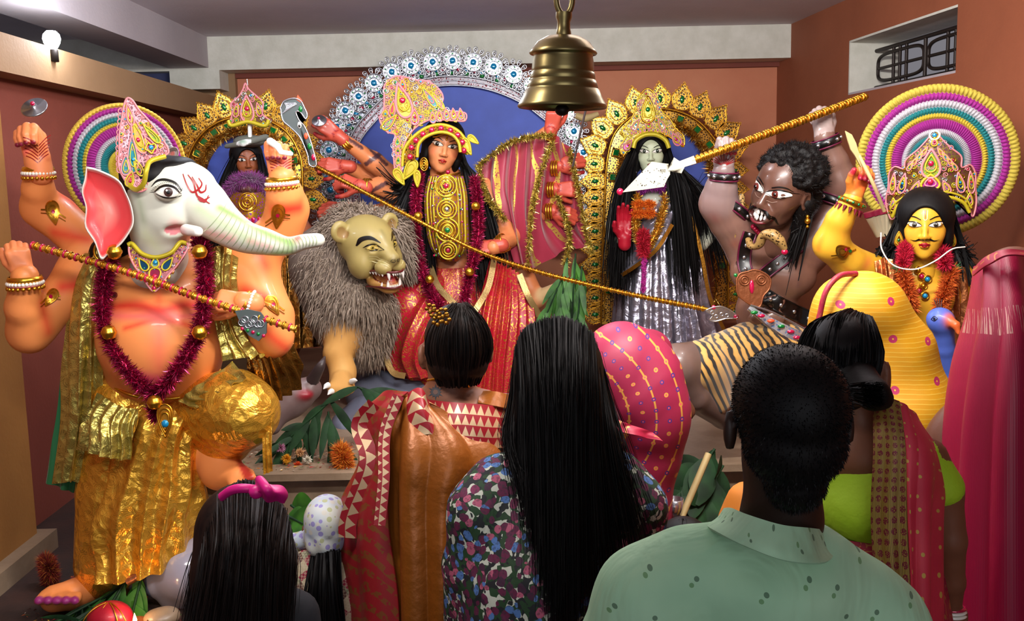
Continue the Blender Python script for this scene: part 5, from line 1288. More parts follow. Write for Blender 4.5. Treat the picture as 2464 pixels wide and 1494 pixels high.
v, f, col = b.mesh(1 / 75.)
col = brush(v, col, [([(0, .3, .3), (0, .6, .05)], .06, '#5f5a30', .5, 1), ([(-.2, .3, -.02), (-.12, .5, -.06)], .05, '#7a7440', .6, 1), ([(.2, .3, -.02), (.12, .5, -.06)], .05, '#7a7440', .6, 1), ([(0, .1, -.5), (0, .5, -.48)], .15, '#b08040', .6, 1), ([(-.19, .22, .28), (-.15, .25, .26)], .1, '#b89a5a', .4, 1)])
mb = MB(); W = v * HL @ FL.T + lc; mb.add(W, f, 'enamel', col); s = Surf(W, f, lc, FL, HL)
for q in (-1, 1):
    ex, ez = q * .158, .105
    s.poly(mb, [(ex + .062 * math.cos(a), ez + .034 * math.sin(a) - q * .012 * math.cos(a)) for a in np.linspace(0, 6.283, 20, endpoint=False)], 'enamel', lin('#c9b060'), 3, .003)
    s.disc(mb, ex, ez, .026, 'enamel', lin('#9a8430'), .005); s.disc(mb, ex, ez, .011, 'black_paint', off=.007)
    s.line(mb, [(ex + q * .09, ez + .0), (ex + q * .04, ez + .038), (ex - q * .03, ez + .036), (ex - q * .085, ez - .02)], [.004, .016, .016, .004], 'black_paint', off=.006)
    s.line(mb, [(ex + q * .075, ez - .005), (ex, ez - .036), (ex - q * .085, ez - .02)], [.003, .010, .003], 'black_paint', off=.006)
    s.line(mb, [(ex + q * .13, ez + .02), (ex + q * .08, ez + .10), (ex, ez + .12), (ex - q * .08, ez + .06)], [.01, .04, .045, .008], 'black_paint', off=.004)
    for i in range(3): s.line(mb, [(q * .20, .0 - i * .03), (q * .13, -.01 - i * .035), (q * .08, -.06 - i * .03)], [.002, .006, .002], 'enamel', lin('#c9c090'), off=.004)
lhead = mb.build('head', lion)
tm = MB()
def tooth(x, y, z, dx, dz, L, r): 
    p0 = lc + FL @ (A((x, y, z)) * HL); p1 = lc + FL @ (A((x + dx, y + .01, z + dz)) * HL); tube(tm, [p0, p0 * .5 + p1 * .5, p1], [r * HL, r * HL * .8, .001], 'white_paint', n=10)
for s_ in (-1, 1):
    tooth(s_ * .10, .56, -.185, 0, -.10, 1, .024); tooth(s_ * .085, .50, -.375, 0, .09, 1, .022)
    for i in range(5): tooth(s_ * (.145 + .008 * i), .48 - .06 * i, -.19, 0, -.045, 1, .018); tooth(s_ * (.125 + .01 * i), .42 - .06 * i, -.365, 0, .045, 1, .018)
for x in (-.06, -.03, 0, .03, .06): tooth(x, .60, -.19, 0, -.035, 1, .014); tooth(x, .52, -.385, 0, .035, 1, .014)
tm.build('teeth', lhead)
lm = MB()
for z0, yy in ((-.175, .0), (-.385, -.06)): tube(lm, [lc + FL @ (A((x, y + yy, z0 + dz)) * HL) for x, y, dz in ((-.185, .20, -.03), (-.16, .40, 0), (-.10, .575, .0), (0, .635, .0), (.10, .575, .0), (.16, .40, 0), (.185, .20, -.03))], .014 * HL * 1.0, 'enamel_dark', lin('#e0c9a0') if 0 else lin('#5a1a1c'), samp=50)
lm.build('lips', lhead)
# body, foreleg and paw
b = Body(.05); b.col = '#c79450'
b.pix([(800, 640, LN + .25, 105), (840, 770, LN + .18, 92), (860, 830, LN + .2, 70)], col='#6f6258'); b.pix([(860, 740, LN + .25, 90), (930, 800, LN + .35, 80)], col='#6f6258')
b.pix([(832, 800, LN + .06, 48), (812, 850, LN, 34), (826, 895, LN - .03, 27)]); b.pix([(826, 895, LN - .03, 27), (822, 925, LN - .10, 32)]); 
for i in range(4): b.pix([(822, 915, LN - .12, 20), (800 + i * 14, 934 + (i in (1, 2)) * 4, LN - .2, 14)], k=.02)
mb = MB(); v, f = add_body(mb, b, .011, 'matte', [(PX([(826, 850, LN - .1), (826, 890, LN - .1)]), .05, '#d6b878', .4, 1)]); lbody = mb.build('body', lion)
for i, (x, y, dx, dy) in enumerate(((790, 926, -12, 10), (800, 940, -12, 10), (818, 948, -2, 14), (846, 918, 14, -2))):
    cm = MB(); a_ = A(P(x, y, LN - .22)); b_ = A(P(x + dx, y + dy, LN - .26)); tube(cm, [a_, a_ * .5 + b_ * .5 + A((0, 0, .004)), b_], [S(7, LN), S(6, LN), .001], 'white_paint', n=10); cm.build('claw', lbody)
# mane: dense locks radiating from round the face and down the chest
mm = MB(); mbod = Body(.06); mbod.pix([(845, 560, LN + .2, 62), (800, 640, LN + .2, 78), (830, 740, LN + .14, 74), (862, 800, LN + .14, 58)]); mbod.pix([(850, 560, LN + .2, 55), (930, 560, LN + .22, 50), (960, 630, LN + .26, 40)])
mbod.pix([(860, 720, LN + .05, 50), (905, 740, LN + .08, 45), (890, 830, LN + .15, 40)])
v, f, c = mbod.mesh(.012); mm.add(v, f, 'mane_hair')
rnd = np.random.RandomState(8); nrm = np.zeros_like(v); fn = np.cross(v[f[:, 1]] - v[f[:, 0]], v[f[:, 3]] - v[f[:, 0]]); 
for k in range(4): np.add.at(nrm, f[:, k], fn)
nrm /= np.linalg.norm(nrm, axis=1)[:, None] + 1e-9
if ((v - v.mean(0)) * nrm).sum() < 0: nrm = -nrm
ctrh = lc + A((0, .1, .05)); N_ = 9500; ii = rnd.randint(len(v), size=N_)
p = v[ii]; rad = p - ctrh; rad /= np.linalg.norm(rad, axis=1)[:, None]; dwn = A((0, -.1, -1)); fl_ = rad * .5 + dwn * .6 + nrm[ii] * .55 + rnd.normal(size=(N_, 3)) * .28; fl_ /= np.linalg.norm(fl_, axis=1)[:, None]
L_ = (.03 + .045 * rnd.rand(N_))[:, None]; sd = np.cross(fl_, nrm[ii] + rnd.normal(size=(N_, 3)) * .4); sd /= np.linalg.norm(sd, axis=1)[:, None] + 1e-9; w_ = .0034
q1 = p + fl_ * L_ * .5 + nrm[ii] * .008; q2 = p + fl_ * L_ + dwn * L_ * .25
V_ = np.stack([p - sd * w_, p + sd * w_, q1 + sd * w_ * .8, q1 - sd * w_ * .8, q2], 1).reshape(-1, 3); b0 = np.arange(N_)[:, None] * 5
mm.add(V_, (b0 + A((0, 1, 2, 3)).astype(int)), 'mane_hair'); mm.add(V_, (b0 + A((3, 2, 4)).astype(int)), 'mane_hair'); mm.build('mane', lion)
m = MB(); c_ = P(866, 540, LN - .02); 
for i in range(7): a = i * .9; ball(m, A(c_) + A((.012 * math.cos(a), -.01 * (i % 2), .012 * math.sin(a))), (.016, .010, .016), 'gem_red', n=10)
tag(m.build('red_flower'), 'small crimson flower tucked on the brow of the lion', 'flower')
# ================================================================ white-faced statue in silver
W = 6.25; dd = S(1, W)
sar = thing('white_faced_statue', P(1570, 830, W), 'white-faced statue with very long black hair and shiny silver drapery', 'statue')
hc = A(P(1566, 366, W - .1)); HW = S(104, W); FW = head_frame(camyaw(1566), -3, 0)
mb = MB(); b = Body(.03); b.col = '#c9cdbb'
b.ell(P(1572, 500, W), (S(78, W), S(50, W), S(80, W))); b.ell(P(1570, 610, W), (S(62, W), S(48, W), S(80, W)), k=.08)
b.pix([(1568, 410, W - .05, 24), (1570, 440, W, 30)], k=.04)
b.pix([(1510, 470, W, 28), (1478, 540, W - .05, 20), (1480, 570, W - .1, 19)]); b.pix([(1480, 572, W - .1, 18), (1502, 575, W - .29, 14)])
b.pix([(1640, 480, W, 28), (1690, 530, W - .02, 22), (1712, 555, W - .04, 22)]); b.pix([(1712, 558, W - .04, 22), (1690, 590, W - .12, 14)])
b.ell(P(1572, 760, W), (S(60, W), S(40, W), S(80, W)))
add_body(mb, b, .010, 'enamel', [(PX([(1475, 560, W - .1)]), .05, '#a6c08a', .6, 1), (PX([(1700, 545, W - .1)]), .05, '#b3c49a', .6, 1)])
head(mb, hc, HW, FW, '#bcc5a6', lip='#8a2a2a', eyes=1.25, neck=(.15, .17, .4), eyetilt=.3, iris='#23301c')
ex = [([(0, .1 + r_ * .1, .1), (.12, .2 + .1 * r_, .1)], .014, '#f0a0a0', .8, .2) for r_ in range(4)]
hand(mb, P(1503, 575, W - .3), (0, -.1, 1), (0, 1, 0), S(88, W), 'enamel', '#b3182e', side=1, curl=(12, 20, 12), extra=[([(x, z, -.1), (x + .1, z + .06, -.1)], .014, '#e88a90', .8, .2) for x in (-.14, -.02, .1) for z in (.0, .12, .24, .36)])
mb.build('body', sar)
m = MB(); hair_cap(m, hc, HW, FW, k=1.08)
hairfall(m, PX([(1535, 340, W - .1), (1528, 380, W - .12)]), PX([(1490, 480, W - .16), (1512, 470, W - .22)]), PX([(1478, 690, W - .18), (1500, 620, W - .24)]), 1000, .004, 'black_hair', .032, 5)
hairfall(m, PX([(1600, 345, W - .1), (1606, 390, W - .14)]), PX([(1622, 480, W - .24), (1650, 470, W - .2)]), PX([(1640, 690, W - .26), (1668, 660, W - .2)]), 1300, .004, 'black_hair', .032, 6)
hairfall(m, PX([(1606, 380, W - .05), (1612, 400, W - .05)]), PX([(1660, 450, W - .1), (1690, 480, W - .1)]), PX([(1690, 500, W - .12), (1740, 640, W - .06)]), 600, .004, 'black_hair', .032, 7)
m.build('hair', sar)
c = [P(1575, y, W) for y in (560, 640, 720, 872)]
m = MB(); loft(m, [(P(1578, 500, W).x, W, P(1578, 500, W).z, S(66, W), .17), (c[0].x, W, c[0].z, S(62, W), .17), (c[1].x, W, c[1].z, S(78, W), .22), (c[2].x, W, c[2].z, S(92, W), .26), (c[3].x, W, c[3].z, S(108, W), .3)], 'silver_foil', 200, 90, folds(22, .07), uvs=(3, 1.5)); m.build('silver_skirt', sar)
m = MB(); rows = [PX(r) for r in [[(1600, 470, W - .2), (1625, 480, W - .2), (1650, 500, W - .14)], [(1610, 600, W - .26), (1650, 600, W - .26), (1700, 600, W - .14)], [(1630, 720, W - .3), (1670, 720, W - .3), (1725, 720, W - .16)], [(1640, 830, W - .34), (1700, 830, W - .34), (1765, 830, W - .2)]]]
sheet(m, rows, 90, 90, 'silver_foil', lambda U, V: .035 * np.abs(np.sin(10 * U + 2 * V)), thick=.004)
rows = [PX(r) for r in [[(1600, 465, W - .24), (1560, 520, W - .3), (1530, 560, W - .2)], [(1620, 520, W - .26), (1590, 600, W - .34), (1500, 660, W - .24)]]]
sheet(m, rows, 60, 30, 'silver_foil', lambda U, V: .015 * np.abs(np.sin(9 * V + 2 * U)), thick=.004); m.build('silver_shawl', sar)
m = MB()
for l in ([(1618, 540, W - .34), (1580, 600, W - .38), (1530, 640, W - .32), (1496, 662, W - .26)], [(1665, 520, W - .24), (1690, 620, W - .26), (1710, 720, W - .28), (1760, 830, W - .3)]): ribbon(m, l, .022, 'gold_dark')
m.build('shawl_border', sar)
m = MB(); fl = Flat(P(1560, 290, W - .16), frame((0, -1, .05)), 1); cp = lambda l: [(-(x - 1560) * dd, -(y - 290) * dd) for x, y in l]
o = cp([(1500, 372), (1492, 350), (1505, 330), (1498, 312), (1512, 296), (1528, 270), (1536, 240), (1558, 218), (1580, 240), (1590, 270), (1610, 290), (1622, 310), (1640, 328), (1640, 350), (1622, 340), (1600, 325), (1565, 315), (1530, 328)])
fl.slab(m, o, 'crown_filigree', t=.02); fl.loop(m, o, .005, 'gold', off=.02, samp=120); curls(m, fl, o, 60, .016, .022, ('gold', 'yellow_cord', 'pink_cord'), .003, 2)
crown_bits(m, fl, cp, dd, [(1558, 266, 20, 30, 0, '#c99a3a', 'gold', 'gem_green'), (1560, 300, 10, 10, 0, '#3a8a50', 'pink_cord', 'gem_red'), (1530, 300, 8, 14, .5, '#8a8a80', 'pink_cord', 'gem_blue'), (1588, 300, 8, 14, -.5, '#8a8a80', 'pink_cord', 'gem_blue'), (1512, 345, 10, 14, .6, '#8a2a70', 'pink_cord', 'gem_red'), (1622, 335, 12, 16, -.6, '#6a2a7a', 'pink_cord', 'gem_red')] + [(1520 + 10 * i, 318 - 6 * math.sin(i / 9 * 3.14), 4, 6, 0, '#b03040', 'yellow_cord', 'gem_blue') for i in range(10)])
arc = [P(x, y, W - .28) for x, y in ((1524, 356), (1530, 338), (1548, 326), (1566, 323), (1584, 326), (1602, 338), (1610, 356))]
tube(m, arc, .014, 'yellow_cord', samp=40); m.build('crown', sar)
m = MB(); tinsel(m, PX([(1535, 462, W - .16), (1550, 446, W - .2), (1590, 446, W - .2), (1606, 462, W - .16)]), S(18, W), 3500, 'matte', ['#7c1f74', '#96308c'], samp=30, seed=48, w=.004); m.build('collar', sar)
gl = MB()
tinsel(gl, PX([(1535, 470, W - .24), (1530, 540, W - .34), (1550, 600, W - .38), (1585, 545, W - .36), (1600, 470, W - .24)]), S(14, W), 5000, 'glitter', ['#e0a838', '#b9781c', '#f0d070'], samp=80, seed=41, w=.004)
tag(gl.build('tinsel_garland'), 'gold tinsel garland round the neck of the white-faced statue', 'garland')
gl = MB()
for x in (1536, 1562):
    for y in (492, 514): tinsel(gl, PX([(x - 8, y, W - .38), (x + 8, y, W - .38)]), S(13, W), 900, 'matte', ['#e8701c', '#f08a2a', '#c85010'], samp=10, seed=x + y, w=.004)
tinsel(gl, PX([(1548, 560, W - .4), (1548, 610, W - .42)]), S(18, W), 2600, 'matte', ['#c01a30', '#d83048', '#a01020'], samp=20, seed=43, w=.004)
tinsel(gl, PX([(1550, 620, W - .42), (1548, 700, W - .42)]), S(7, W), 1500, 'matte', ['#c02a9a', '#d850b0'], samp=20, seed=44, w=.004)
tag(gl.build('flower_pendant'), 'orange and red tassel pendant on the chest of the white-faced statue', 'pendant')

# ================================================================ dark-faced statue, far left
L_ = 5.6; dl = S(1, L_)
lak = thing('dark_faced_statue', P(640, 900, L_), 'small-faced statue with purple collar and bronze brocade skirt, half hidden behind the elephant-headed one', 'statue')
hc = A(P(594, 386, L_)); HK = S(92, L_); FK = head_frame(camyaw(594) + 4, -3, -3)
mb = MB(); b = Body(.03); b.col = '#8a4a30'
b.ell(P(600, 520, L_), (S(70, L_), S(45, L_), S(75, L_))); b.pix([(595, 420, L_, 19), (598, 450, L_, 26)], k=.04); b.ell(P(620, 640, L_), (S(70, L_), S(50, L_), S(90, L_)), k=.08)
b.pix([(655, 480, L_, 26), (720, 540, L_ - .1, 22), (745, 570, L_ - .2, 18)])
b.ell(P(660, 800, L_), (S(70, L_), S(50, L_), S(90, L_)), k=.08)
add_body(mb, b, .011, 'enamel'); head(mb, hc, HK, FK, '#94502f', lip='#7a1a14', eyes=1.1, neck=(.14, .16, .4)); mb.build('body', lak)
m = MB(); hair_cap(m, hc, HK, FK, k=1.08)
hairfall(m, PX([(565, 370, L_ - .05), (560, 400, L_ - .05)]), PX([(530, 470, L_ - .1), (550, 460, L_ - .12)]), PX([(520, 600, L_ - .1), (560, 560, L_ - .12)]), 260, .008, 'black_hair', .02, 15)
hairfall(m, PX([(625, 370, L_ - .05), (630, 400, L_ - .05)]), PX([(640, 460, L_ - .12), (655, 470, L_ - .1)]), PX([(650, 560, L_ - .12), (690, 640, L_ - .1)]), 260, .008, 'black_hair', .02, 16); m.build('hair', lak)
m = MB(); plain('purple_cloth', '#7c1f74', .6, 0, sheen=.5); tinsel(m, PX([(548, 470, L_ - .14), (565, 440, L_ - .18), (598, 430, L_ - .22), (630, 442, L_ - .18), (648, 475, L_ - .14)]), S(22, L_), 5000, 'purple_cloth', ['#ffffff'], samp=60, seed=51, w=.004); m.build('collar', lak)
m = MB(); sheet(m, [PX(r) for r in [[(562, 462, L_ - .16), (597, 466, L_ - .24), (636, 462, L_ - .16)], [(548, 510, L_ - .18), (597, 510, L_ - .28), (645, 510, L_ - .18)], [(552, 570, L_ - .18), (600, 575, L_ - .26), (650, 565, L_ - .18)]]], 40, 40, 'apron_filigree', thick=.01)
fl = Flat(P(597, 500, L_ - .29), frame((0, -1, 0)), 1)
for r_ in (20, 12, 6): fl.loop(m, ringpts(0, .03, r_ * dl), .005, 'gold')
for i in range(8): fl.gem(m, (-24 + 7 * i) * dl, (-28 - 4 * (i % 2)) * dl, .012, ('gem_red', 'purple_cloth')[i % 2], .018)
m.build('breastplate', lak)
m = MB(); rows = [PX(r) for r in [[(600, 600, L_ - .25), (680, 590, L_ - .3), (740, 600, L_ - .15)], [(600, 720, L_ - .3), (690, 710, L_ - .4), (770, 710, L_ - .2)], [(610, 850, L_ - .35), (700, 840, L_ - .45), (790, 830, L_ - .25)]]]
sheet(m, rows, 110, 70, 'bronze_foil', lambda U, V: .05 * np.abs(np.sin(17 * U + 2 * V)), thick=.004); m.build('skirt', lak)
m = MB(); fl = Flat(P(597, 262, L_ - .1), frame((0, -1, 0)), 1); cp = lambda l: [(-(x - 597) * dl, -(y - 262) * dl) for x, y in l]
o = cp([(555, 295), (562, 270), (560, 250), (578, 235), (590, 218), (596, 205), (603, 218), (618, 232), (634, 250), (632, 275), (648, 292), (625, 302), (598, 294), (572, 300)])
fl.slab(m, o, 'crown_filigree', t=.02); fl.loop(m, o, .005, 'pink_cord', off=.02, samp=100); curls(m, fl, o, 34, .014, .022, cr=.0026, seed=3); crown_bits(m, fl, cp, dl, [(597, 262, 20, 30, 0, '#b8a040', 'pink_cord', 'gem_red'), (572, 265, 9, 16, .2, '#8a2a5a', 'pink_cord', None), (624, 265, 9, 16, -.2, '#8a2a5a', 'pink_cord', None)])
fl.loop(m, cp([(552, 288), (560, 300), (597, 292), (636, 302), (646, 288)]), .012, 'yellow_cord', off=.024, closed=False); tube(m, [P(596, 205, L_ - .1), P(594, 190, L_ - .1)], .003, 'steel'); tube(m, [P(600, 290, L_ - .08), P(602, 345, L_ - .1)], .012, 'pearl', n=6)
m.build('crown', lak)
m = MB(); bb = Body(.02); bb.ell(P(600, 340, L_ - .05), (S(38, L_), S(30, L_), S(15, L_))); bb.pix([(545, 352, L_ - .2, 6), (585, 345, L_ - .28, 8), (640, 330, L_ - .2, 8)], k=.03)
v, f = add_body(m, bb, .01, 'matte', [(PX([(560, 340, L_ - .3), (620, 335, L_ - .3)]), .04, '#2a6a3a', .7, .8), (PX([(575, 330, L_ - .3), (610, 325, L_ - .3)]), .02, '#7a2a4a', .8, .8)]); m.build('cap', lak)
for ch_ in lak.children:
    if ch_.name.startswith('cap'):
        ca = ch_.data.color_attributes['Col'].data; arr = np.zeros(len(ca) * 4, np.float32); ca.foreach_get('color', arr); arr = arr.reshape(-1, 4); k = arr[:, :3].min(1) > .9; arr[k, :3] = lin('#6a6c62'); ca.foreach_set('color', arr.ravel())
# bird-headed bow between the statues
pc = thing('bird_headed_bow', P(735, 400, 4.9), 'silver bird-headed bow end with orange crest rising left of the silver halo', 'bow')
m = MB(); Yb = 4.9; fl = Flat(P(710, 320, Yb), frame((0, -1, 0)), 1); kb = S(1, Yb); cp = lambda l: [(-(x - 710) * kb, -(y - 320) * kb) for x, y in l]
o = cp([(680, 262), (690, 246), (712, 240), (728, 246), (736, 262), (742, 278), (738, 288), (726, 272), (716, 272), (722, 290), (734, 305), (744, 330), (752, 360), (758, 396), (742, 396), (738, 370), (722, 330), (700, 306), (684, 290)])
plain('grey_card', '#5a6262', .35, .5); fl.slab(m, o, 'grey_card', t=.012); fl.loop(m, o, .004, 'silver', off=.014, samp=120)
for i in range(9): fl.loop(m, cp([(684 + 3 * i, 275 - i * 2), (694 + 3 * i, 262 - i), (690 + 3 * i, 250)]), .0025, 'silver', off=.014, closed=False, samp=10)
for x, y, mt in ((727, 265, 'gem_green'), (723, 302, 'white_paint'), (723, 304, 'black_paint'), (737, 328, 'orange_paint'), (744, 352, 'gem_green'), (752, 378, 'gem_red')):
    if mt == 'orange_paint' and mt not in MATS: plain('orange_paint', '#d9502a', .4)
    fl.gem(m, *cp([(x, y)])[0], (5 if mt != 'black_paint' else 3) * kb, mt, (8 if mt != 'black_paint' else 4) * kb, off=.016 + (.003 if mt == 'black_paint' else 0))
m.build('bow_arm', pc)
m = MB(); fl.slab(m, cp([(718, 243), (722, 232), (732, 246), (728, 250)]), 'orange_paint', t=.012, off=.002); m.build('crest', pc)
brass_disc(768, 290, D - .2, 18, 'small grey metal disc held up by the topmost left hand of the central statue')
# ================================================================ dark demon statue
M_ = 4.2; dm_ = S(1, M_)
dem = thing('dark_warrior_statue', P(1760, 1010, M_), 'dark brown bare-chested warrior statue with moustache, gritted teeth and studded leather straps', 'statue')
DK, GY, RD_ = '#55382f', '#7f6a68', '#6e3a30'
mb = MB(); b = Body(.04); b.col = '#6b4a3d'
b.ell(P(1865, 640, M_ + .05), (S(100, M_), S(72, M_), S(78, M_))); b.ell(P(1805, 655, M_ - .04), (S(48, M_), S(36, M_), S(44, M_)), k=.05); b.ell(P(1905, 670, M_ - .04), (S(58, M_), S(36, M_), S(44, M_)), k=.05)
b.ell(P(1845, 750, M_ + .03), (S(76, M_), S(60, M_), S(80, M_)), k=.06); b.ell(P(1850, 840, M_ + .05), (S(90, M_), S(66, M_), S(50, M_)), k=.06)
for x in (1822, 1868):
    for y in (725, 765): b.ell(P(x, y, M_ - .13), (S(22, M_), S(10, M_), S(17, M_)), k=.03)
b.ell(P(1800, 590, M_ + .02), (S(46, M_), S(46, M_), S(44, M_)), k=.05); b.ell(P(1940, 600, M_ + .05), (S(56, M_), S(50, M_), S(50, M_)), k=.05)
b.pix([(1795, 600, M_, 46), (1752, 530, M_ - .05, 46), (1728, 490, M_ - .08, 42)], col='#7a5a50'); b.pix([(1730, 490, M_ - .08, 42), (1736, 450, M_ - .11, 37), (1742, 410, M_ - .14, 26)], col=GY)
b.pix([(1945, 600, M_ + .05, 50), (2000, 510, M_ + .06, 42), (2022, 440, M_ + .04, 40)], col='#6a4840'); b.pix([(2022, 440, M_ + .04, 39), (2008, 390, M_ + .02, 33), (1984, 330, M_, 25)], col='#74564c')
b.pix([(1830, 560, M_, 34), (1850, 520, M_ - .04, 34)], k=.05)
# bent leg towards the left, second leg to the right
b.pix([(1810, 860, M_, 70), (1700, 870, M_ - .22, 56), (1630, 876, M_ - .36, 50)], col='#6e5850'); b.pix([(1628, 885, M_ - .36, 48), (1670, 950, M_ - .3, 40), (1740, 1000, M_ - .16, 32), (1790, 1030, M_ - .1, 26)], col='#6e5850')
b.pix([(1900, 870, M_, 66), (1960, 900, M_ - .25, 54), (1990, 940, M_ - .3, 46)], col='#6e5850')
st = []
def dp(l, r, c, s_=.6, so=1.0): st.append((PX(l), S(r, M_), c, s_, so))
dp([(1800, 620, M_ - .1), (1800, 640, M_ - .12)], 34, '#8a6a62', .5); dp([(1905, 650, M_ - .12)], 40, '#8a6c64', .5); dp([(1720, 520, M_ - .12)], 30, '#8a3a2c', .6); dp([(1770, 590, M_ - .1)], 30, '#8a3a2c', .5); dp([(1960, 560, M_)], 50, '#2e1c18', .5)
dp([(2010, 380, M_ - .08)], 22, '#7a2c22', .5); dp([(1610, 860, M_ - .48), (1620, 880, M_ - .48)], 12, '#7a1a18', .8, .5); dp([(1700, 930, M_ - .3)], 26, '#3c3040', .6); dp([(1668, 900, M_ - .4), (1690, 930, M_ - .36)], 16, '#50404a', .6)
v, f = add_body(mb, b, .009, 'enamel_dark', st); ds = PixSurf(v, f, M_)
ds.disc(mb, 1776, 633, 6, 'enamel', lin('#3a1c18')); ds.disc(mb, 1893, 642, 7, 'enamel', lin('#3a1c18')); 
for r_ in (10, 6, 2.5): ds.disc(mb, 1818, 801, r_, 'enamel_dark', lin('#8a7a74' if r_ != 6 else '#3a2c28'), off=.003)
NR = '#8a1024'
F_, Wv, ff = hand(mb, P(1742, 405, M_ - .14), (.06, -.15, 1), (0, 1, .15), S(112, M_), 'enamel_dark', '#8d7a78', side=1, curl=(55, 88, 36), nail=NR, palm='#9c8684', thumb=(.2, .9, -.3), thick=1.2)
stripes(Wv, ff, M_, [[(1742 + math.sin(a) * 6, 397 - 3 * math.cos(a)), (1742 + math.sin(a) * 30, 388 - 18 * math.cos(a))] for a in np.linspace(-1.5, 1.5, 11)], 2.0)
hand(mb, P(1984, 330, M_), (-.2, -.05, 1), (0, -1, .15), S(112, M_), 'enamel_dark', '#9a8884', side=1, curl=(60, 85, 60), thumb=(.6, .6, -.5), thick=1.25)
hc = A(P(1884, 456, M_ - .12)); HD = S(186, M_); FD2 = head_frame(camyaw(1884) - 34, -6, 20)
s = head(mb, hc, HD, FD2, '#5a3c31', mat='enamel_dark', feminine=False, eyes=1.5, open_mouth=True, nose=1.35, neck=(.2, .22, .45), eyew='#e8e0d6', iris='#5a1c14', gaze=(.02, -.004), eyetilt=.25, brow=.85, paint=[([(0, .3, -.15), (.15, .3, -.1)], .1, '#64453a', .5, 1), ([(.15, .35, -.03)], .1, '#7c6058', .4, 1)])
for q in (-1, 1):
    s.line(mb, [(q * .02, -.185), (q * .09, -.20), (q * .17, -.27), (q * .20, -.36)], [.02, .04, .03, .01], 'black_paint', off=.004)
    s.line(mb, [(q * .05, -.075), (q * .11, -.08), (q * .17, -.05)], .006, 'enamel', lin('#a08478'), off=.003)
for i, x in enumerate(np.linspace(-.115, .115, 7)):
    for z, r_ in ((-.235, .021), (-.305, .019)):
        p_ = hc + FD2 @ (A((x, .42 - abs(x) * .7, z)) * HD); ball(mb, p_, (HD * .021, HD * .016, HD * .042), 'white_paint', n=10, R=FD2)
lp = [(.155 * math.cos(a), .44 - .12 * abs(math.cos(a)) ** 2, -.272 + .098 * math.sin(a)) for a in np.linspace(0, 6.283, 30, endpoint=False)]
tube(mb, [hc + FD2 @ (A(p_) * HD) for p_ in lp], HD * .017, 'enamel_dark', lin('#6a1c26'), closed=True)
mb.build('body', dem)
# hair: short curls on the skull, long locks on the neck
m = MB(); hb = Body(.03); hb.ell((0, -.14, .2), (.40, .42, .34)); hb.ell((0, -.28, -.05), (.36, .28, .36)); hb.ell((0, .40, -.02), (.30, .30, .38), k=.03, cut=True); hb.cap((-.3, -.1, -.1), (-.28, -.14, -.62), .12, .08)
hb.cap((.3, -.08, -.1), (.27, -.10, -.60), .10, .08); hb.cap((0, -.3, -.2), (0, -.3, -.6), .25, .16)
rr = np.random.RandomState(2)
for i in range(150):
    a, e_ = rr.uniform(0, 6.283), rr.uniform(-.1, 1.5); p_ = A((.40 * math.cos(a) * math.cos(e_), -.14 + .42 * math.sin(a) * math.cos(e_), .2 + .34 * math.sin(e_)))
    if p_[1] < .2 or p_[2] > .36: hb.ell(p_, .045, k=.02)
v, f, c = hb.mesh(1 / 50.); m.add(v * HD @ FD2.T + hc, f, 'black_hair')
hairfall(m, [hc + FD2 @ (A(q) * HD) for q in ((.3, -.2, .0), (0, -.4, 0), (-.3, -.2, 0))], [hc + FD2 @ (A(q) * HD) for q in ((.34, -.2, -.3), (0, -.45, -.3), (-.36, -.1, -.3))], [hc + FD2 @ (A(q) * HD) + A((0, 0, -.03)) for q in ((.3, -.15, -.7), (0, -.4, -.7), (-.33, 0, -.7))], 500, .005, 'black_hair', .02, 9)
nn_ = 7000; ii = rr.randint(len(v), size=nn_); p = (v * HD @ FD2.T + hc)[ii]; d = rr.normal(size=(nn_, 3)) * .9 + (p - hc) / .12; t = np.cross(d, rr.normal(size=d.shape)); t /= np.linalg.norm(t, axis=1)[:, None]
m.add(np.stack([p - t * .0012, p + t * .0012, p + d * .007], 1).reshape(-1, 3), np.arange(3 * nn_).reshape(-1, 3), 'black_hair')
m.build('hair', dem)
m = MB(); c = hc + FD2 @ (A((-.40, -.05, -.22)) * HD)
for dz, r_ in ((0, .008), (-.018, .013), (-.04, .007)): ball(m, c + A((0, 0, dz)), r_, 'gold', n=10)
m.build('earring', dem)
# straps
def strap(name, l, w, mat='leather', studs=8, edge='#5a1030', n=60):
    m = MB(); p = spline(l, n); a = A([ds.pt(x, y, .008) for x, y in p]); t = np.gradient(p, axis=0); t /= np.linalg.norm(t, axis=1)[:, None]; nn = np.stack([-t[:, 1], t[:, 0]], 1)
    rows = [A([ds.pt(*(p[i] + nn[i] * k * w / 2), .010) for i in range(n)]) for k in (-1, -.5, 0, .5, 1)]
    for r_ in rows:
        for _ in range(3): r_[1:-1] = (r_[:-2] + r_[1:-1] * 2 + r_[2:]) / 4
    m.add(np.vstack(rows), grid_faces(5, n)[:, ::-1], mat); m.add(np.vstack(rows) + A((0, .008, 0)), grid_faces(5, n), mat)
    for r_ in (rows[0], rows[-1]): tube(m, r_, .004, 'enamel', lin(edge), n=6)
    for i in np.linspace(2, n - 3, studs).astype(int): ball(m, rows[2][i] + A((0, -.003, 0)), (.0085, .005, .0085), 'silver', n=10)
    m.build(name, dem)
strap('chest_strap', [(1805, 560), (1793, 600), (1792, 640), (1808, 675)], 30, studs=5); strap('chest_strap', [(1925, 590), (1890, 620), (1850, 650), (1825, 672)], 28, studs=7)
strap('waist_strap', [(1830, 705), (1880, 735), (1950, 768)], 34, studs=5, edge='#0a0808'); strap('belt', [(1775, 800), (1820, 824), (1880, 826), (1945, 800)], 26, 'enamel', studs=9)
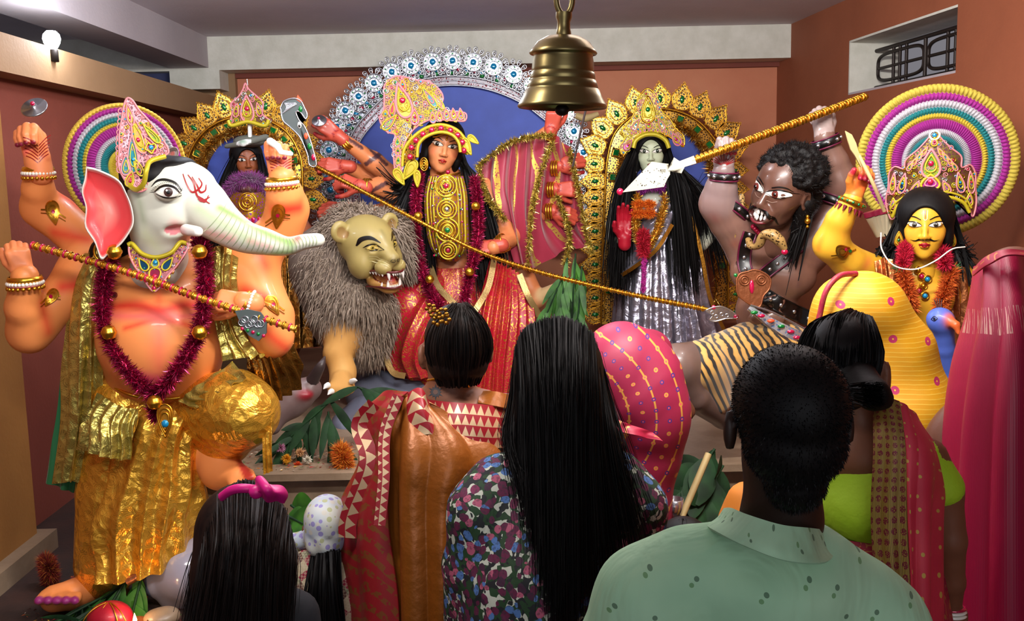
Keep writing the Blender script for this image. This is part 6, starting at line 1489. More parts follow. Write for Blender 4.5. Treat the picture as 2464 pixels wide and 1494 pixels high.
for ch_ in dem.children:
    if ch_.name == 'belt':
        ca = ch_.data.color_attributes['Col'].data; arr = np.tile(A((*lin('#5c1038'), 1)), (len(ca), 1)).astype(np.float32); ca.foreach_set('color', arr.ravel())
for (x, y, Y, ax, r_, w) in ((1742, 424, M_ - .13, (.05, -.1, 1), 32, .032), (1988, 342, M_, (-.35, 0, 1), 31, .036), (1757, 500, M_ - .06, (-.62, -.1, -.9), 47, .036), (2006, 485, M_ + .05, (.4, 0, 1), 44, .036)):
    m = MB(); c = P(x, y, Y); band(m, c, ax, S(r_, Y), w, 'leather', bulge=.06); 
    for k in (-1, 1): band(m, A(c) + unit(ax) * w * .5 * k, ax, S(r_, Y) + .001, .006, 'enamel', lin('#5a1030'))
    ringbeads(m, c, ax, S(r_, Y) + .007, .0085, 'silver', 9); m.build('cuff', dem)
# tiger skin cloth
g = NG('tiger_skin'); v_ = g.coord('UV'); w_ = g.n('TexWave', Vector=v_, Scale=9.0, Distortion=5.5, Detail=2.0, Detail_Scale=1.4); w_.bands_direction = 'X'
g.set(col=g.ramp(w_.outputs[1], [(.30, '#120c08'), (.42, '#b9893c'), (.8, '#c99b4e')]), rough=.6, sheen=.4); g.done()
tb = Body(.05); tb.pix([(1840, 850, M_ + .02, 92), (1730, 868, M_ - .18, 66), (1668, 880, M_ - .30, 56)]); tb.pix([(1690, 880, M_ - .3, 50), (1720, 960, M_ - .22, 42)], k=.05); tb.pix([(1890, 860, M_, 84), (1960, 895, M_ - .24, 60)])
v, f, c = tb.mesh(.011); q0 = A(P(1840, 850, M_)); dx_ = v - q0; uv = np.stack([dx_[:, 0] * 1.0 + dx_[:, 2] * .5, dx_[:, 2] * .8 + dx_[:, 1]], 1)
m = MB(); m.add(v, f, 'tiger_skin', (1, 1, 1), uv); m.build('tiger_skin_cloth', dem)
# necklace beads and the snake round the neck
m = MB(); beads(m, [ds.pt(x, y, .02) for x, y in ((1812, 545), (1830, 562), (1860, 572), (1890, 562), (1915, 540))], .011, 'gem_red', 16); m.build('bead_necklace', dem)
g = NG('snake_skin'); v_ = g.coord('Object'); vo = g.vor(v_, 85); n_ = g.noise(v_, 30, 2)
g.set(col=g.mix(g.math('MULTIPLY', g.math('LESS_THAN', vo.outputs['Distance'], .33), g.math('GREATER_THAN', n_.outputs[0], .42)), '#9c7c48', '#30200f'), rough=.35); g.done()
m = MB(); tube(m, PX([(1785, 470, M_ - .02), (1782, 520, M_ - .08), (1768, 560, M_ - .10), (1770, 600, M_ - .04)]), [.012, .016, .016, .014], 'snake_skin', samp=40, n=12)
tube(m, PX([(1800, 575, M_ - .12), (1808, 592, M_ - .17), (1826, 590, M_ - .22), (1838, 566, M_ - .25), (1858, 566, M_ - .27), (1876, 580, M_ - .28), (1888, 600, M_ - .28)]), [.012, .018, .02, .022, .036, .032, .018], 'snake_skin', samp=60, n=14, flat=.7); ball(m, P(1888, 606, M_ - .29), (.014, .010, .012), 'gem_red')
tag(m.build('snake'), 'spotted tan snake coiled on the neck of the dark warrior statue', 'snake')
# sword over the head: white blade, gold-wrapped handle
sw = thing('raised_sword', P(1742, 375, M_ - .22), 'sword with broad white blade and long gold-wrapped handle held over the dark warrior statue', 'sword')
plain('off_white_board', '#aeab98', .6, 0, var=.1); m = MB(); Y1 = M_ - .27; fl = Flat(P(1580, 420, Y1), frame((0, -1, .1)), 1); k1 = S(1, Y1); cp = lambda l: [(-(x - 1580) * k1, -(y - 420) * k1) for x, y in l]
fl.slab(m, cp([(1497, 461), (1530, 428), (1568, 390), (1600, 395), (1616, 397), (1621, 381), (1634, 390), (1668, 378), (1674, 396), (1646, 404), (1638, 419), (1618, 411), (1604, 432), (1596, 450), (1545, 456)]), 'off_white_board', t=.012); rr = random.Random(5)
for i in range(34): fl.gem(m, *cp([(rr.uniform(1530, 1600), rr.uniform(405, 448))])[0], rr.uniform(.001, .0028), 'iron', rr.uniform(.001, .003), off=.0125)
for i in range(4): fl.loop(m, cp([(1587 + i * 3.4, 416), (1588.5 + i * 3.4, 408), (1590 + i * 3.4, 416)]), .0006, 'iron', off=.0128, closed=False, samp=8)
m.build('blade', sw)
m = MB(); ball(m, P(1492, 461, Y1), (.014, .008, .014), 'gem_red'); m.build('blade_tip', sw)
m = MB(); hp = PX([(1662, 388, M_ - .26), (1760, 353, M_ - .25), (1930, 290, M_ - .12), (2085, 231, M_ + .02)]); tube(m, hp, S(7, M_), 'gold_dark', samp=160, n=12); p = spline(hp, 300)
for i in range(3, 297, 4): t = unit(p[i + 1] - p[i - 1]); band(m, p[i], t + A((0, 0, .3 * (i % 3 - 1))), S(7, M_), .007, 'gold', n=12, bulge=.25)
m.build('handle', sw)
# copper heart-shaped mask hilt and second jewelled blade at the belly
hl = thing('belly_dagger', P(1810, 690, M_ - .26), 'copper shield-shaped hilt with pink gem and jewelled blade across the belly of the dark warrior', 'dagger')
plain('copper', '#8a5030', .35, .6, bump=(60, .5, .004)); m = MB(); fl = Flat(P(1808, 695, M_ - .24), frame((0, -1, .1)), 1); cp = lambda l: [(-(x - 1808) * dm_, -(y - 695) * dm_) for x, y in l]
o = cp([(1772, 672), (1780, 660), (1796, 656), (1812, 652), (1832, 658), (1848, 672), (1846, 695), (1832, 712), (1824, 735), (1806, 732), (1788, 720), (1774, 705)]); fl.slab(m, o, 'copper', t=.02); fl.loop(m, o, .004, 'copper', off=.02, samp=60)
for cx in (1790, 1828):
    for r_ in (11, 6): fl.loop(m, ringpts(*cp([(cx, 675)])[0], r_ * dm_), .003, 'copper', off=.022)
fl.gem(m, *cp([(1806, 690)])[0], .010, 'gem_red', .028, off=.022); fl.gem(m, *cp([(1770, 663)])[0], .008, 'gem_green', off=.02); m.build('hilt', hl)
m = MB(); rows = [PX([(1806, 735, M_ - .24), (1850, 760, M_ - .26), (1900, 785, M_ - .28), (1935, 800, M_ - .26)]), PX([(1800, 742, M_ - .24), (1850, 782, M_ - .26), (1895, 812, M_ - .28), (1930, 826, M_ - .26)])]
sheet(m, rows, 50, 5, 'silver_filigree', thick=.008)
for i, (x, y) in enumerate(((1815, 752), (1832, 760), (1855, 772), (1880, 785), (1903, 798), (1918, 812))): ball(m, P(x, y, M_ - .29), (.016, .008, .008), ('gem_green', 'gem_red', 'orange_paint', 'gem_green', 'gem_red', 'gem_red')[i], n=10)
for l in ([(1806, 734), (1860, 752), (1935, 790)], [(1800, 744), (1850, 786), (1900, 822)]): tube(m, PX([(x, y, M_ - .27) for x, y in l]), .004, 'silver', samp=20)
m.build('jewelled_blade', hl)
# ================================================================ yellow moustached statue, right
K = 3.85; dk = S(1, K)
kar = thing('yellow_statue', P(2230, 1000, K), 'yellow-skinned moustached statue with tall jewelled crown and raised right arm', 'statue')
YK = '#d9a32c'; OR = '#c9561c'
mb = MB(); b = Body(.035); b.col = YK
b.ell(P(2210, 700, K), (S(98, K), S(58, K), S(80, K))); b.ell(P(2210, 800, K), (S(80, K), S(52, K), S(100, K)), k=.08); b.ell(P(2165, 720, K - .06), (S(44, K), S(30, K), S(40, K)), k=.05); b.ell(P(2265, 720, K - .06), (S(44, K), S(30, K), S(40, K)), k=.05)
b.ell(P(2115, 660, K), (S(38, K), S(36, K), S(38, K)), k=.05); b.ell(P(2310, 665, K), (S(38, K), S(36, K), S(40, K)), k=.05)
b.pix([(2110, 655, K, 38), (2040, 628, K - .06, 40), (2000, 590, K - .1, 38)]); b.pix([(1998, 585, K - .1, 38), (2020, 530, K - .14, 33), (2052, 478, K - .18, 23)])
b.pix([(2310, 670, K, 38), (2335, 760, K, 32), (2330, 840, K - .05, 28)]); b.ell(P(2215, 930, K), (S(95, K), S(60, K), S(90, K)), k=.08)
b.pix([(2228, 590, K - .06, 34), (2225, 640, K - .02, 40)], k=.04)
st = [(PX(l), S(r, K), c, s_, 1.0) for l, r, c, s_ in (([(1965, 600, K - .14), (1975, 560, K - .16), (2000, 510, K - .2)], 16, OR, .8), ([(2040, 540, K - .16), (2030, 560, K - .16)], 20, OR, .5), ([(2080, 640, K - .1), (2100, 620, K - .1)], 24, '#d0603a', .6), ([(2000, 625, K - .16), (2060, 665, K - .1)], 14, OR, .6), ([(2165, 745, K - .15)], 20, '#c9803a', .6))]
v, f = add_body(mb, b, .0085, 'enamel', st); ks = PixSurf(v, f, K)
F_, Wv, ff = hand(mb, P(2054, 472, K - .18), (.35, -.1, 1), (-.1, .9, .2), S(104, K), 'enamel', '#d07a30', side=1, curl=(45, 85, 55), nail='#8a1230', palm='#d8602c', tip='#a82030', thumb=(.6, .6, -.3), thick=1.15)
hc = A(P(2226, 540, K - .08)); HKK = S(158, K); FKK = head_frame(camyaw(2226), -3, 0)
s = head(mb, hc, HKK, FKK, '#dba52e', lip='#9a1220', eyes=1.1, feminine=True, neck=(.17, .19, .4), iris='#3a3020', blush='#d98a34', brow=1.0)
for q in (-1, 1): s.line(mb, [(q * .01, -.195), (q * .07, -.185), (q * .13, -.205), (q * .20, -.19)], [.012, .03, .016, .003], 'black_paint', off=.003)
s.line(mb, [(0, .12), (.002, .24)], [.006, .016], 'red_paint', off=.003)
for q in (-1, 1): s.line(mb, [(q * .028, .12), (q * .03, .24)], .006, 'white_paint', off=.003)
s.line(mb, [(-.028, .12), (0, .10), (.028, .12)], .006, 'white_paint', off=.003)
mb.build('body', kar)
m = MB(); hair_cap(m, hc, HKK, FKK, k=1.06)
for sg, sd in ((-1, 61), (1, 62)):
    hairfall(m, PX([(2226 + sg * 55, 500, K - .06), (2226 + sg * 66, 540, K - .06)]), PX([(2226 + sg * 66, 590, K - .06), (2226 + sg * 86, 600, K - .02)]), PX([(2226 + sg * 72, 640, K - .08), (2226 + sg * 112, 648, K - .02)]), 420, .006, 'black_hair', .018, sd)
m.build('hair', kar)
m = MB(); fl = Flat(P(2244, 440, K - .06), cf(2244, .02), 1, bend=.24); cp = lambda l: [(-(x - 2244) * dk * 1.05, -(y - 440) * dk) for x, y in l]
o = cp([(2150, 505), (2145, 480), (2150, 450), (2152, 415), (2165, 400), (2185, 405), (2190, 385), (2215, 360), (2234, 335), (2238, 322), (2252, 322), (2256, 335), (2275, 358), (2298, 380), (2300, 405), (2318, 400), (2330, 420), (2332, 455), (2335, 490), (2328, 520), (2318, 500), (2300, 485), (2244, 475), (2195, 488), (2175, 515), (2160, 525)])
fl.slab(m, o, 'crown_filigree', t=.016); fl.loop(m, o, .0035, 'pink_cord', off=.018, samp=160); curls(m, fl, o, 90, .010, .018, cr=.0018, seed=4)
cb_ = [(2240, 395, 24, 34, 0, '#6a9a3a', 'pink_cord', 'gem_red'), (2240, 438, 24, 18, 0, '#b02a90', 'yellow_cord', 'gem_red'), (2185, 440, 11, 24, .2, '#2a4a8a', 'pink_cord', 'gem_blue'), (2297, 440, 11, 24, -.2, '#2a4a8a', 'pink_cord', 'gem_blue'), (2163, 440, 10, 26, .1, '#a08a6a', 'pink_cord', 'gem_red'), (2320, 440, 10, 26, -.1, '#a08a6a', 'pink_cord', 'gem_red'), (2165, 490, 10, 16, 0, '#8a2a3a', 'yellow_cord', 'gem_green'), (2318, 480, 10, 16, 0, '#8a2a3a', 'yellow_cord', 'gem_green'), (2212, 450, 9, 16, .4, '#8a4a9a', 'pink_cord', None), (2270, 450, 9, 16, -.4, '#8a4a9a', 'pink_cord', None), (2245, 345, 8, 10, 0, '#c03040', 'yellow_cord', 'gem_red')]
cb_ += [(2200 + sg_ * 0 + (i * 9), 400 - i * 11, 6, 12, .5, ('#3a8ab0', '#c05a6a')[i % 2], 'pink_cord', None) for sg_ in (0,) for i in range(4)] + [(2284 - (i * 9), 400 - i * 11 + 2, 6, 12, -.5, ('#3a8ab0', '#c05a6a')[i % 2], 'pink_cord', None) for i in range(4)]
crown_bits(m, fl, cp, dk, cb_, t=.018); fl.loop(m, ringpts(*cp([(2245, 330)])[0], .016), .004, 'pearl', off=.02); fl.gem(m, *cp([(2245, 330)])[0], .008, 'gem_blue', off=.02)
for l, w in (([(2165, 520), (2178, 492), (2205, 476), (2240, 471), (2280, 475), (2305, 488), (2318, 510)], .007), ([(2160, 500), (2178, 480), (2205, 464), (2240, 460), (2280, 464), (2308, 478), (2322, 500)], .004)): fl.loop(m, cp(l), w, 'yellow_cord', off=.024, closed=False, samp=60)
m.build('crown', kar)
for x in (2163, 2290):
    m = MB(); fl = Flat(P(x, 575, K - .09), cf(x), 1)
    for k in (1, .72, .45): fl.loop(m, [(a * dk, c_ * dk) for a, c_ in drop(0, 0, 12 * k, 18 * k, 0)], .0035, 'gold' if k != .72 else 'yellow_cord', off=.004)
    fl.slab(m, [(a * dk, c_ * dk) for a, c_ in drop(0, 0, 11, 17, 0)], 'gold', t=.003); fl.gem(m, 0, -.004, .006, 'gem_green', off=.006); m.build('earring', kar)
m = MB(); c = P(2050, 486, K - .17); band(m, c, (.4, -.1, 1), S(27, K), .02, 'gold'); ringbeads(m, c, (.4, -.1, 1), S(30, K), .006, 'gem_green', 14)
for i in range(14):
    a = i / 14 * 6.283; ax = unit((.4, -.1, 1)); x_ = unit(np.cross(ax, (0, 1, .02))); y_ = np.cross(ax, x_); q = A(c) - ax * .02 + S(28, K) * (math.cos(a) * x_ + math.sin(a) * y_); q2 = q - ax * .022 + S(4, K) * (math.cos(a) * x_ + math.sin(a) * y_) * 1
    tube(m, [q, q2], [.008, .001], 'enamel', lin('#6a1024'), n=6)
m.build('bracelet', kar)
m = MB()
d = drop(2030, 604, 22, 17, 2.0)
ks.poly(m, d, 'glitter', lin('#b08a2a'), 3, .006)
for k in (1, .6): ks.line(m, [tuple(A((2030, 604)) + (A(p) - A((2030, 604))) * k) for p in d + d[:1]], 3.2, 'gold', samp=40, off=.010)
ks.disc(m, 2036, 600, 4, 'gem_red', off=.01); ks.disc(m, 2046, 604, 4, 'gem_green', off=.01); ks.line(m, [(2000, 616), (2030, 612), (2060, 600)], 3, 'gold', off=.006); m.build('arm_band', kar)
m = MB()
for i in range(3): band(m, P(2227, 585 + i * 7, K - .06), (0, -.25, 1), S(35 + i, K), .008, 'gold')
ball(m, P(2228, 592, K - .16), .009, 'black_paint'); rr = random.Random(9)
for i, (x, y) in enumerate(((2210, 650), (2218, 665), (2232, 672), (2222, 688), (2212, 700), (2226, 712))): 
    q = ks.pt(x, y, .008); ball(m, q, .010, ('gold', 'gem_red', 'gem_blue')[i % 3]); tube(m, [q + A((.014 * math.cos(a), 0, .014 * math.sin(a))) for a in np.linspace(0, 6.283, 14, endpoint=False)], .003, 'gold', closed=True)
m.build('chest_necklace', kar)
x_ = P(2215, 900, K).x; m = MB(); loft(m, [(x_, K, P(2215, 850, K).z, .15, .11), (x_, K, .9, .17, .14), (x_, K, .45, .2, .17)], 'gold_foil', 120, 40, folds(14, .06), uvs=(2, 1)); m.build('waist_cloth', kar)
m = MB(); foil('copper_foil', '#b0683a', '#4a1a10', .25, crs=10, msc=18, metal=.8, rough=.32)
rows = [PX(r) for r in [[(2280, 630, K - .1), (2320, 640, K - .08), (2345, 670, K)], [(2290, 740, K - .13), (2330, 750, K - .1), (2350, 760, K)], [(2300, 860, K - .12), (2330, 870, K - .1), (2352, 880, K)], [(2290, 960, K - .12), (2330, 960, K - .1), (2355, 960, K)]]]
sheet(m, rows, 70, 90, 'copper_foil', lambda U, V: .025 * np.abs(np.sin(11 * U + 2 * V)), thick=.003)
rows = [PX(r) for r in [[(2085, 650, K - .06), (2110, 625, K - .10), (2140, 620, K - .12), (2165, 640, K - .1)], [(2095, 700, K - .1), (2120, 690, K - .14), (2150, 690, K - .15), (2165, 700, K - .1)]]]
sheet(m, rows, 60, 40, 'copper_foil', lambda U, V: .018 * np.abs(np.sin(12 * U)), thick=.003); m.build('shawl', kar)
gl = MB()
for x0, x1 in ((2178, 2168), (2268, 2285)): tinsel(gl, PX([(x0, 592, K - .10), (x0 - 0, 612, K - .14), ((x0 + x1) / 2, 640, K - .17)]), S(20, K), 4200, 'matte', ['#c01a38', '#d42848', '#96102a'], samp=40, seed=x0, w=.003); 
for l in ([(2172, 655, K - .17), (2185, 700, K - .19), (2195, 740, K - .19)], [(2290, 650, K - .16), (2275, 700, K - .18), (2262, 740, K - .18)]): tinsel(gl, PX(l), S(22, K), 4600, 'matte', ['#c8561e', '#d86a2c', '#e07a30', '#a8401a'], samp=40, seed=int(l[0][0]), w=.003)
for l in ([(2160, 645, K - .16), (2180, 650, K - .17)], [(2275, 645, K - .16), (2300, 645, K - .15)]): tinsel(gl, PX(l), S(12, K), 900, 'matte', ['#2a6a3a', '#3f8a4a'], samp=10, seed=7, w=.003)
tag(gl.build('tinsel_garland'), 'red and orange fluffy garland on the chest of the yellow statue', 'garland')
yarn_disc('round_halo', P(2252, 388, K + .20), S(181, K + .2), (-.36, -.93, 0), [(.08, '#8a6a1e'), (.2, '#3a6a4a'), (.26, '#b08a3a'), (.34, '#1e6a70'), (.42, WHT), (.55, MA), (.62, YE), (.70, TE), (.79, WHT), (.885, MA), (1.0, '#ab9a3c')], 'round striped yarn halo facing forward behind the yellow statue', nseg=110)
ar = thing('wooden_arrow', P(2090, 430, K - .3), 'pale wooden arrow held in the raised hand of the yellow statue', 'arrow')
m = MB(); tube(m, PX([(2066, 372, K - .26), (2100, 440, K - .30), (2128, 508, K - .26)]), .007, 'pale_wood', samp=20); m.build('shaft', ar)
m = MB(); fl = Flat(P(2055, 350, K - .26), frame((0, -1, 0)), 1); cp = lambda l: [(-(x - 2055) * dk, -(y - 350) * dk) for x, y in l]; fl.slab(m, cp([(2034, 318), (2048, 326), (2058, 345), (2063, 362), (2078, 395), (2070, 398), (2056, 372), (2046, 358), (2040, 340)]), 'pale_wood', t=.008); m.build('arrow_head', ar)
qv = thing('quiver_of_arrows', P(2125, 540, K + .1), 'cream and crimson quiver of arrow ends behind the shoulder of the yellow statue', 'quiver'); m = MB()
for i in range(5): x = 2094 + 13 * i; tube(m, PX([(x, 520 - 3 * i, K + .06), (2116 + i * 5, 566, K + .08)]), [.020, .016], 'enamel', lin('#cfc3a4'), samp=6, n=10); tube(m, PX([(x - 3, 510 - 3 * i, K + .06), (x, 521 - 3 * i, K + .06)]), .023, 'enamel', lin('#8a1a3a'), n=10)
m.build('arrow_ends', qv)
m = MB(); tube(m, PX([(2120, 560, K - .14), (2122, 600, K - .18), (2150, 638, K - .2), (2200, 648, K - .22), (2250, 628, K - .24), (2290, 600, K - .22), (2322, 594, K - .2)]), .0028, 'pearl', samp=60, n=6); tag(m.build('white_thread'), 'thin white thread looped across the chest of the yellow statue', 'thread')
# peacock
pk = thing('blue_peacock', P(2290, 960, K - .45), 'blue peacock statue with orange beak in front of the yellow statue', 'bird statue'); YP = K - .48
b = Body(.02); b.col = '#4b63b8'; b.ell(P(2262, 768, YP), (S(32, YP), S(30, YP), S(29, YP))); b.pix([(2270, 785, YP, 24), (2276, 840, YP + .02, 22), (2288, 900, YP + .05, 27), (2296, 980, YP + .1, 46), (2296, 1330, YP + .1, 60)], k=.03)
b.pix([(2280, 770, YP - .03, 15), (2300, 782, YP - .06, 9)], col='#c85a2a', k=.012); b.pix([(2300, 782, YP - .06, 9), (2307, 802, YP - .07, 5)], col='#d0602c', k=.01)
m = MB(); v, f = add_body(m, b, .005, 'enamel', [(PX([(2285, 775, YP - .1), (2305, 795, YP - .1)]), .02, '#c8562a', .8, .6)]); q = PixSurf(v, f, YP); q.line(m, [(2240, 768), (2248, 761), (2256, 766)], 1.6, 'black_paint', off=.002); q.line(m, [(2240, 768), (2248, 772), (2256, 766)], 1.4, 'black_paint', off=.002); q.disc(m, 2248, 767, 3, 'black_paint', off=.003)
m.build('body', pk); m = MB()
for i in range(4): tube(m, [P(2256 + i * 3, 742, YP), P(2248 + i * 6, 716 + abs(i - 1.5) * 3, YP)], .0015, 'steel', n=5)
m.build('crest', pk)
# ================================================================ worshippers seen from behind
g = NG('floral_cloth'); v = g.coord('Object', (1, 1, 1)); n0 = g.noise(v, 26, 2); vv = g.n('VectorMath', i0=v, i1=g.n('VectorMath', operation='SCALE', i0=n0.outputs[1], Scale=.022).outputs[0]).outputs[0]
v1 = g.vor(vv, 48); v2 = g.vor(vv, 60); hue = g.n('SeparateColor', i0=v1.outputs['Color']).outputs[0]; hue2 = g.n('SeparateColor', i0=v2.outputs['Color']).outputs[1]
fl_c = g.ramp(hue, [(0, '#5a1238'), (.30, '#6d1a44'), (.31, '#4a6ea8'), (.52, '#6f94c8'), (.53, '#a8506a'), (.70, '#c27a8c'), (.71, '#3c1430'), (.85, '#5b1a3c')], 'CONSTANT')
pet = g.math('MULTIPLY', g.math('LESS_THAN', g.vor(vv, 150).outputs['Distance'], .42), .45); fl_c = g.mix(pet, fl_c, '#20222c')
leaf = g.math('GREATER_THAN', hue2, .28); base = g.mix(leaf, '#b9bcae', '#1c3a1e'); base = g.mix(g.math('GREATER_THAN', g.noise(vv, 60, 1).outputs[0], .54), base, '#15181c')
g.set(col=g.mix(g.math('LESS_THAN', v1.outputs['Distance'], .50), base, fl_c), rough=.75).bump(g.noise(g.coord('Object', (1, 1, .55)), 8, 3, .5, 1.6).outputs[0], 0.35, .03); g.done()
g = NG('green_shirt_cloth'); v = g.coord('UV'); cell = g.vor(v, 17, rnd=.55, d2=True)
g2 = g.vor(g.n('VectorMath', i0=v, i1=(.007, .008, 0)).outputs[0], 17, rnd=.55, d2=True); no = g.noise(v, 7, 3)
m1 = g.math('LESS_THAN', cell.outputs['Distance'], .06); m2 = g.math('LESS_THAN', g2.outputs['Distance'], .055)
bs = g.ramp(no.outputs[0], [(.3, '#9cc8a2'), (.7, '#b2d8b2')]); c = g.mix(g.math('MULTIPLY', m1, .75), bs, '#33523a'); c = g.mix(g.math('MULTIPLY', m2, .7), c, '#4f8040')
w_ = g.n('TexWave', Vector=v, Scale=170.0, Distortion=1.0); g.set(col=c, rough=.85).bump(g.noise(g.coord('Object', (1, 1, .55)), 7, 3, .5, 1.6).outputs[0], 0.45, .03); g.done()
g = NG('triangle_border'); v = g.coord('UV', (1, 1, 1)); sx = g.n('SeparateXYZ', i0=v)
fx = g.math('FRACT', g.math('MULTIPLY', sx.outputs[0], 1.0)); fy = g.math('FRACT', sx.outputs[1]); tri = g.math('MULTIPLY', g.math('ABSOLUTE', g.math('SUBTRACT', fx, .5)), 2)
mk = g.math('LESS_THAN', tri, g.math('SUBTRACT', g.math('MULTIPLY', fy, 1.1), .1)); g.set(col=g.mix(mk, '#8e1420', '#d8b890'), metal=g.math('MULTIPLY', mk, .55), rough=.42).bump(mk, .3, .002); g.done()
plain('brown_silk', '#8a4c14', .38, .25, bump=(15, .35, .02)); plain('red_silk', '#8c1822', .45, .1, bump=(60, .2, .003))
g = NG('red_gold_silk'); v = g.coord('Object'); w1 = g.n('TexWave', Vector=v, Scale=14.0, Distortion=3.0, Detail=1.0); w1.bands_direction = 'DIAGONAL'; n_ = g.noise(v, 70, 2)
mk = g.math('MULTIPLY', g.math('GREATER_THAN', w1.outputs[1], .55), g.math('GREATER_THAN', n_.outputs[0], .47)); g.set(col=g.mix(g.math('MULTIPLY', mk, .7), '#8c1a20', '#8a5a2a'), metal=g.math('MULTIPLY', mk, .4), rough=.45); g.done()
plain('lime_cloth', '#a4c81e', .75, 0, bump=(16, .4, .02)); plain('navy_cloth', '#0a0b14', .85); plain('orange_cloth', '#c9761a', .7)
g = NG('magenta_sari'); v = g.coord('UV'); w1 = g.n('TexWave', Vector=g.coord('UV', (1, .02, 1)), Scale=36.0, Distortion=1.5, Detail=2.0); w1.bands_direction = 'X'; n_ = g.noise(g.coord('UV', (110, 3, 1)), 1, 3)
sy_ = g.n('SeparateXYZ', i0=v).outputs[1]; zone = g.math('MULTIPLY', g.math('GREATER_THAN', sy_, .30), g.math('LESS_THAN', sy_, .46)); mk = g.math('MULTIPLY', g.math('GREATER_THAN', n_.outputs[0], .56), zone)
g.set(col=g.mix(mk, '#9c0c3a', '#c99890'), metal=g.math('MULTIPLY', mk, .5), rough=.48).bump(w1.outputs[1], .12, .004); g.done()
g = NG('pink_dotted_sari'); v = g.coord('UV'); d1 = g.vor(v, 22, rnd=.4, d2=True); n_ = g.noise(v, 6, 2); w1 = g.n('TexWave', Vector=v, Scale=90.0); 
g.set(col=g.mix(g.math('LESS_THAN', d1.outputs['Distance'], .11), g.ramp(n_.outputs[0], [(.3, '#c0203c'), (.7, '#d83a4e')]), '#c9a04a'), rough=.6).bump(w1.outputs[1], .1, .003); g.done()
g = NG('gold_stripe_border'); v = g.coord('UV'); w1 = g.n('TexWave', Vector=v, Scale=16.0, Distortion=.6); w1.bands_direction = 'X'; vb = g.n('SeparateXYZ', i0=v)
mo = g.vor(g.coord('UV', (9, 7.5, 1)), 1, rnd=.12, d2=True); n_ = g.noise(v, 60, 2); fl_ = g.math('MULTIPLY', g.math('LESS_THAN', mo.outputs['Distance'], .33), g.math('GREATER_THAN', n_.outputs[0], .43))
g.set(col=g.mix(fl_, g.mix(w1.outputs[1], '#4a3410', '#b08c3c'), '#6e1024'), rough=.5, metal=.25); g.done()
g = NG('pink_striped_sari'); v = g.coord('UV'); sx = g.n('SeparateXYZ', i0=v); fx = g.math('FRACT', g.math('MULTIPLY', sx.outputs[0], 6.0)); ln = g.math('LESS_THAN', g.math('ABSOLUTE', g.math('SUBTRACT', fx, .5)), .035)
mo = g.vor(g.coord('UV', (12, 18, 1)), 1, rnd=0.0, d2=True); md = g.math('LESS_THAN', mo.outputs['Distance'], .17); mi_ = g.math('LESS_THAN', mo.outputs['Distance'], .07)
c = g.mix(ln, '#8f1a3e', '#c08a3a'); c = g.mix(md, c, g.ramp(g.n('SeparateColor', i0=mo.outputs['Color']).outputs[0], [(0, '#4a2a70'), (.5, '#c08a3a')], 'CONSTANT')); c = g.mix(mi_, c, '#d84a5a'); g.set(col=c, rough=.55); g.done()
g = NG('yellow_sari_cloth'); v = g.coord('UV'); mo = g.vor(g.coord('UV', (7, 7, 1)), 1, rnd=.35, d2=True); w1 = g.n('TexWave', Vector=v, Scale=20.0, Distortion=1.0, Detail=2.0); w1.bands_direction = 'Y'
c = g.mix(g.math('LESS_THAN', mo.outputs['Distance'], .10), g.mix(g.math('GREATER_THAN', w1.outputs[1], .93), '#cf930c', '#d8ac38'), '#b0285a'); c = g.mix(g.math('LESS_THAN', mo.outputs['Distance'], .022), c, '#e0a83a'); g.set(col=c, rough=.6).bump(w1.outputs[1], .04, .001); g.done()
g = NG('cap_print'); v = g.coord('Object'); mo = g.vor(v, 58, rnd=.8); n_ = g.noise(v, 9, 2)
c = g.mix(g.math('LESS_THAN', mo.outputs['Distance'], .40), g.ramp(n_.outputs[0], [(.35, '#a3b4cc'), (.6, '#c3c4bc')]), g.ramp(g.n('SeparateColor', i0=mo.outputs['Color']).outputs[0], [(0, '#8d84b8'), (.5, '#a8ac84'), (.75, '#c2beb4')], 'CONSTANT')); g.set(col=c, rough=.7); g.done()
g = NG('check_cloth'); v = g.coord('Object', (28, 28, 28), (0, .7, 0)); ck = g.n('TexChecker', Vector=v, Scale=1.0); ck2 = g.n('TexChecker', Vector=v, Scale=6.0); ck.inputs[1].default_value = (*lin('#8e1a38'), 1); ck.inputs[2].default_value = (*lin('#b9a98a'), 1)
ck3 = g.n('TexChecker', Vector=v, Scale=.5); c = g.mix(g.math('MULTIPLY', ck3.outputs[1], .6), ck.outputs[0], '#1e4a30'); c = g.mix(g.math('MULTIPLY', ck2.outputs[1], .4), c, '#d0c4a8'); g.set(col=c, rough=.8); g.done()
SKB = '#5c3524'
def person(px, py, Y, label): return thing('person', (P(px, py, Y).x, Y, 0), label, 'person')
def cloth_body(parent, name, b, h, mat, uvf=None, strokes=()):
    v, f, c = b.mesh(h); m = MB(); uv = uvf(v) if uvf else np.stack([v[:, 0], v[:, 2]], 1); m.add(v, f, mat, (1, 1, 1), uv); return m.build(name, parent), v, f
def legs(parent, b, px, Y, w=.12, r=.09, top=.95):
    x = P(px, 1300, Y).x
    for s_ in (-1, 1): b.cap((x + s_ * w, Y, top), (x + s_ * w * .9, Y, .45), r, r * .7); b.cap((x + s_ * w * .9, Y, .45), (x + s_ * w * .8, Y, .06), r * .7, r * .5); b.cap((x + s_ * w * .8, Y - .02, .035), (x + s_ * w * .9, Y + .16, .035), .045, .035)
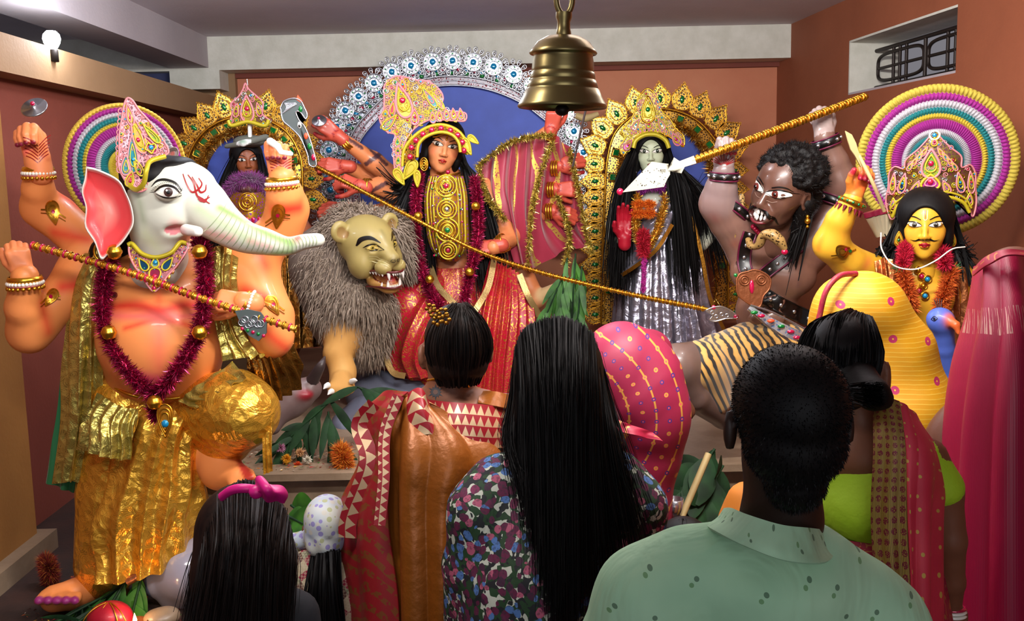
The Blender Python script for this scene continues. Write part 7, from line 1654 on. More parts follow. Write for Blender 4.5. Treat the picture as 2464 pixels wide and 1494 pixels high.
def skirt(parent, name, px, Y, z1, r0, r1, mat, dz=.02, n=18, amp=.05):
    x = P(px, 1300, Y).x; m = MB(); loft(m, [(x, Y, z1, r0, r0 * .75), (x, Y, z1 * .5, (r0 + r1) / 2, (r0 + r1) / 2 * .8), (x, Y, dz, r1, r1 * .85)], mat, 120, 40, folds(n, amp), uvs=(2, 1.2)); return m.build(name, parent)
def fwd_head(b, cx, cy, Y, H, skin=SKB, yaw=180):
    """a bare head facing away, added to the body volume"""
    F_ = head_frame(yaw, 0, 0); c = A(P(cx, cy, Y))
    def T(p): return c + F_ @ (A(p) * H)
    R_ = F_
    for ce, r in (((0, -.08, .12), (.35, .42, .38)), ((0, .10, -.05), (.285, .26, .37)), ((0, .13, -.3), (.2, .2, .18))): b.ell(T(ce), A(r) * H, R_, k=.1 * H, col=skin)
    for s_ in (-1, 1): b.ell(T((s_ * .385, -.02, -.06)), A((.045, .08, .15)) * H, frame(F_[:, 1] * 1 + F_[:, 0] * s_ * -.5), k=.02 * H, col=skin); b.ell(T((s_ * .15, .26, .03)), A((.08, .08, .06)) * H, R_, k=.03 * H, col=skin)
    b.cap(T((0, .33, .06)), T((0, .41, -.13)), .028 * H, .045 * H, k=.04 * H, col=skin); b.ell(T((0, .36, -.26)), A((.07, .035, .04)) * H, R_, k=.02 * H, col=skin)
    return T, F_

# ---- man in the mint shirt, nearest
Y0 = 1.3; pm = person(1890, 1494, Y0, 'man with close-cropped hair in a mint green collared shirt, nearest the camera')
b = Body(.03); b.col = '#2e1a12'; HM = S(372, Y0); T, Fm = fwd_head(b, 1893, 1010, Y0 + .02, HM, '#2e1a12'); b.pix([(1885, 1130, Y0 + .03, 92), (1880, 1250, Y0 + .04, 100), (1880, 1330, Y0 + .07, 85)], k=.03)
legs(pm, b, 1860, Y0 + .06, .1, .1, .85); b.cap(P(1450, 1700, Y0 + .08), P(1440, 1990, Y0 + .2), .05, .04); b.cap(P(2215, 1700, Y0 + .08), P(2225, 1990, Y0 + .2), .05, .04)
mb = MB(); add_body(mb, b, .008, 'skin')
for x_, sg in ((1440, 1), (2225, -1)): hand(mb, P(x_, 1990, Y0 + .2), (0, .2, -1), (-sg, 0, 0), .18, 'skin', '#3a2218', side=sg, curl=(20, 30, 20), h=1 / 40.)
mb.build('body', pm)
m = MB(); hb = Body(.03); hb.ell((0, -.10, .13), (.375, .44, .40)); hb.ell((0, -.2, -.10), (.335, .30, .30)); hb.cap((0, -.22, -.2), (0, -.22, -.36), .26, .2); hb.ell((0, .36, -.14), (.30, .36, .44), k=.03, cut=True)
for s_ in (-1, 1): hb.ell((s_ * .38, .02, -.1), (.07, .10, .2), k=.02, cut=True)
v, f, c = hb.mesh(1 / 70.); Wv = v * HM @ Fm.T + T((0, 0, 0)); m.add(Wv, f, 'black_hair'); rr = np.random.RandomState(3); ii = rr.randint(len(Wv), size=9000); p = Wv[ii]; cn = T((0, -.05, .05)); d = p - cn; d /= np.linalg.norm(d, axis=1)[:, None]; d = d + A((0, 0, -.6)) + rr.normal(size=d.shape) * .3; t = np.cross(d, rr.normal(size=d.shape)); t /= np.linalg.norm(t, axis=1)[:, None]
m.add(np.stack([p - t * .0008, p + t * .0008, p + d * .0035], 1).reshape(-1, 3), np.arange(27000).reshape(-1, 3), 'black_hair'); m.build('hair', pm)
b = Body(.05); b.col = '#ffffff'
def sh(l, k=None): b.pix(l, k)
b.ell(P(1850, 1560, Y0 + .06), (S(300, Y0), .13, S(230, Y0))); b.ell(P(1850, 1800, Y0 + .08), (S(280, Y0), .14, S(300, Y0)))
sh([(1800, 1330, Y0 + .04, 90), (1660, 1370, Y0 + .04, 105), (1560, 1440, Y0 + .04, 115)]); sh([(1950, 1340, Y0 + .04, 85), (2050, 1430, Y0 + .04, 100), (2110, 1500, Y0 + .04, 105)])
sh([(1560, 1440, Y0 + .04, 118), (1490, 1560, Y0 + .05, 105), (1455, 1700, Y0 + .08, 95)]); sh([(2110, 1500, Y0 + .04, 108), (2190, 1600, Y0 + .05, 92), (2215, 1700, Y0 + .08, 88)])
b.cap(P(1850, 1700, Y0 + .08), P(1850, 1990, Y0 + .08), .18, .17); b.ell(P(1860, 1400, Y0 + .03), (S(200, Y0), .095, S(105, Y0)))
shirt, v, f = cloth_body(pm, 'shirt', b, .0075, 'green_shirt_cloth')
m = MB(); rows = [PX(r) for r in [[(1742, 1222, Y0 + .10), (1760, 1222, Y0 - .0), (1800, 1238, Y0 - .06), (1880, 1262, Y0 - .085), (1950, 1270, Y0 - .05), (1990, 1275, Y0 + .06)], [(1725, 1245, Y0 + .10), (1742, 1252, Y0 - .02), (1795, 1285, Y0 - .085), (1880, 1318, Y0 - .11), (1965, 1325, Y0 - .07), (2005, 1310, Y0 + .06)], [(1700, 1262, Y0 + .08), (1712, 1272, Y0 - .03), (1790, 1312, Y0 - .095), (1890, 1348, Y0 - .118), (1985, 1352, Y0 - .08), (2014, 1325, Y0 + .05)]]]
sheet(m, rows, 60, 20, 'green_shirt_cloth', thick=-.004); m.build('collar', shirt)
skirt(pm, 'trousers', 1860, Y0 + .08, .98, .17, .16, 'navy_cloth', .06, 6, .03)

# ---- woman with long loose hair in a floral dress
Y1_ = 2.15; pw = person(1340, 1494, Y1_, 'woman with very long straight black hair down the back of a dark floral blouse')
b = Body(.04); b.col = SKB; HWm = S(245, Y1_); T, Fm = fwd_head(b, 1342, 895, Y1_ + .03, HWm); b.pix([(1340, 990, Y1_ + .03, 55), (1335, 1080, Y1_ + .03, 70), (1340, 1130, Y1_ + .03, 100)], k=.04)
b.pix([(1160, 1250, Y1_, 50), (1120, 1420, Y1_ + .05, 45), (1130, 1560, Y1_ + .15, 36)]); b.pix([(1540, 1250, Y1_, 50), (1570, 1420, Y1_ + .05, 45), (1560, 1560, Y1_ + .15, 36)]); legs(pw, b, 1340, Y1_, .1, .09, .8)
mb = MB(); add_body(mb, b, .009, 'skin'); 
for x_, sg in ((1130, 1), (1560, -1)): hand(mb, P(x_, 1560, Y1_ + .15), (0, .4, -1), (-sg, 0, 0), .17, 'skin', SKB, side=sg, curl=(20, 30, 20), h=1 / 36.)
mb.build('body', pw)
b = Body(.06); b.ell(P(1335, 1240, Y1_ + .02), (S(170, Y1_), .12, S(150, Y1_))); b.ell(P(1335, 1440, Y1_ + .02), (S(185, Y1_), .14, S(220, Y1_)))
b.pix([(1290, 1130, Y1_ + .02, 60), (1200, 1160, Y1_ + .02, 66), (1160, 1230, Y1_, 72)]); b.pix([(1390, 1130, Y1_ + .02, 60), (1480, 1150, Y1_ + .02, 66), (1530, 1220, Y1_, 66)]); b.pix([(1162, 1230, Y1_, 76), (1135, 1360, Y1_ + .02, 72), (1130, 1500, Y1_ + .08, 66)]); b.pix([(1522, 1220, Y1_, 70), (1545, 1350, Y1_ + .02, 60), (1550, 1500, Y1_ + .08, 55)])
x_ = P(1335, 1400, Y1_).x; zz = P(1335, 1400, Y1_).z; b.cap((x_, Y1_, zz), (x_, Y1_, .55), .2, .26)
v, f, c = b.mesh(.009); rr = A(v); nx_ = np.sin((v[:, 0] * 38 + v[:, 2] * 5)) * .006 * np.clip((P(0, 1180, Y1_).z - v[:, 2]) * 4, 0, 1.6); v[:, 1] -= nx_
m = MB(); m.add(v, f, 'floral_cloth'); m.build('floral_blouse', pw); skirt(pw, 'skirt', 1335, Y1_, .62, .24, .3, 'navy_cloth')
m = MB(); hb = Body(.05); hb.ell(T((0, -.1, .1)), A((.385, .45, .42)) * HWm, Fm); Yh = Y1_ - .1
hb.pix([(1342, 900, Y1_ - .03, 104), (1338, 1000, Y1_ - .06, 108), (1345, 1100, Y1_ - .1, 95)], k=.05); hb.pix([(1345, 1100, Y1_ - .10, 80), (1352, 1250, Y1_ - .14, 52), (1352, 1440, Y1_ - .14, 38)], k=.05)
v, f, c = hb.mesh(.008); m.add(v, f, 'black_hair')
top = [P(x, y, Y) for x, y, Y in ((1242, 880, Y1_ + .02), (1262, 800, Y1_ - .04), (1340, 768, Y1_ - .04), (1415, 800, Y1_ - .04), (1440, 880, Y1_ + .02))]
mid1 = [P(x, y, Y) for x, y, Y in ((1232, 980, Y1_), (1280, 930, Y1_ - .14), (1342, 920, Y1_ - .17), (1410, 930, Y1_ - .14), (1462, 980, Y1_))]
mid2 = [P(x, y, Y) for x, y, Y in ((1222, 1060, Y1_ - .06), (1290, 1080, Y1_ - .17), (1345, 1100, Y1_ - .19), (1400, 1080, Y1_ - .17), (1490, 1080, Y1_ - .08))]
e1 = [P(x, y, Y) for x, y, Y in ((1262, 1150, Y1_ - .12), (1300, 1300, Y1_ - .2), (1350, 1480, Y1_ - .22), (1400, 1400, Y1_ - .2), (1545, 1260, Y1_ - .12))]
hairfall(m, top, mid2, e1, 5500, .0010, 'black_hair', .014, 71, extra=[mid1], samp=16); m.build('hair', pw)

# ---- woman with pinned-up hair in brown silk
Y2 = 2.55; pb = person(1085, 1494, Y2, 'woman with pinned-up hair and sun tattoo in a brown and red silk sari')
b = Body(.04); SK2 = '#7a4c36'; b.col = SK2; HB = S(215, Y2); T, Fm = fwd_head(b, 1095, 838, Y2 + .02, HB, SK2, 192); b.pix([(1080, 900, Y2 + .02, 46), (1085, 960, Y2 + .02, 54), (1100, 985, Y2 + .02, 90)], k=.04); b.pix([(1000, 965, Y2 + .02, 26), (1100, 985, Y2 + .02, 50), (1220, 985, Y2 + .02, 40)], k=.05)
b.ell(P(1100, 1060, Y2 + .03), (S(140, Y2), .10, S(90, Y2))); b.pix([(1240, 1020, Y2, 45), (1260, 1150, Y2 + .05, 42), (1230, 1230, Y2 + .2, 34)]); legs(pb, b, 1085, Y2, .1, .09, .8); b.pix([(930, 1020, Y2, 45), (900, 1200, Y2 + .05, 40), (960, 1300, Y2 + .2, 32)])
mb = MB(); v, f = add_body(mb, b, .0085, 'skin'); q = PixSurf(v, f, Y2)
hand(mb, P(1230, 1230, Y2 + .2), (-.6, .5, 0), (0, 0, -1), .17, 'skin', SK2, side=1, curl=(20, 30, 20), h=1 / 36.); hand(mb, P(960, 1300, Y2 + .2), (.6, .5, 0), (0, 0, -1), .17, 'skin', SK2, side=-1, curl=(20, 30, 20), h=1 / 36.)
for i in range(12): a = i * math.pi / 6; q.poly(mb, [(1048 + 10 * math.cos(a - .3), 943 + 10 * math.sin(a - .3)), (1048 + 10 * math.cos(a + .3), 943 + 10 * math.sin(a + .3)), (1048 + (20 if i % 2 else 15) * math.cos(a), 943 + (20 if i % 2 else 15) * math.sin(a))], 'skin', lin('#3c3c40'), 2, .001)
q.disc(mb, 1048, 943, 10, 'skin', lin('#454548')); q.disc(mb, 1048, 943, 6, 'skin', lin('#6a5148'), .002); mb.build('body', pb)
m = MB(); hb = Body(.03); hb.ell(T((0, -.10, .12)), A((.36, .43, .395)) * HB, Fm); hb.ell(T((0, -.25, .28)), A((.25, .25, .24)) * HB, Fm); hb.ell(T((0, -.2, -.14)), A((.34, .30, .26)) * HB, Fm); hb.ell(T((0, .4, -.14)), A((.30, .40, .44)) * HB, Fm, k=.03, cut=True)
for s_ in (-1, 1): hb.ell(T((s_ * .4, .04, -.12)), A((.09, .14, .2)) * HB, Fm, k=.02, cut=True)
v, f, c = hb.mesh(.0065); m.add(v, f, 'brown_hair'); rr = np.random.RandomState(5)
for i in range(900):
    a = rr.uniform(-1.25, 1.25); s0 = (.25 * math.sin(a), -.12 - .30 * math.cos(a), -.38 + rr.uniform(0, .1)); s1 = (.40 * math.sin(a), -.12 - .44 * math.cos(a), .02); s2 = (.31 * math.sin(a), -.2 - .34 * math.cos(a), .33); s3 = (.08 * math.sin(a) + .02, -.27 - rr.uniform(0, .16), .56 - rr.uniform(0, .05))
    strands(m, None, [[T(s0), T(s1), T(s2), T(s3)]], .0016, 'brown_hair', seed=i, jit=.003, samp=10)
hair_b = m.build('hair', pb)
m = MB()
for cx, cy in ((1044, 752), (1072, 768), (1052, 772), (1066, 752), (1036, 742)):
    for k in range(5): a = k * 1.257 + cx; ball(m, P(cx + 9 * math.cos(a), cy + 9 * math.sin(a), Y2 - .165), (.006, .003, .005), 'gold_dark', n=8)
m.build('hair_clip', hair_b)
m = MB(); beads(m, [q.pt(x, y, .003) for x, y in ((1030, 915), (1050, 912), (1080, 915), (1115, 925), (1128, 930))], .0035, 'gold', 44); m.build('neck_chain', pb)
m = MB(); rows = [PX(r) for r in [[(1010, 958, Y2 - .03), (1060, 965, Y2 - .10), (1120, 970, Y2 - .125), (1180, 975, Y2 - .10), (1238, 990, Y2 - .02)], [(1005, 1010, Y2 - .06), (1060, 1020, Y2 - .13), (1120, 1022, Y2 - .15), (1180, 1028, Y2 - .13), (1250, 1030, Y2 - .04)], [(1000, 1060, Y2 - .08), (1060, 1068, Y2 - .14), (1120, 1075, Y2 - .16), (1180, 1078, Y2 - .14), (1256, 1075, Y2 - .05)]]]
sheet(m, rows, 60, 24, 'triangle_border', uvs=(13, 4), thick=-.004); m.build('blouse_back', pb)
m = MB(); rows = [PX(r) for r in [[(1155, 940, Y2 + .02), (1195, 942, Y2 - .04), (1245, 955, Y2 + .02)], [(1150, 968, Y2 - .08), (1200, 978, Y2 - .09), (1262, 990, Y2 - .0)]]]
sheet(m, rows, 20, 8, 'brown_silk', thick=-.004); m.build('blouse_shoulder', pb)
x_ = P(1090, 1100, Y2).x; z_ = P(1090, 1090, Y2).z; m = MB(); loft(m, [(x_ + .0, Y2 + .02, z_ + .06, .20, .13), (x_ + .02, Y2 + .02, z_ - .15, .185, .13), (x_ + .02, Y2, z_ - .4, .2, .16), (x_, Y2, .45, .27, .22), (x_, Y2, .02, .32, .27)], 'brown_silk', 140, 70, folds(16, .05), uvs=(1.5, 1.3)); m.build('sari_wrap', pb)
def drape(parent, name, rows, mat, n, amp, nu=90, nv=120, thick=-.004, ph=2.0, uvs=None):
    m = MB(); sheet(m, [PX(r) for r in rows], nu, nv, mat, lambda U, V: -amp * np.abs(np.sin(math.pi * n * (U + .05 * np.sin(ph * V * 2)) + ph * V)) ** 1.3 * (.35 + .8 * V), thick=thick, uvs=uvs); return m.build(name, parent)
drape(pb, 'sari_pallu', [[(935, 945, Y2 - .05), (985, 950, Y2 - .12), (1020, 965, Y2 - .12)], [(930, 1060, Y2 - .10), (990, 1090, Y2 - .2), (1100, 1090, Y2 - .20), (1215, 1110, Y2 - .12)], [(930, 1200, Y2 - .12), (1000, 1220, Y2 - .22), (1090, 1230, Y2 - .22), (1180, 1230, Y2 - .14)], [(940, 1494, Y2 - .12), (1010, 1494, Y2 - .24), (1080, 1494, Y2 - .24), (1140, 1494, Y2 - .16)], [(950, 1900, Y2 - .10), (1010, 1900, Y2 - .2), (1080, 1900, Y2 - .2), (1140, 1900, Y2 - .12)]], 'brown_silk', 3.5, .035)
bord = drape(pb, 'pallu_border', [[(905, 965, Y2 - .02), (940, 940, Y2 - .10), (985, 945, Y2 - .13)], [(852, 1015, Y2 - .0), (895, 1005, Y2 - .10), (935, 1000, Y2 - .15)], [(872, 1110, Y2 - .02), (905, 1110, Y2 - .13), (940, 1110, Y2 - .17)], [(822, 1250, Y2 - .02), (870, 1255, Y2 - .14), (935, 1260, Y2 - .18)], [(828, 1494, Y2 - .02), (890, 1494, Y2 - .15), (960, 1494, Y2 - .19)], [(840, 1900, Y2 - .0), (900, 1900, Y2 - .15), (960, 1900, Y2 - .18)]], 'red_gold_silk', 1.5, .02)
m = MB()
for l, w in (([(905, 972, Y2 - .10), (868, 1022, Y2 - .08), (888, 1110, Y2 - .12), (842, 1240, Y2 - .12), (838, 1290, Y2 - .12)], .045), ([(960, 950, Y2 - .16), (928, 1040, Y2 - .17), (925, 1150, Y2 - .2), (915, 1260, Y2 - .215)], .028)):
    p = spline(PX(l), 90); t = np.gradient(p, axis=0); s_ = np.cross(t, (0, -1, 0)); s_ /= np.linalg.norm(s_, axis=1)[:, None]; L = np.concatenate([[0], np.cumsum(np.linalg.norm(np.diff(p, axis=0), axis=1))]) / (w * .8)
    p = p + A((0, -.012, 0)); vv_ = np.concatenate([p - s_ * w / 2, p + s_ * w / 2]); m.add(vv_, grid_faces(2, 90), 'triangle_border', (1, 1, 1), np.stack([np.concatenate([L, L]), np.repeat([0, 1.6], 90)], 1)); m.add(vv_ + A((0, .004, 0)), grid_faces(2, 90)[:, ::-1], 'triangle_border', (1, 1, 1), np.stack([np.concatenate([L, L]), np.repeat([0, 1.6], 90)], 1))
m.build('zari_trim', bord)
drape(pb, 'shoulder_fold', [[(975, 948, Y2 - .12), (1010, 935, Y2 - .13), (1032, 965, Y2 - .13)], [(985, 1000, Y2 - .16), (1020, 985, Y2 - .18), (1040, 1010, Y2 - .16)], [(1000, 1050, Y2 - .18), (1040, 1045, Y2 - .19), (1058, 1068, Y2 - .17)]], 'triangle_border', 1, .01, 30, 30, uvs=(2, 4))

# ---- woman in lime blouse and pink sari
Y3 = 1.8; pl3 = person(2120, 1494, Y3, 'woman with glossy black low bun, lime green blouse and pink sari with gold striped border')
b = Body(.04); SK3 = '#7a4a34'; b.col = SK3; HL3 = S(262, Y3); T, Fm = fwd_head(b, 2030, 880, Y3 + .05, HL3, SK3, 152); b.pix([(2060, 960, Y3 + .04, 52), (2080, 1040, Y3 + .03, 60)], k=.05); b.ell(P(2100, 1090, Y3 + .04), (S(130, Y3), .085, S(70, Y3)))
b.ell(P(2120, 1250, Y3 + .04), (S(130, Y3), .10, S(190, Y3))); b.pix([(2235, 1100, Y3, 46), (2275, 1180, Y3, 42), (2288, 1300, Y3, 37), (2292, 1400, Y3 + .02, 29), (2290, 1500, Y3 + .06, 21)]); b.pix([(1990, 1120, Y3 + .05, 42), (1975, 1250, Y3 + .12, 36), (1990, 1350, Y3 + .22, 26)]); legs(pl3, b, 2120, Y3 + .04, .1, .09, .8)
mb = MB(); add_body(mb, b, .008, 'skin'); hand(mb, P(2290, 1505, Y3 + .06), (0, .1, -1), (1, 0, 0), .165, 'skin', SK3, side=1, curl=(20, 30, 20), h=1 / 36.); mb.build('body', pl3)
b = Body(.035); b.ell(P(2090, 1210, Y3 + .03), (S(128, Y3), .105, S(105, Y3))); b.pix([(2000, 1110, Y3 + .05, 46), (1985, 1180, Y3 + .08, 46)]); b.pix([(2225, 1100, Y3, 50), (2266, 1172, Y3 - .0, 54)]); b.ell(P(2120, 1120, Y3 + .04), (S(120, Y3), .09, S(58, Y3))); b.ell(P(2075, 1040, Y3 - .02), (S(48, Y3), .12, S(62, Y3)), k=.02, cut=True)
cloth_body(pl3, 'blouse', b, .0065, 'lime_cloth')
x_ = P(2125, 1300, Y3).x; z_ = P(2125, 1310, Y3).z; m = MB(); loft(m, [(x_, Y3 + .05, z_ + .02, .115, .1), (x_, Y3 + .04, z_ - .12, .135, .115), (x_, Y3 + .04, z_ - .5, .2, .18), (x_, Y3 + .03, .02, .28, .25)], 'crimson_cloth', 120, 60, folds(18, .05), uvs=(2, 1.4)); m.build('sari_wrap', pl3)
m = MB(); hb = Body(.03); hb.ell(T((0, -.10, .12)), A((.352, .43, .395)) * HL3, Fm); hb.ell(T((0, -.2, -.14)), A((.32, .31, .26)) * HL3, Fm); hb.ell(T((0, .4, -.16)), A((.30, .40, .42)) * HL3, Fm, k=.03, cut=True); hb.pix([(2075, 930, Y3 - .06, 50), (2105, 950, Y3 - .10, 40), (2128, 962, Y3 - .1, 22)], k=.03)
v, f, c = hb.mesh(.0065); m.add(v, f, 'black_hair'); rr = np.random.RandomState(6)
for i in range(1300):
    u = rr.uniform(-1, 1); h0 = T((.2 * u + .02, .10 + .12 * rr.rand(), .525 - .07 * abs(u))); h1 = T((.385 * u, -.16 - .37 * math.sqrt(1 - u * u), .17)); h2 = T((.30 * u + .02, -.20 - .32 * math.sqrt(1 - u * u), -.12)); e_ = A(P(2105 + rr.uniform(-30, 20), 948 + rr.uniform(-26, 26), Y3 - .14))
    strands(m, None, [[h0, T((.31 * u, -.14 - .14 * (1 - abs(u)), .49 - .1 * abs(u))), h1, h2, e_]], .0016, 'black_hair', seed=i, jit=.003, samp=14)
m.build('hair', pl3)
drape(pl3, 'sari_border', [[(2100, 965, Y3 - .04), (2125, 955, Y3 - .08), (2165, 965, Y3 - .09)], [(2102, 1080, Y3 - .10), (2140, 1080, Y3 - .12), (2180, 1080, Y3 - .13)], [(2098, 1250, Y3 - .11), (2135, 1250, Y3 - .13), (2182, 1250, Y3 - .14)], [(2112, 1494, Y3 - .13), (2150, 1494, Y3 - .15), (2190, 1494, Y3 - .15)], [(2125, 2000, Y3 - .15), (2160, 2000, Y3 - .17), (2200, 2000, Y3 - .17)]], 'gold_stripe_border', 2, .006, 40, 120, uvs=(.5, 4.0))
drape(pl3, 'sari_pallu', [[(2160, 965, Y3 - .085), (2190, 985, Y3 - .08), (2215, 1020, Y3 - .02)], [(2178, 1080, Y3 - .13), (2225, 1085, Y3 - .12), (2268, 1120, Y3 - .0)], [(2180, 1250, Y3 - .14), (2225, 1250, Y3 - .13), (2260, 1250, Y3 - .05)], [(2188, 1494, Y3 - .15), (2225, 1494, Y3 - .14), (2260, 1494, Y3 - .07)], [(2198, 2000, Y3 - .17), (2235, 2000, Y3 - .15), (2268, 2000, Y3 - .08)]], 'pink_dotted_sari', 2.2, .012)
for i, (yy, mt) in enumerate(((1462, 'gem_red'), (1470, 'pearl'), (1479, 'pearl'), (1490, 'gem_red'))): m = MB(); band(m, P(2291, yy, Y3 + .05), (0, .1, 1), S(27, Y3), .006, mt, bulge=.5); m.build('bangle', pl3)

# ---- magenta sari at the right edge
Y4 = 2.3; pg = person(2400, 1494, Y4, 'person wrapped head to hem in a magenta sari with gold stripes, at the right edge')
b = Body(.05); b.col = SKB; xg = P(2425, 700, Y4).x; zg = P(2425, 700, Y4).z; T, Fm = fwd_head(b, 2432, 700, Y4 + .05, .215, SKB, 170); b.cap((xg, Y4 + .05, zg - .1), (xg, Y4 + .05, zg - .25), .06, .07); b.ell((xg, Y4 + .05, zg - .42), (.17, .1, .18)); b.cap((xg - .0, Y4 + .05, zg - .5), (xg, Y4 + .05, .8), .13, .13); legs(pg, b, 2430, Y4 + .05, .08, .08, .8)
mb = MB(); add_body(mb, b, .011, 'skin'); mb.build('body', pg)
drape(pg, 'sari', [[(2350, 650, Y4 + .1), (2372, 632, Y4 - .04), (2420, 612, Y4 - .1), (2490, 615, Y4 - .02)], [(2338, 760, Y4 + .06), (2380, 760, Y4 - .14), (2440, 760, Y4 - .2), (2520, 760, Y4 - .08)], [(2312, 900, Y4 + .02), (2370, 900, Y4 - .18), (2450, 900, Y4 - .24), (2540, 900, Y4 - .08)], [(2300, 1100, Y4), (2360, 1100, Y4 - .2), (2450, 1100, Y4 - .26), (2560, 1100, Y4 - .08)], [(2300, 1494, Y4), (2350, 1494, Y4 - .22), (2450, 1494, Y4 - .28), (2580, 1494, Y4 - .1)], [(2290, 2300, Y4), (2350, 2300, Y4 - .24), (2450, 2300, Y4 - .3), (2600, 2300, Y4 - .1)]], 'magenta_sari', 3.4, .04, 130, 200, uvs=(1, 1.7))
drape(pg, 'gold_hem', [[(2340, 648, Y4 - .02), (2372, 618, Y4 - .10), (2425, 600, Y4 - .14), (2490, 606, Y4 - .1)], [(2344, 664, Y4 - .04), (2378, 636, Y4 - .13), (2425, 616, Y4 - .17), (2490, 622, Y4 - .13)]], 'crimson_cloth', 1, .004, 60, 8)

# ---- bowing figure under a yellow sari
Y5 = 2.75; py_ = person(2150, 1200, Y5, 'person bowing low, head and back hidden under an embroidered yellow sari')
b = Body(.08); b.ell(P(2070, 745, Y5), (S(95, Y5), .12, S(80, Y5))); b.pix([(2080, 760, Y5, 90), (2130, 860, Y5, 118), (2180, 980, Y5 - .02, 105), (2200, 1120, Y5, 100)]); b.pix([(2020, 760, Y5, 50), (1985, 820, Y5 + .04, 40)]); b.ell(P(2150, 1000, Y5), (S(120, Y5), .2, S(120, Y5))); x_ = P(2170, 1100, Y5).x; b.cap(P(2180, 1100, Y5), (x_, Y5, .5), .14, .17); b.cap((x_, Y5, .5), (x_, Y5, .05), .17, .2)
v, f, c = b.mesh(.010); d = v - A(P(2070, 745, Y5)); v[:, 1] -= .006 * np.sin(d[:, 0] * 40 + d[:, 2] * 22); m = MB(); m.add(v, f, 'yellow_sari_cloth', (1, 1, 1), np.stack([v[:, 0] * 1.3, v[:, 2] * 1.3], 1)); ys_ = m.build('yellow_sari', py_)
m = MB(); p = PX([(1962, 812, Y5 - .1), (1972, 760, Y5 - .1), (1988, 700, Y5 - .1), (2020, 664, Y5 - .08), (2060, 658, Y5 - .04)]); tube(m, p, .008, 'crimson_cloth', samp=40); m.build('sari_hem', ys_)
b = Body(.03); b.col = SKB; b.ell(P(2080, 755, Y5 + .03), (.09, .1, .11)); b.cap(P(2100, 800, Y5 + .03), P(2140, 860, Y5 + .03), .06, .09); b.cap(P(2180, 1100, Y5 + .02), (x_, Y5 + .02, .1), .08, .06); b.cap(P(2140, 860, Y5 + .02), P(2180, 1100, Y5 + .02), .1, .09); b.cap((x_, Y5, .1), (x_, Y5 + .2, .04), .05, .04); mb = MB(); add_body(mb, b, .012, 'skin'); mb.build('body', py_)

# ---- woman bent forward in a striped pink sari
Y6 = 3.0; pp = person(1540, 1200, Y6, 'woman bent forward in a deep pink sari with thin yellow stripes')
b = Body(.08); b.pix([(1490, 880, Y6, 95), (1545, 900, Y6 + .02, 88), (1560, 960, Y6, 92)]); b.pix([(1540, 960, Y6, 98), (1580, 1010, Y6 - .02, 72), (1570, 1080, Y6, 62)]); x_ = P(1560, 1090, Y6).x; b.cap(P(1560, 1060, Y6), (x_ - .03, Y6, .45), .085, .08); b.cap((x_ - .03, Y6, .45), (x_ - .03, Y6, .05), .08, .12); b.pix([(1500, 850, Y6 + .02, 62), (1560, 850, Y6 + .3, 60)])
v, f, c = b.mesh(.010); m = MB(); q0 = P(1440, 800, Y6); q = v - A(q0); ang = np.arctan2(q[:, 2] + .25, q[:, 0] + .12); rad_ = np.hypot(q[:, 0] + .12, q[:, 2] + .25); m.add(v, f, 'pink_striped_sari', (1, 1, 1), np.stack([rad_ * 2.1, ang * .45], 1)); m.build('sari', pp)
drape(pp, 'sari_band', [[(1450, 990, Y6 - .12), (1500, 1015, Y6 - .18), (1570, 1040, Y6 - .16)], [(1455, 1015, Y6 - .13), (1500, 1040, Y6 - .19), (1590, 1062, Y6 - .16)]], 'crimson_cloth', 3, .012, 60, 16)
b = Body(.04); b.col = SKB; b.cap(P(1520, 850, Y6 + .1), P(1500, 900, Y6 + .5), .09, .1); b.ell(P(1490, 930, Y6 + .62), (.08, .1, .1)); b.cap(P(1560, 1050, Y6 + .02), (x_, Y6 + .02, .1), .06, .045); b.cap((x_, Y6, .08), (x_ - .02, Y6 + .18, .04), .045, .035); b.pix([(1620, 960, Y6 + .3, 26), (1650, 990, Y6 + .3, 24)]); b.cap(P(1500, 900, Y6 + .5), P(1620, 965, Y6 + .3), .06, .04); mb = MB(); add_body(mb, b, .012, 'skin'); mb.build('body', pp)

# ---- girl with the pink bow
Y7 = 2.0; pg1 = person(590, 1494, Y7, 'girl with long dark hair and a bright pink bow headband, dressed in navy')
b = Body(.04); b.col = SKB; HG = S(240, Y7); T, Fm = fwd_head(b, 592, 1280, Y7 + .03, HG, SKB, 176); b.cap(P(595, 1360, Y7 + .03), P(595, 1440, Y7 + .03), .045, .05); legs(pg1, b, 600, Y7, .06, .06, .5); b.pix([(470, 1560, Y7, 34), (455, 1700, Y7 + .04, 26)]); b.pix([(730, 1560, Y7, 34), (745, 1700, Y7 + .04, 26)])
mb = MB(); add_body(mb, b, .009, 'skin'); mb.build('body', pg1)
b = Body(.05); b.ell(P(600, 1560, Y7 + .02), (S(150, Y7), .10, S(140, Y7))); b.pix([(560, 1450, Y7 + .02, 50), (500, 1510, Y7 + .02, 55), (468, 1590, Y7, 50)]); b.pix([(650, 1440, Y7 + .02, 50), (710, 1480, Y7 + .02, 58), (738, 1570, Y7, 50)]); x_ = P(600, 1560, Y7).x; b.cap(P(600, 1560, Y7 + .02), (x_, Y7 + .02, .35), .12, .2)
cloth_body(pg1, 'navy_dress', b, .010, 'navy_cloth')
m = MB(); hb = Body(.04); hb.ell(T((0, -.1, .1)), A((.41, .46, .43)) * HG, Fm); hb.pix([(585, 1290, Y7 - .02, 100), (570, 1380, Y7 - .05, 108), (560, 1520, Y7 - .08, 100)], k=.06); v, f, c = hb.mesh(.008); m.add(v, f, 'brown_hair')
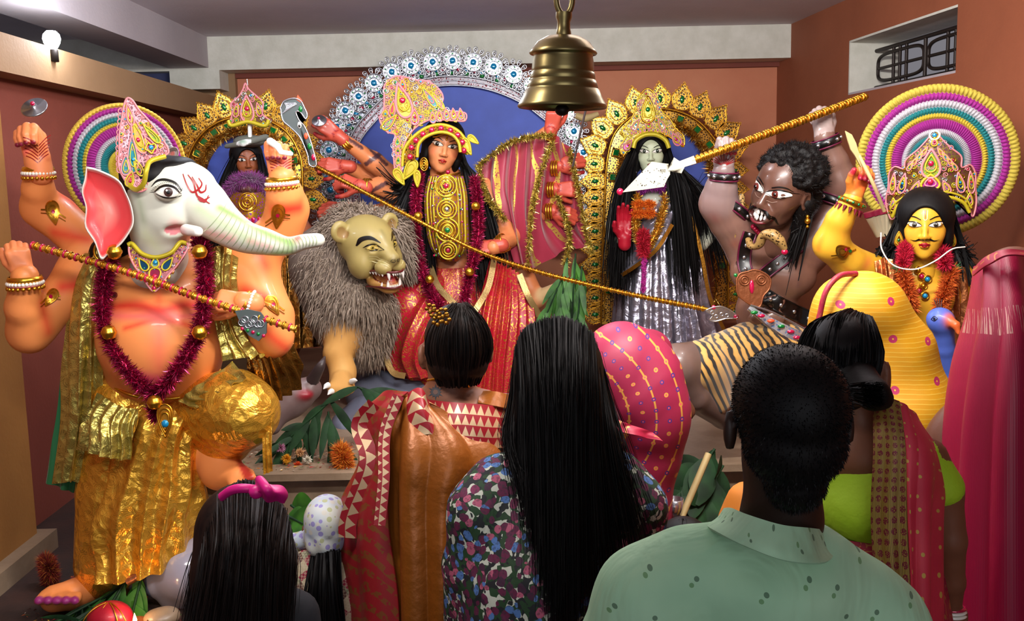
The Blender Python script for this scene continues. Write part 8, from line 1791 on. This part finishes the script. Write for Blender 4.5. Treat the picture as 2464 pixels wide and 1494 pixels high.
tops = PX([(484, 1310, Y7 + .04), (508, 1220, Y7 - .02), (592, 1158, Y7 - .02), (678, 1220, Y7 - .02), (702, 1310, Y7 + .04)]); m1_ = PX([(470, 1360, Y7 - .02), (520, 1330, Y7 - .15), (588, 1320, Y7 - .18), (655, 1330, Y7 - .15), (705, 1360, Y7 - .02)]); e_ = PX([(452, 1500, Y7 - .06), (500, 1530, Y7 - .17), (570, 1540, Y7 - .2), (640, 1530, Y7 - .17), (690, 1480, Y7 - .06)])
hairfall(m, tops, m1_, e_, 3800, .0012, 'brown_hair', .009, 81, samp=14); m.build('hair', pg1)
m = MB(); plain('pink_satin', '#d0187c', .4, 0); tube(m, PX([(532, 1196, Y7 - .13), (556, 1180, Y7 - .155), (585, 1175, Y7 - .165), (620, 1180, Y7 - .155), (650, 1196, Y7 - .12)]), .006, 'pink_satin', samp=40, flat=1.5)
rows = [PX(r) for r in [[(610, 1178, Y7 - .17), (622, 1152, Y7 - .18), (650, 1165, Y7 - .19), (684, 1178, Y7 - .17)], [(616, 1184, Y7 - .18), (640, 1178, Y7 - .215), (664, 1186, Y7 - .21), (686, 1192, Y7 - .17)], [(618, 1190, Y7 - .17), (642, 1198, Y7 - .18), (668, 1206, Y7 - .18), (680, 1204, Y7 - .17)]]]
sheet(m, rows, 30, 20, 'pink_satin', lambda U, V: .004 * np.sin(12 * U), thick=.004); ball(m, P(616, 1183, Y7 - .18), (.014, .012, .014), 'pink_satin'); m.build('bow_headband', pg1)

# ---- small child in a printed cap
Y8 = 2.5; pc8 = person(780, 1494, Y8, 'small child in a pale blue printed cap and red and cream checked dress')
b = Body(.04); b.col = SKB; T, Fm = fwd_head(b, 788, 1270, Y8 + .03, S(150, Y8), SKB, 180); b.cap(P(785, 1320, Y8 + .03), P(785, 1380, Y8 + .03), .035, .04); legs(pc8, b, 785, Y8, .05, .05, .4); b.pix([(720, 1400, Y8, 26), (705, 1500, Y8 + .05, 20)]); b.pix([(860, 1400, Y8, 26), (870, 1500, Y8 + .05, 20)]); mb = MB(); add_body(mb, b, .009, 'skin'); mb.build('body', pc8)
b = Body(.03); b.ell(P(785, 1248, Y8), (S(55, Y8), .075, S(60, Y8))); b.ell(P(782, 1305, Y8 - .01), (S(46, Y8), .06, S(36, Y8)), k=.04); b.pix([(725, 1300, Y8 + .02, 22), (705, 1300, Y8 + .03, 20)], k=.03); v, f, c = b.mesh(.006); v[:, 1] -= .003 * np.sin(v[:, 0] * 130 + v[:, 2] * 60) * (v[:, 2] < P(0, 1290, Y8).z); m = MB(); m.add(v, f, 'cap_print'); m.build('printed_cap', pc8)
b = Body(.05); b.ell(P(775, 1420, Y8 + .02), (S(80, Y8), .08, S(100, Y8))); b.pix([(740, 1350, Y8 + .02, 34), (706, 1390, Y8 + .02, 34)]); b.pix([(820, 1350, Y8 + .02, 34), (855, 1390, Y8 + .02, 34)]); x_ = P(785, 1500, Y8).x; b.cap(P(785, 1470, Y8 + .02), (x_, Y8 + .02, .2), .09, .16); cloth_body(pc8, 'checked_dress', b, .009, 'check_cloth')
m = MB(); hairfall(m, PX([(755, 1325, Y8 - .04), (785, 1330, Y8 - .07), (815, 1325, Y8 - .04)]), PX([(745, 1410, Y8 - .08), (785, 1415, Y8 - .11), (812, 1405, Y8 - .08)]), PX([(735, 1494, Y8 - .08), (790, 1520, Y8 - .11), (815, 1510, Y8 - .08)]), 700, .003, 'black_hair', .010, 91); m.build('hair', pc8)

# ---- two more half-hidden heads
Y9 = 2.2; p9 = person(1640, 1494, Y9, 'dark-haired child, only crown showing between floral blouse and mint shirt')
b = Body(.04); b.col = SKB; T, Fm = fwd_head(b, 1645, 1330, Y9, S(185, Y9), SKB, 180); b.cap(P(1645, 1400, Y9), P(1645, 1480, Y9), .04, .05); b.ell(P(1645, 1600, Y9), (.14, .09, .16)); legs(p9, b, 1645, Y9, .06, .06, .5); mb = MB(); add_body(mb, b, .010, 'skin'); mb.build('body', p9)
m = MB(); hb = Body(.03); hb.ell(T((0, -.08, .1)), A((.40, .46, .42)) * S(185, Y9), Fm); v, f, c = hb.mesh(.007); m.add(v, f, 'black_hair'); hairfall(m, PX([(1600, 1290, Y9), (1645, 1250, Y9 - .02), (1690, 1290, Y9)]), PX([(1585, 1340, Y9 - .05), (1645, 1330, Y9 - .11), (1700, 1340, Y9 - .05)]), PX([(1590, 1400, Y9 - .05), (1645, 1410, Y9 - .1), (1698, 1400, Y9 - .05)]), 500, .0025, 'black_hair', .006, 92); m.build('hair', p9)
b = Body(.05); b.ell(P(1645, 1600, Y9), (.15, .1, .18)); b.cap(P(1645, 1620, Y9), (P(1645, 1600, Y9).x, Y9, .3), .13, .18); cloth_body(p9, 'dress', b, .012, 'navy_cloth')
YA = 2.4; pa = person(1840, 1494, YA, 'person in orange, almost hidden behind the neck of the man in mint')
b = Body(.04); b.col = SKB; T, Fm = fwd_head(b, 1885, 1060, YA, S(200, YA), SKB, 180); b.cap(P(1885, 1130, YA), P(1880, 1190, YA), .05, .055); legs(pa, b, 1860, YA, .08, .08, .7); mb = MB(); add_body(mb, b, .011, 'skin'); mb.build('body', pa)
b = Body(.05); b.ell(P(1870, 1280, YA), (S(118, YA), .1, S(110, YA))); b.pix([(1790, 1200, YA, 40), (1775, 1270, YA, 40)]); b.pix([(1940, 1210, YA, 40), (1960, 1280, YA, 40)]); b.cap(P(1870, 1300, YA), (P(1870, 1300, YA).x, YA, .4), .14, .2); cloth_body(pa, 'orange_kurta', b, .012, 'orange_cloth')
m = MB(); hb = Body(.03); hb.ell(T((0, -.08, .1)), A((.39, .45, .42)) * S(200, YA), Fm); v, f, c = hb.mesh(.008); m.add(v, f, 'black_hair'); m.build('hair', pa)
# ================================================================ brass bell hanging in front
YL = 1.75; kl = S(1, YL); bell = thing('brass_bell', P(1352, 90, YL), 'large tarnished brass bell hanging from above near the centre', 'bell')
plain('aged_brass', '#85754a', .32, .85, bump=(18, .08, .004)); c = P(1356, 85, YL); ax = unit((.035, 0, 1))
pr = [(0, 2), (16, 2), (18, 0), (40, -3), (62, -16), (74, -32), (80, -41), (78, -44), (70, -42), (70, -50), (72, -60), (73, -75), (74, -82), (73, -84), (75, -86), (77, -100), (76, -102), (79, -104), (84, -120), (83, -122), (87, -125), (94, -142), (103, -158), (106, -164), (103, -168), (96, -160), (80, -125), (66, -95), (64, -50), (0, -30)]
m = MB(); lathe(m, [(r * kl, z * kl) for r, z in pr], c, 'aged_brass', 72, axis=ax); m.build('bell_body', bell)
m = MB(); lathe(m, [(17 * kl, -1 * kl), (18 * kl, 4 * kl), (16 * kl, 14 * kl), (15 * kl, 30 * kl), (19 * kl, 40 * kl), (19 * kl, 52 * kl)], c, 'aged_brass', 32, axis=ax)
cc = A(c) + ax * kl * 85
lp = [cc + kl * (A((0, 0, 1)) * 38 * math.sin(a) + A((1, 0, 0)) * 19 * math.cos(a)) for a in np.linspace(-2.0, 5.0, 30)]
tube(m, lp, 7 * kl, 'aged_brass', n=10); tube(m, [cc + A((-22, 0, 22)) * kl, cc + A((22, 0, 22)) * kl], 9 * kl, 'aged_brass', n=12)
for s_ in (-1, 1): ball(m, cc + A((s_ * 24, 0, 8)) * kl, 8 * kl, 'aged_brass', n=12)
m.build('bell_loop', bell)
m = MB(); tube(m, [A(c) - ax * 40 * kl, A(c) - ax * 165 * kl], 5 * kl, 'iron'); ball(m, A(c) - ax * 172 * kl, (17 * kl, 17 * kl, 14 * kl), 'iron', n=16); m.build('clapper', bell)
m = MB(); tube(m, [cc + A((0, 0, 30)) * kl, A((c.x + .02, YL, CEIL))], 5 * kl, 'iron'); m.build('hanging_chain', bell)
# thin rod and bamboo stub behind it
m = MB(); tube(m, PX([(1410, 262, D - .3), (1378, 400, D - .2)]), .006, 'steel'); tag(m.build('thin_blade'), 'thin steel rod raised by the right hands of the central statue', 'rod')
m = MB(); tube(m, PX([(1385, 278, HY - .3), (1410, 284, HY - .3), (1440, 274, HY - .3)]), [.02, .026, .016], 'pale_wood', samp=20, n=10); tag(m.build('bamboo_stub'), 'short pale wooden stub poking out at the right of the silver halo', 'stick')
# ================================================================ marble ledge, fallen buffalo, offerings
m = MB(); box(m, (-1.55, 4.12, DAIS - .01), (1.75, YW - .1, LEDGE), 'beige_marble'); struct(m.build('trim_6'))
m = MB(); box(m, (-1.6, 4.06, LEDGE), (1.8, YW - .1, LEDGE + .03), 'beige_marble'); struct(m.build('trim_7'))
YU = 5.3; bf = thing('buffalo_statue', P(900, 1060, YU), 'grey buffalo statue lying beneath the lion with bloody red neck', 'buffalo statue'); b = Body(.06); b.col = '#5c6070'
b.ell(P(1000, 955, YU + .1), (.30, .2, .14)); b.ell(P(900, 945, YU + .1), (.16, .16, .13)); b.pix([(870, 985, 5.1, 34), (825, 1020, 4.9, 27), (848, 1082, 4.75, 18)]); b.pix([(940, 990, 5.2, 34), (925, 1060, 5.0, 22)])
b.pix([(1080, 960, YU, 40), (1110, 1080, YU - .05, 22)]); m = MB(); v, f = add_body(m, b, .012, 'enamel', [(PX([(848, 1082, 4.72)]), .05, '#1c1a20', .9, .5)]); m.build('body', bf)
b = Body(.04); b.col = '#6d5a58'; b.pix([(700, 955, 4.4, 44), (672, 985, 4.36, 34), (655, 1025, 4.32, 22)]); b.pix([(745, 935, 4.42, 30), (700, 965, 4.4, 40)]); b.ell(P(728, 950, 4.36), (S(24, 4.4), .03, S(12, 4.4)), k=.02, col='#8c1626')
m = MB(); v, f = add_body(m, b, .008, 'enamel'); q = PixSurf(v, f, 4.4); q.disc(m, 666, 990, 5, 'white_paint', off=.002); q.disc(m, 666, 990, 3, 'black_paint', off=.003)
q.disc(m, 654, 1010, 8, 'black_paint', off=.002); tube(m, PX([(752, 915, 4.4), (772, 880, 4.36), (782, 858, 4.4)]), [.03, .02, .004], 'enamel', lin('#3c3232'), samp=16); m.build('severed_head', bf)
def leaf_blade(m, a, b_, w, mat, droop=.02, n=9, side=None):
    a, b_ = A(a), A(b_); t = unit(b_ - a); s_ = unit(np.cross(t, side if side is not None else (0, -1, .3))); L = np.linalg.norm(b_ - a); u = np.linspace(0, 1, n); prof = np.sin(math.pi * np.clip(u * .93 + .05, 0, 1)) ** .8
    p = a + (b_ - a) * u[:, None]; p[:, 2] -= droop * u ** 2; up = np.cross(s_, t) * -1
    v = np.concatenate([p - s_ * (w * prof)[:, None] + up * .15 * (w * prof)[:, None], p, p + s_ * (w * prof)[:, None] + up * .15 * (w * prof)[:, None]]); m.add(v, grid_faces(3, n), mat)
g = NG('green_leaf'); v_ = g.coord('Object'); n_ = g.noise(v_, 14, 2); g.set(col=g.ramp(n_.outputs[0], [(.35, '#1c4214'), (.7, '#3c7422')]), rough=.5, spec=.3); g.done()
g = NG('dark_leaf'); v_ = g.coord('Object'); n_ = g.noise(v_, 14, 2); g.set(col=g.ramp(n_.outputs[0], [(.35, '#0f2412'), (.7, '#1e4020')]), rough=.6, spec=.2); g.done()
def leafy(name, at, Y, label, stems, mat, n, L, w, seed, group=None, cat='leaves'):
    rt = thing(name, P(*at, Y), label, cat, group); rr = np.random.RandomState(seed); m = MB()
    for s0, s1 in stems: tube(m, PX([s0, s1]), .005, 'dark_leaf', samp=6, n=6)
    m.build('stem', rt); m = MB()
    for s0, s1 in stems:
        for i in range(n):
            u = (i + .5) / n; p = A(P(*s0)) * (1 - u) + A(P(*s1)) * u; d = unit(A(P(*s1)) - A(P(*s0))) + rr.normal(size=3) * A((.75, .35, .4)) * (.5 if seed == 2 else 1); d[2] -= .15; leaf_blade(m, p, p + unit(d) * L * (.7 + .5 * rr.rand()), w * (.7 + .5 * rr.rand()), mat, .03)
    m.build('foliage', rt); return rt
YF = 3.32
leafy('mango_leaves', (260, 1440), YF, 'bunch of glossy green mango leaves on the floor before the gold trousers', [((330, 1385, YF), (180, 1485, YF)), ((340, 1390, YF), (320, 1470, YF - .05)), ((300, 1400, YF), (240, 1500, YF - .1))], 'green_leaf', 9, .13, .022, 1)
leafy('banana_leaves', (1370, 740), 5.2, 'drooping bright green leaves hanging right of the red sari', [((1385, 610, 5.2), (1375, 780, 5.15)), ((1365, 620, 5.2), (1345, 780, 5.15)), ((1400, 640, 5.2), (1390, 780, 5.15)), ((1360, 650, 5.2), (1305, 780, 5.2))], 'green_leaf', 13, .15, .014, 2)
leafy('dark_leaves', (740, 1040), 4.3, 'dark leaf sprays under the raised lion paw', [((800, 960, 4.3), (700, 1050, 4.25)), ((860, 930, 4.3), (900, 950, 4.3)), ((760, 1020, 4.3), (680, 1070, 4.25)), ((790, 990, 4.3), (800, 1080, 4.25))], 'dark_leaf', 10, .16, .018, 3)
leafy('dark_leaves', (1680, 1180), 3.4, 'dark heap of broad leaves behind the collar of the mint shirt', [((1720, 1080, 3.4), (1650, 1180, 3.35)), ((1740, 1120, 3.4), (1680, 1230, 3.3)), ((1690, 1110, 3.4), (1640, 1230, 3.3))], 'dark_leaf', 12, .15, .045, 4)
leafy('betel_leaves', (720, 1235), 3.6, 'pale green betel leaves below the marble ledge', [((700, 1215, 3.6), (740, 1245, 3.55)), ((690, 1240, 3.55), (730, 1260, 3.5))], 'green_leaf', 5, .11, .05, 5)
leafy('grass_blades', (130, 1470), 3.25, 'dark green grass blades beside the painted foot of the elephant-headed statue', [((240, 1440, 3.32), (130, 1500, 3.22)), ((250, 1450, 3.32), (170, 1510, 3.2))], 'dark_leaf', 9, .2, .008, 6)
# marigolds
for (x, y, Y, r, c_, lab) in ((828, 1112, 4.18, 30, ['#c9661c', '#d98a2a', '#b04a18'], 'orange marigold heap on the ledge by the brown sari'), (118, 1372, 3.62, 26, ['#8a2a20', '#b0602a', '#6a1a20'], 'dry reddish flower garland heap behind the painted foot')):
    m = MB(); tinsel(m, PX([(x - 8, y - r, Y), (x, y, Y - .03), (x + 4, y + r, Y)]), S(r, Y), 5000, 'matte', c_, samp=30, seed=int(x), w=.003); tag(m.build('marigold_heap'), lab, 'flowers')
for i, (x, y, r, c_, w_) in enumerate(((690, 1105, 9, '#d8961e', 'yellow'), (716, 1122, 8, '#cc4a1c', 'orange'), (675, 1078, 9, '#b87a9a', 'pale pink'), (722, 1090, 8, '#c99a6a', 'cream'), (740, 1108, 7, '#d0c8b4', 'white'))):
    m = MB(); p = A(P(x, y, 4.2)); tinsel(m, [p, p + A((0, 0, .005))], S(r, 4.2) * 1.3, 500, 'matte', [c_], samp=4, seed=i, w=.003); tag(m.build('loose_flower'), w_ + ' loose flower head scattered on the ledge under the buffalo', 'flower', 'loose flowers on the ledge')
# small things at the lower left
m = MB(); b = Body(.02); c0 = P(265, 1490, 3.18); ball(m, c0, (.075, .07, .06), 'enamel', lin('#a01428'), 28); 
for i in range(7): a = i * .9; tube(m, [A(c0) + 1.02 * A((.075 * math.sin(u) * math.cos(a), -.07 * abs(math.sin(u) * 1) * .8, .06 * math.cos(u))) for u in np.linspace(.1, 1.3, 12)], .002, 'gold', n=5)
tag(m.build('red_bundle'), 'red cloth-wrapped bundle with gold thread at the bottom left edge', 'bundle')
la = thing('oil_lamp', P(325, 1494, 3.15), 'small lit clay oil lamp at the bottom beside the red bundle', 'lamp'); c0 = P(325, 1497, 3.15)
m = MB(); lathe(m, [(.001, -.02), (.03, -.018), (.042, .0), (.040, .004), (.03, -.008), (.001, -.012)], c0, 'copper', 24); m.build('lamp_bowl', la)
g = NG('flame'); g.set(col=(1, .6, .2), emis=(1, .55, .2), estr=18); g.done(); m = MB(); lathe(m, [(.001, 0), (.006, .005), (.007, .012), (.004, .024), (.0005, .036)], A(c0) + A((0, 0, -.004)), 'flame', 12); m.build('flame', la); bulb('oil_lamp_light', A(c0) + A((0, -.02, .05)), .6, .01, (1, .6, .3))
m = MB(); b = Body(.015); b.ell(P(385, 1486, 3.2), (.055, .05, .03)); b.ell(P(405, 1482, 3.22), (.04, .04, .03)); add_body(m, b, .006, 'beige_marble'); tag(m.build('pale_stone'), 'pale rough stone block on the floor by the dark-haired girl', 'stone')
m = MB(); tube(m, PX([(305, 1400, 3.3), (355, 1372, 3.32)]), .016, 'copper', n=8); tag(m.build('wood_piece'), 'short brown stick of wood lying over the mango leaves', 'wood')
m = MB(); tube(m, PX([(1640, 1245, 3.0), (1705, 1092, 3.1)]), .011, 'pale_wood', n=8); tag(m.build('wooden_stick'), 'slanting pinkish wooden stick left of the mint-shirted man', 'stick')
m = MB(); c0 = P(1622, 1222, 3.0); lathe(m, [(.001, -.03), (.022, -.03), (.03, .03), (.028, .03), (.02, -.024), (.001, -.024)], c0, 'silver', 24); tag(m.build('metal_tumbler'), 'little silvery tumbler on the floor left of the wooden stick', 'cup')
# grey rat statue of the elephant-headed one
rt = thing('grey_rat_statue', P(400, 1440, 3.42), 'smooth silver-grey rat statue crouching on the floor behind the dark-haired girl', 'rat statue'); b = Body(.05); b.col = '#8e8c9c'; YR = 3.42
b.pix([(462, 1375, YR, 80), (540, 1350, YR + .05, 92), (620, 1380, YR + .1, 76)]); b.pix([(440, 1375, YR, 66), (375, 1400, YR - .02, 36), (316, 1412, YR - .02, 8)], k=.05); b.pix([(420, 1440, YR, 34), (470, 1440, YR, 34)]); b.pix([(640, 1400, YR + .1, 46), (690, 1430, YR + .05, 22)])
m = MB(); add_body(m, b, .009, 'gloss', [(PX([(440, 1430, YR - .1)]), .08, '#6a6470', .5, 1)]); m.build('body', rt); m = MB(); box(m, (P(360, 1450, YR).x, YR - .13, P(400, 1456, YR).z - .05), (P(560, 1450, YR).x, YR + .15, P(400, 1450, YR).z), 'ceiling_grey'); m.build('plinth', rt)

q_ = onr(2.6) + RNV * 1.3; bulb('outside_fill', (q_[0], q_[1], wz1 + .5), 60, .1, (1, .9, .8))  # point light added outside to brighten the view through the window

m = MB(); rr = np.random.RandomState(77)
for (x0, x1, y0, y1, zz, n_) in ((-1.75, -.35, 3.2, 4.0, DAIS, 1500), (-1.5, -.2, 4.1, 4.6, LEDGE + .03, 1100), (.6, 1.3, 3.2, 4.0, DAIS, 700)):
    p = np.stack([rr.uniform(x0, x1, n_), rr.uniform(y0, y1, n_), zz + .003 + .006 * rr.rand(n_)], 1); a = rr.normal(size=(n_, 3)) * A((1, 1, .3)) * .006; b2 = rr.normal(size=(n_, 3)) * A((1, 1, .3)) * .006
    cc = A([lin(c) for c in ('#b8541c', '#8a1c22', '#c9962a', '#3a5a24', '#d0c4b0', '#6a2a18')])[rr.randint(6, size=n_)]; m.add(np.stack([p - a, p + b2, p + a], 1).reshape(-1, 3), np.arange(3 * n_).reshape(-1, 3), 'matte', np.repeat(cc, 3, 0), smooth=False)
tag(m.build('scattered_petals'), 'trampled petals and leaf crumbs strewn over dais and ledge', 'petals', kind='stuff')
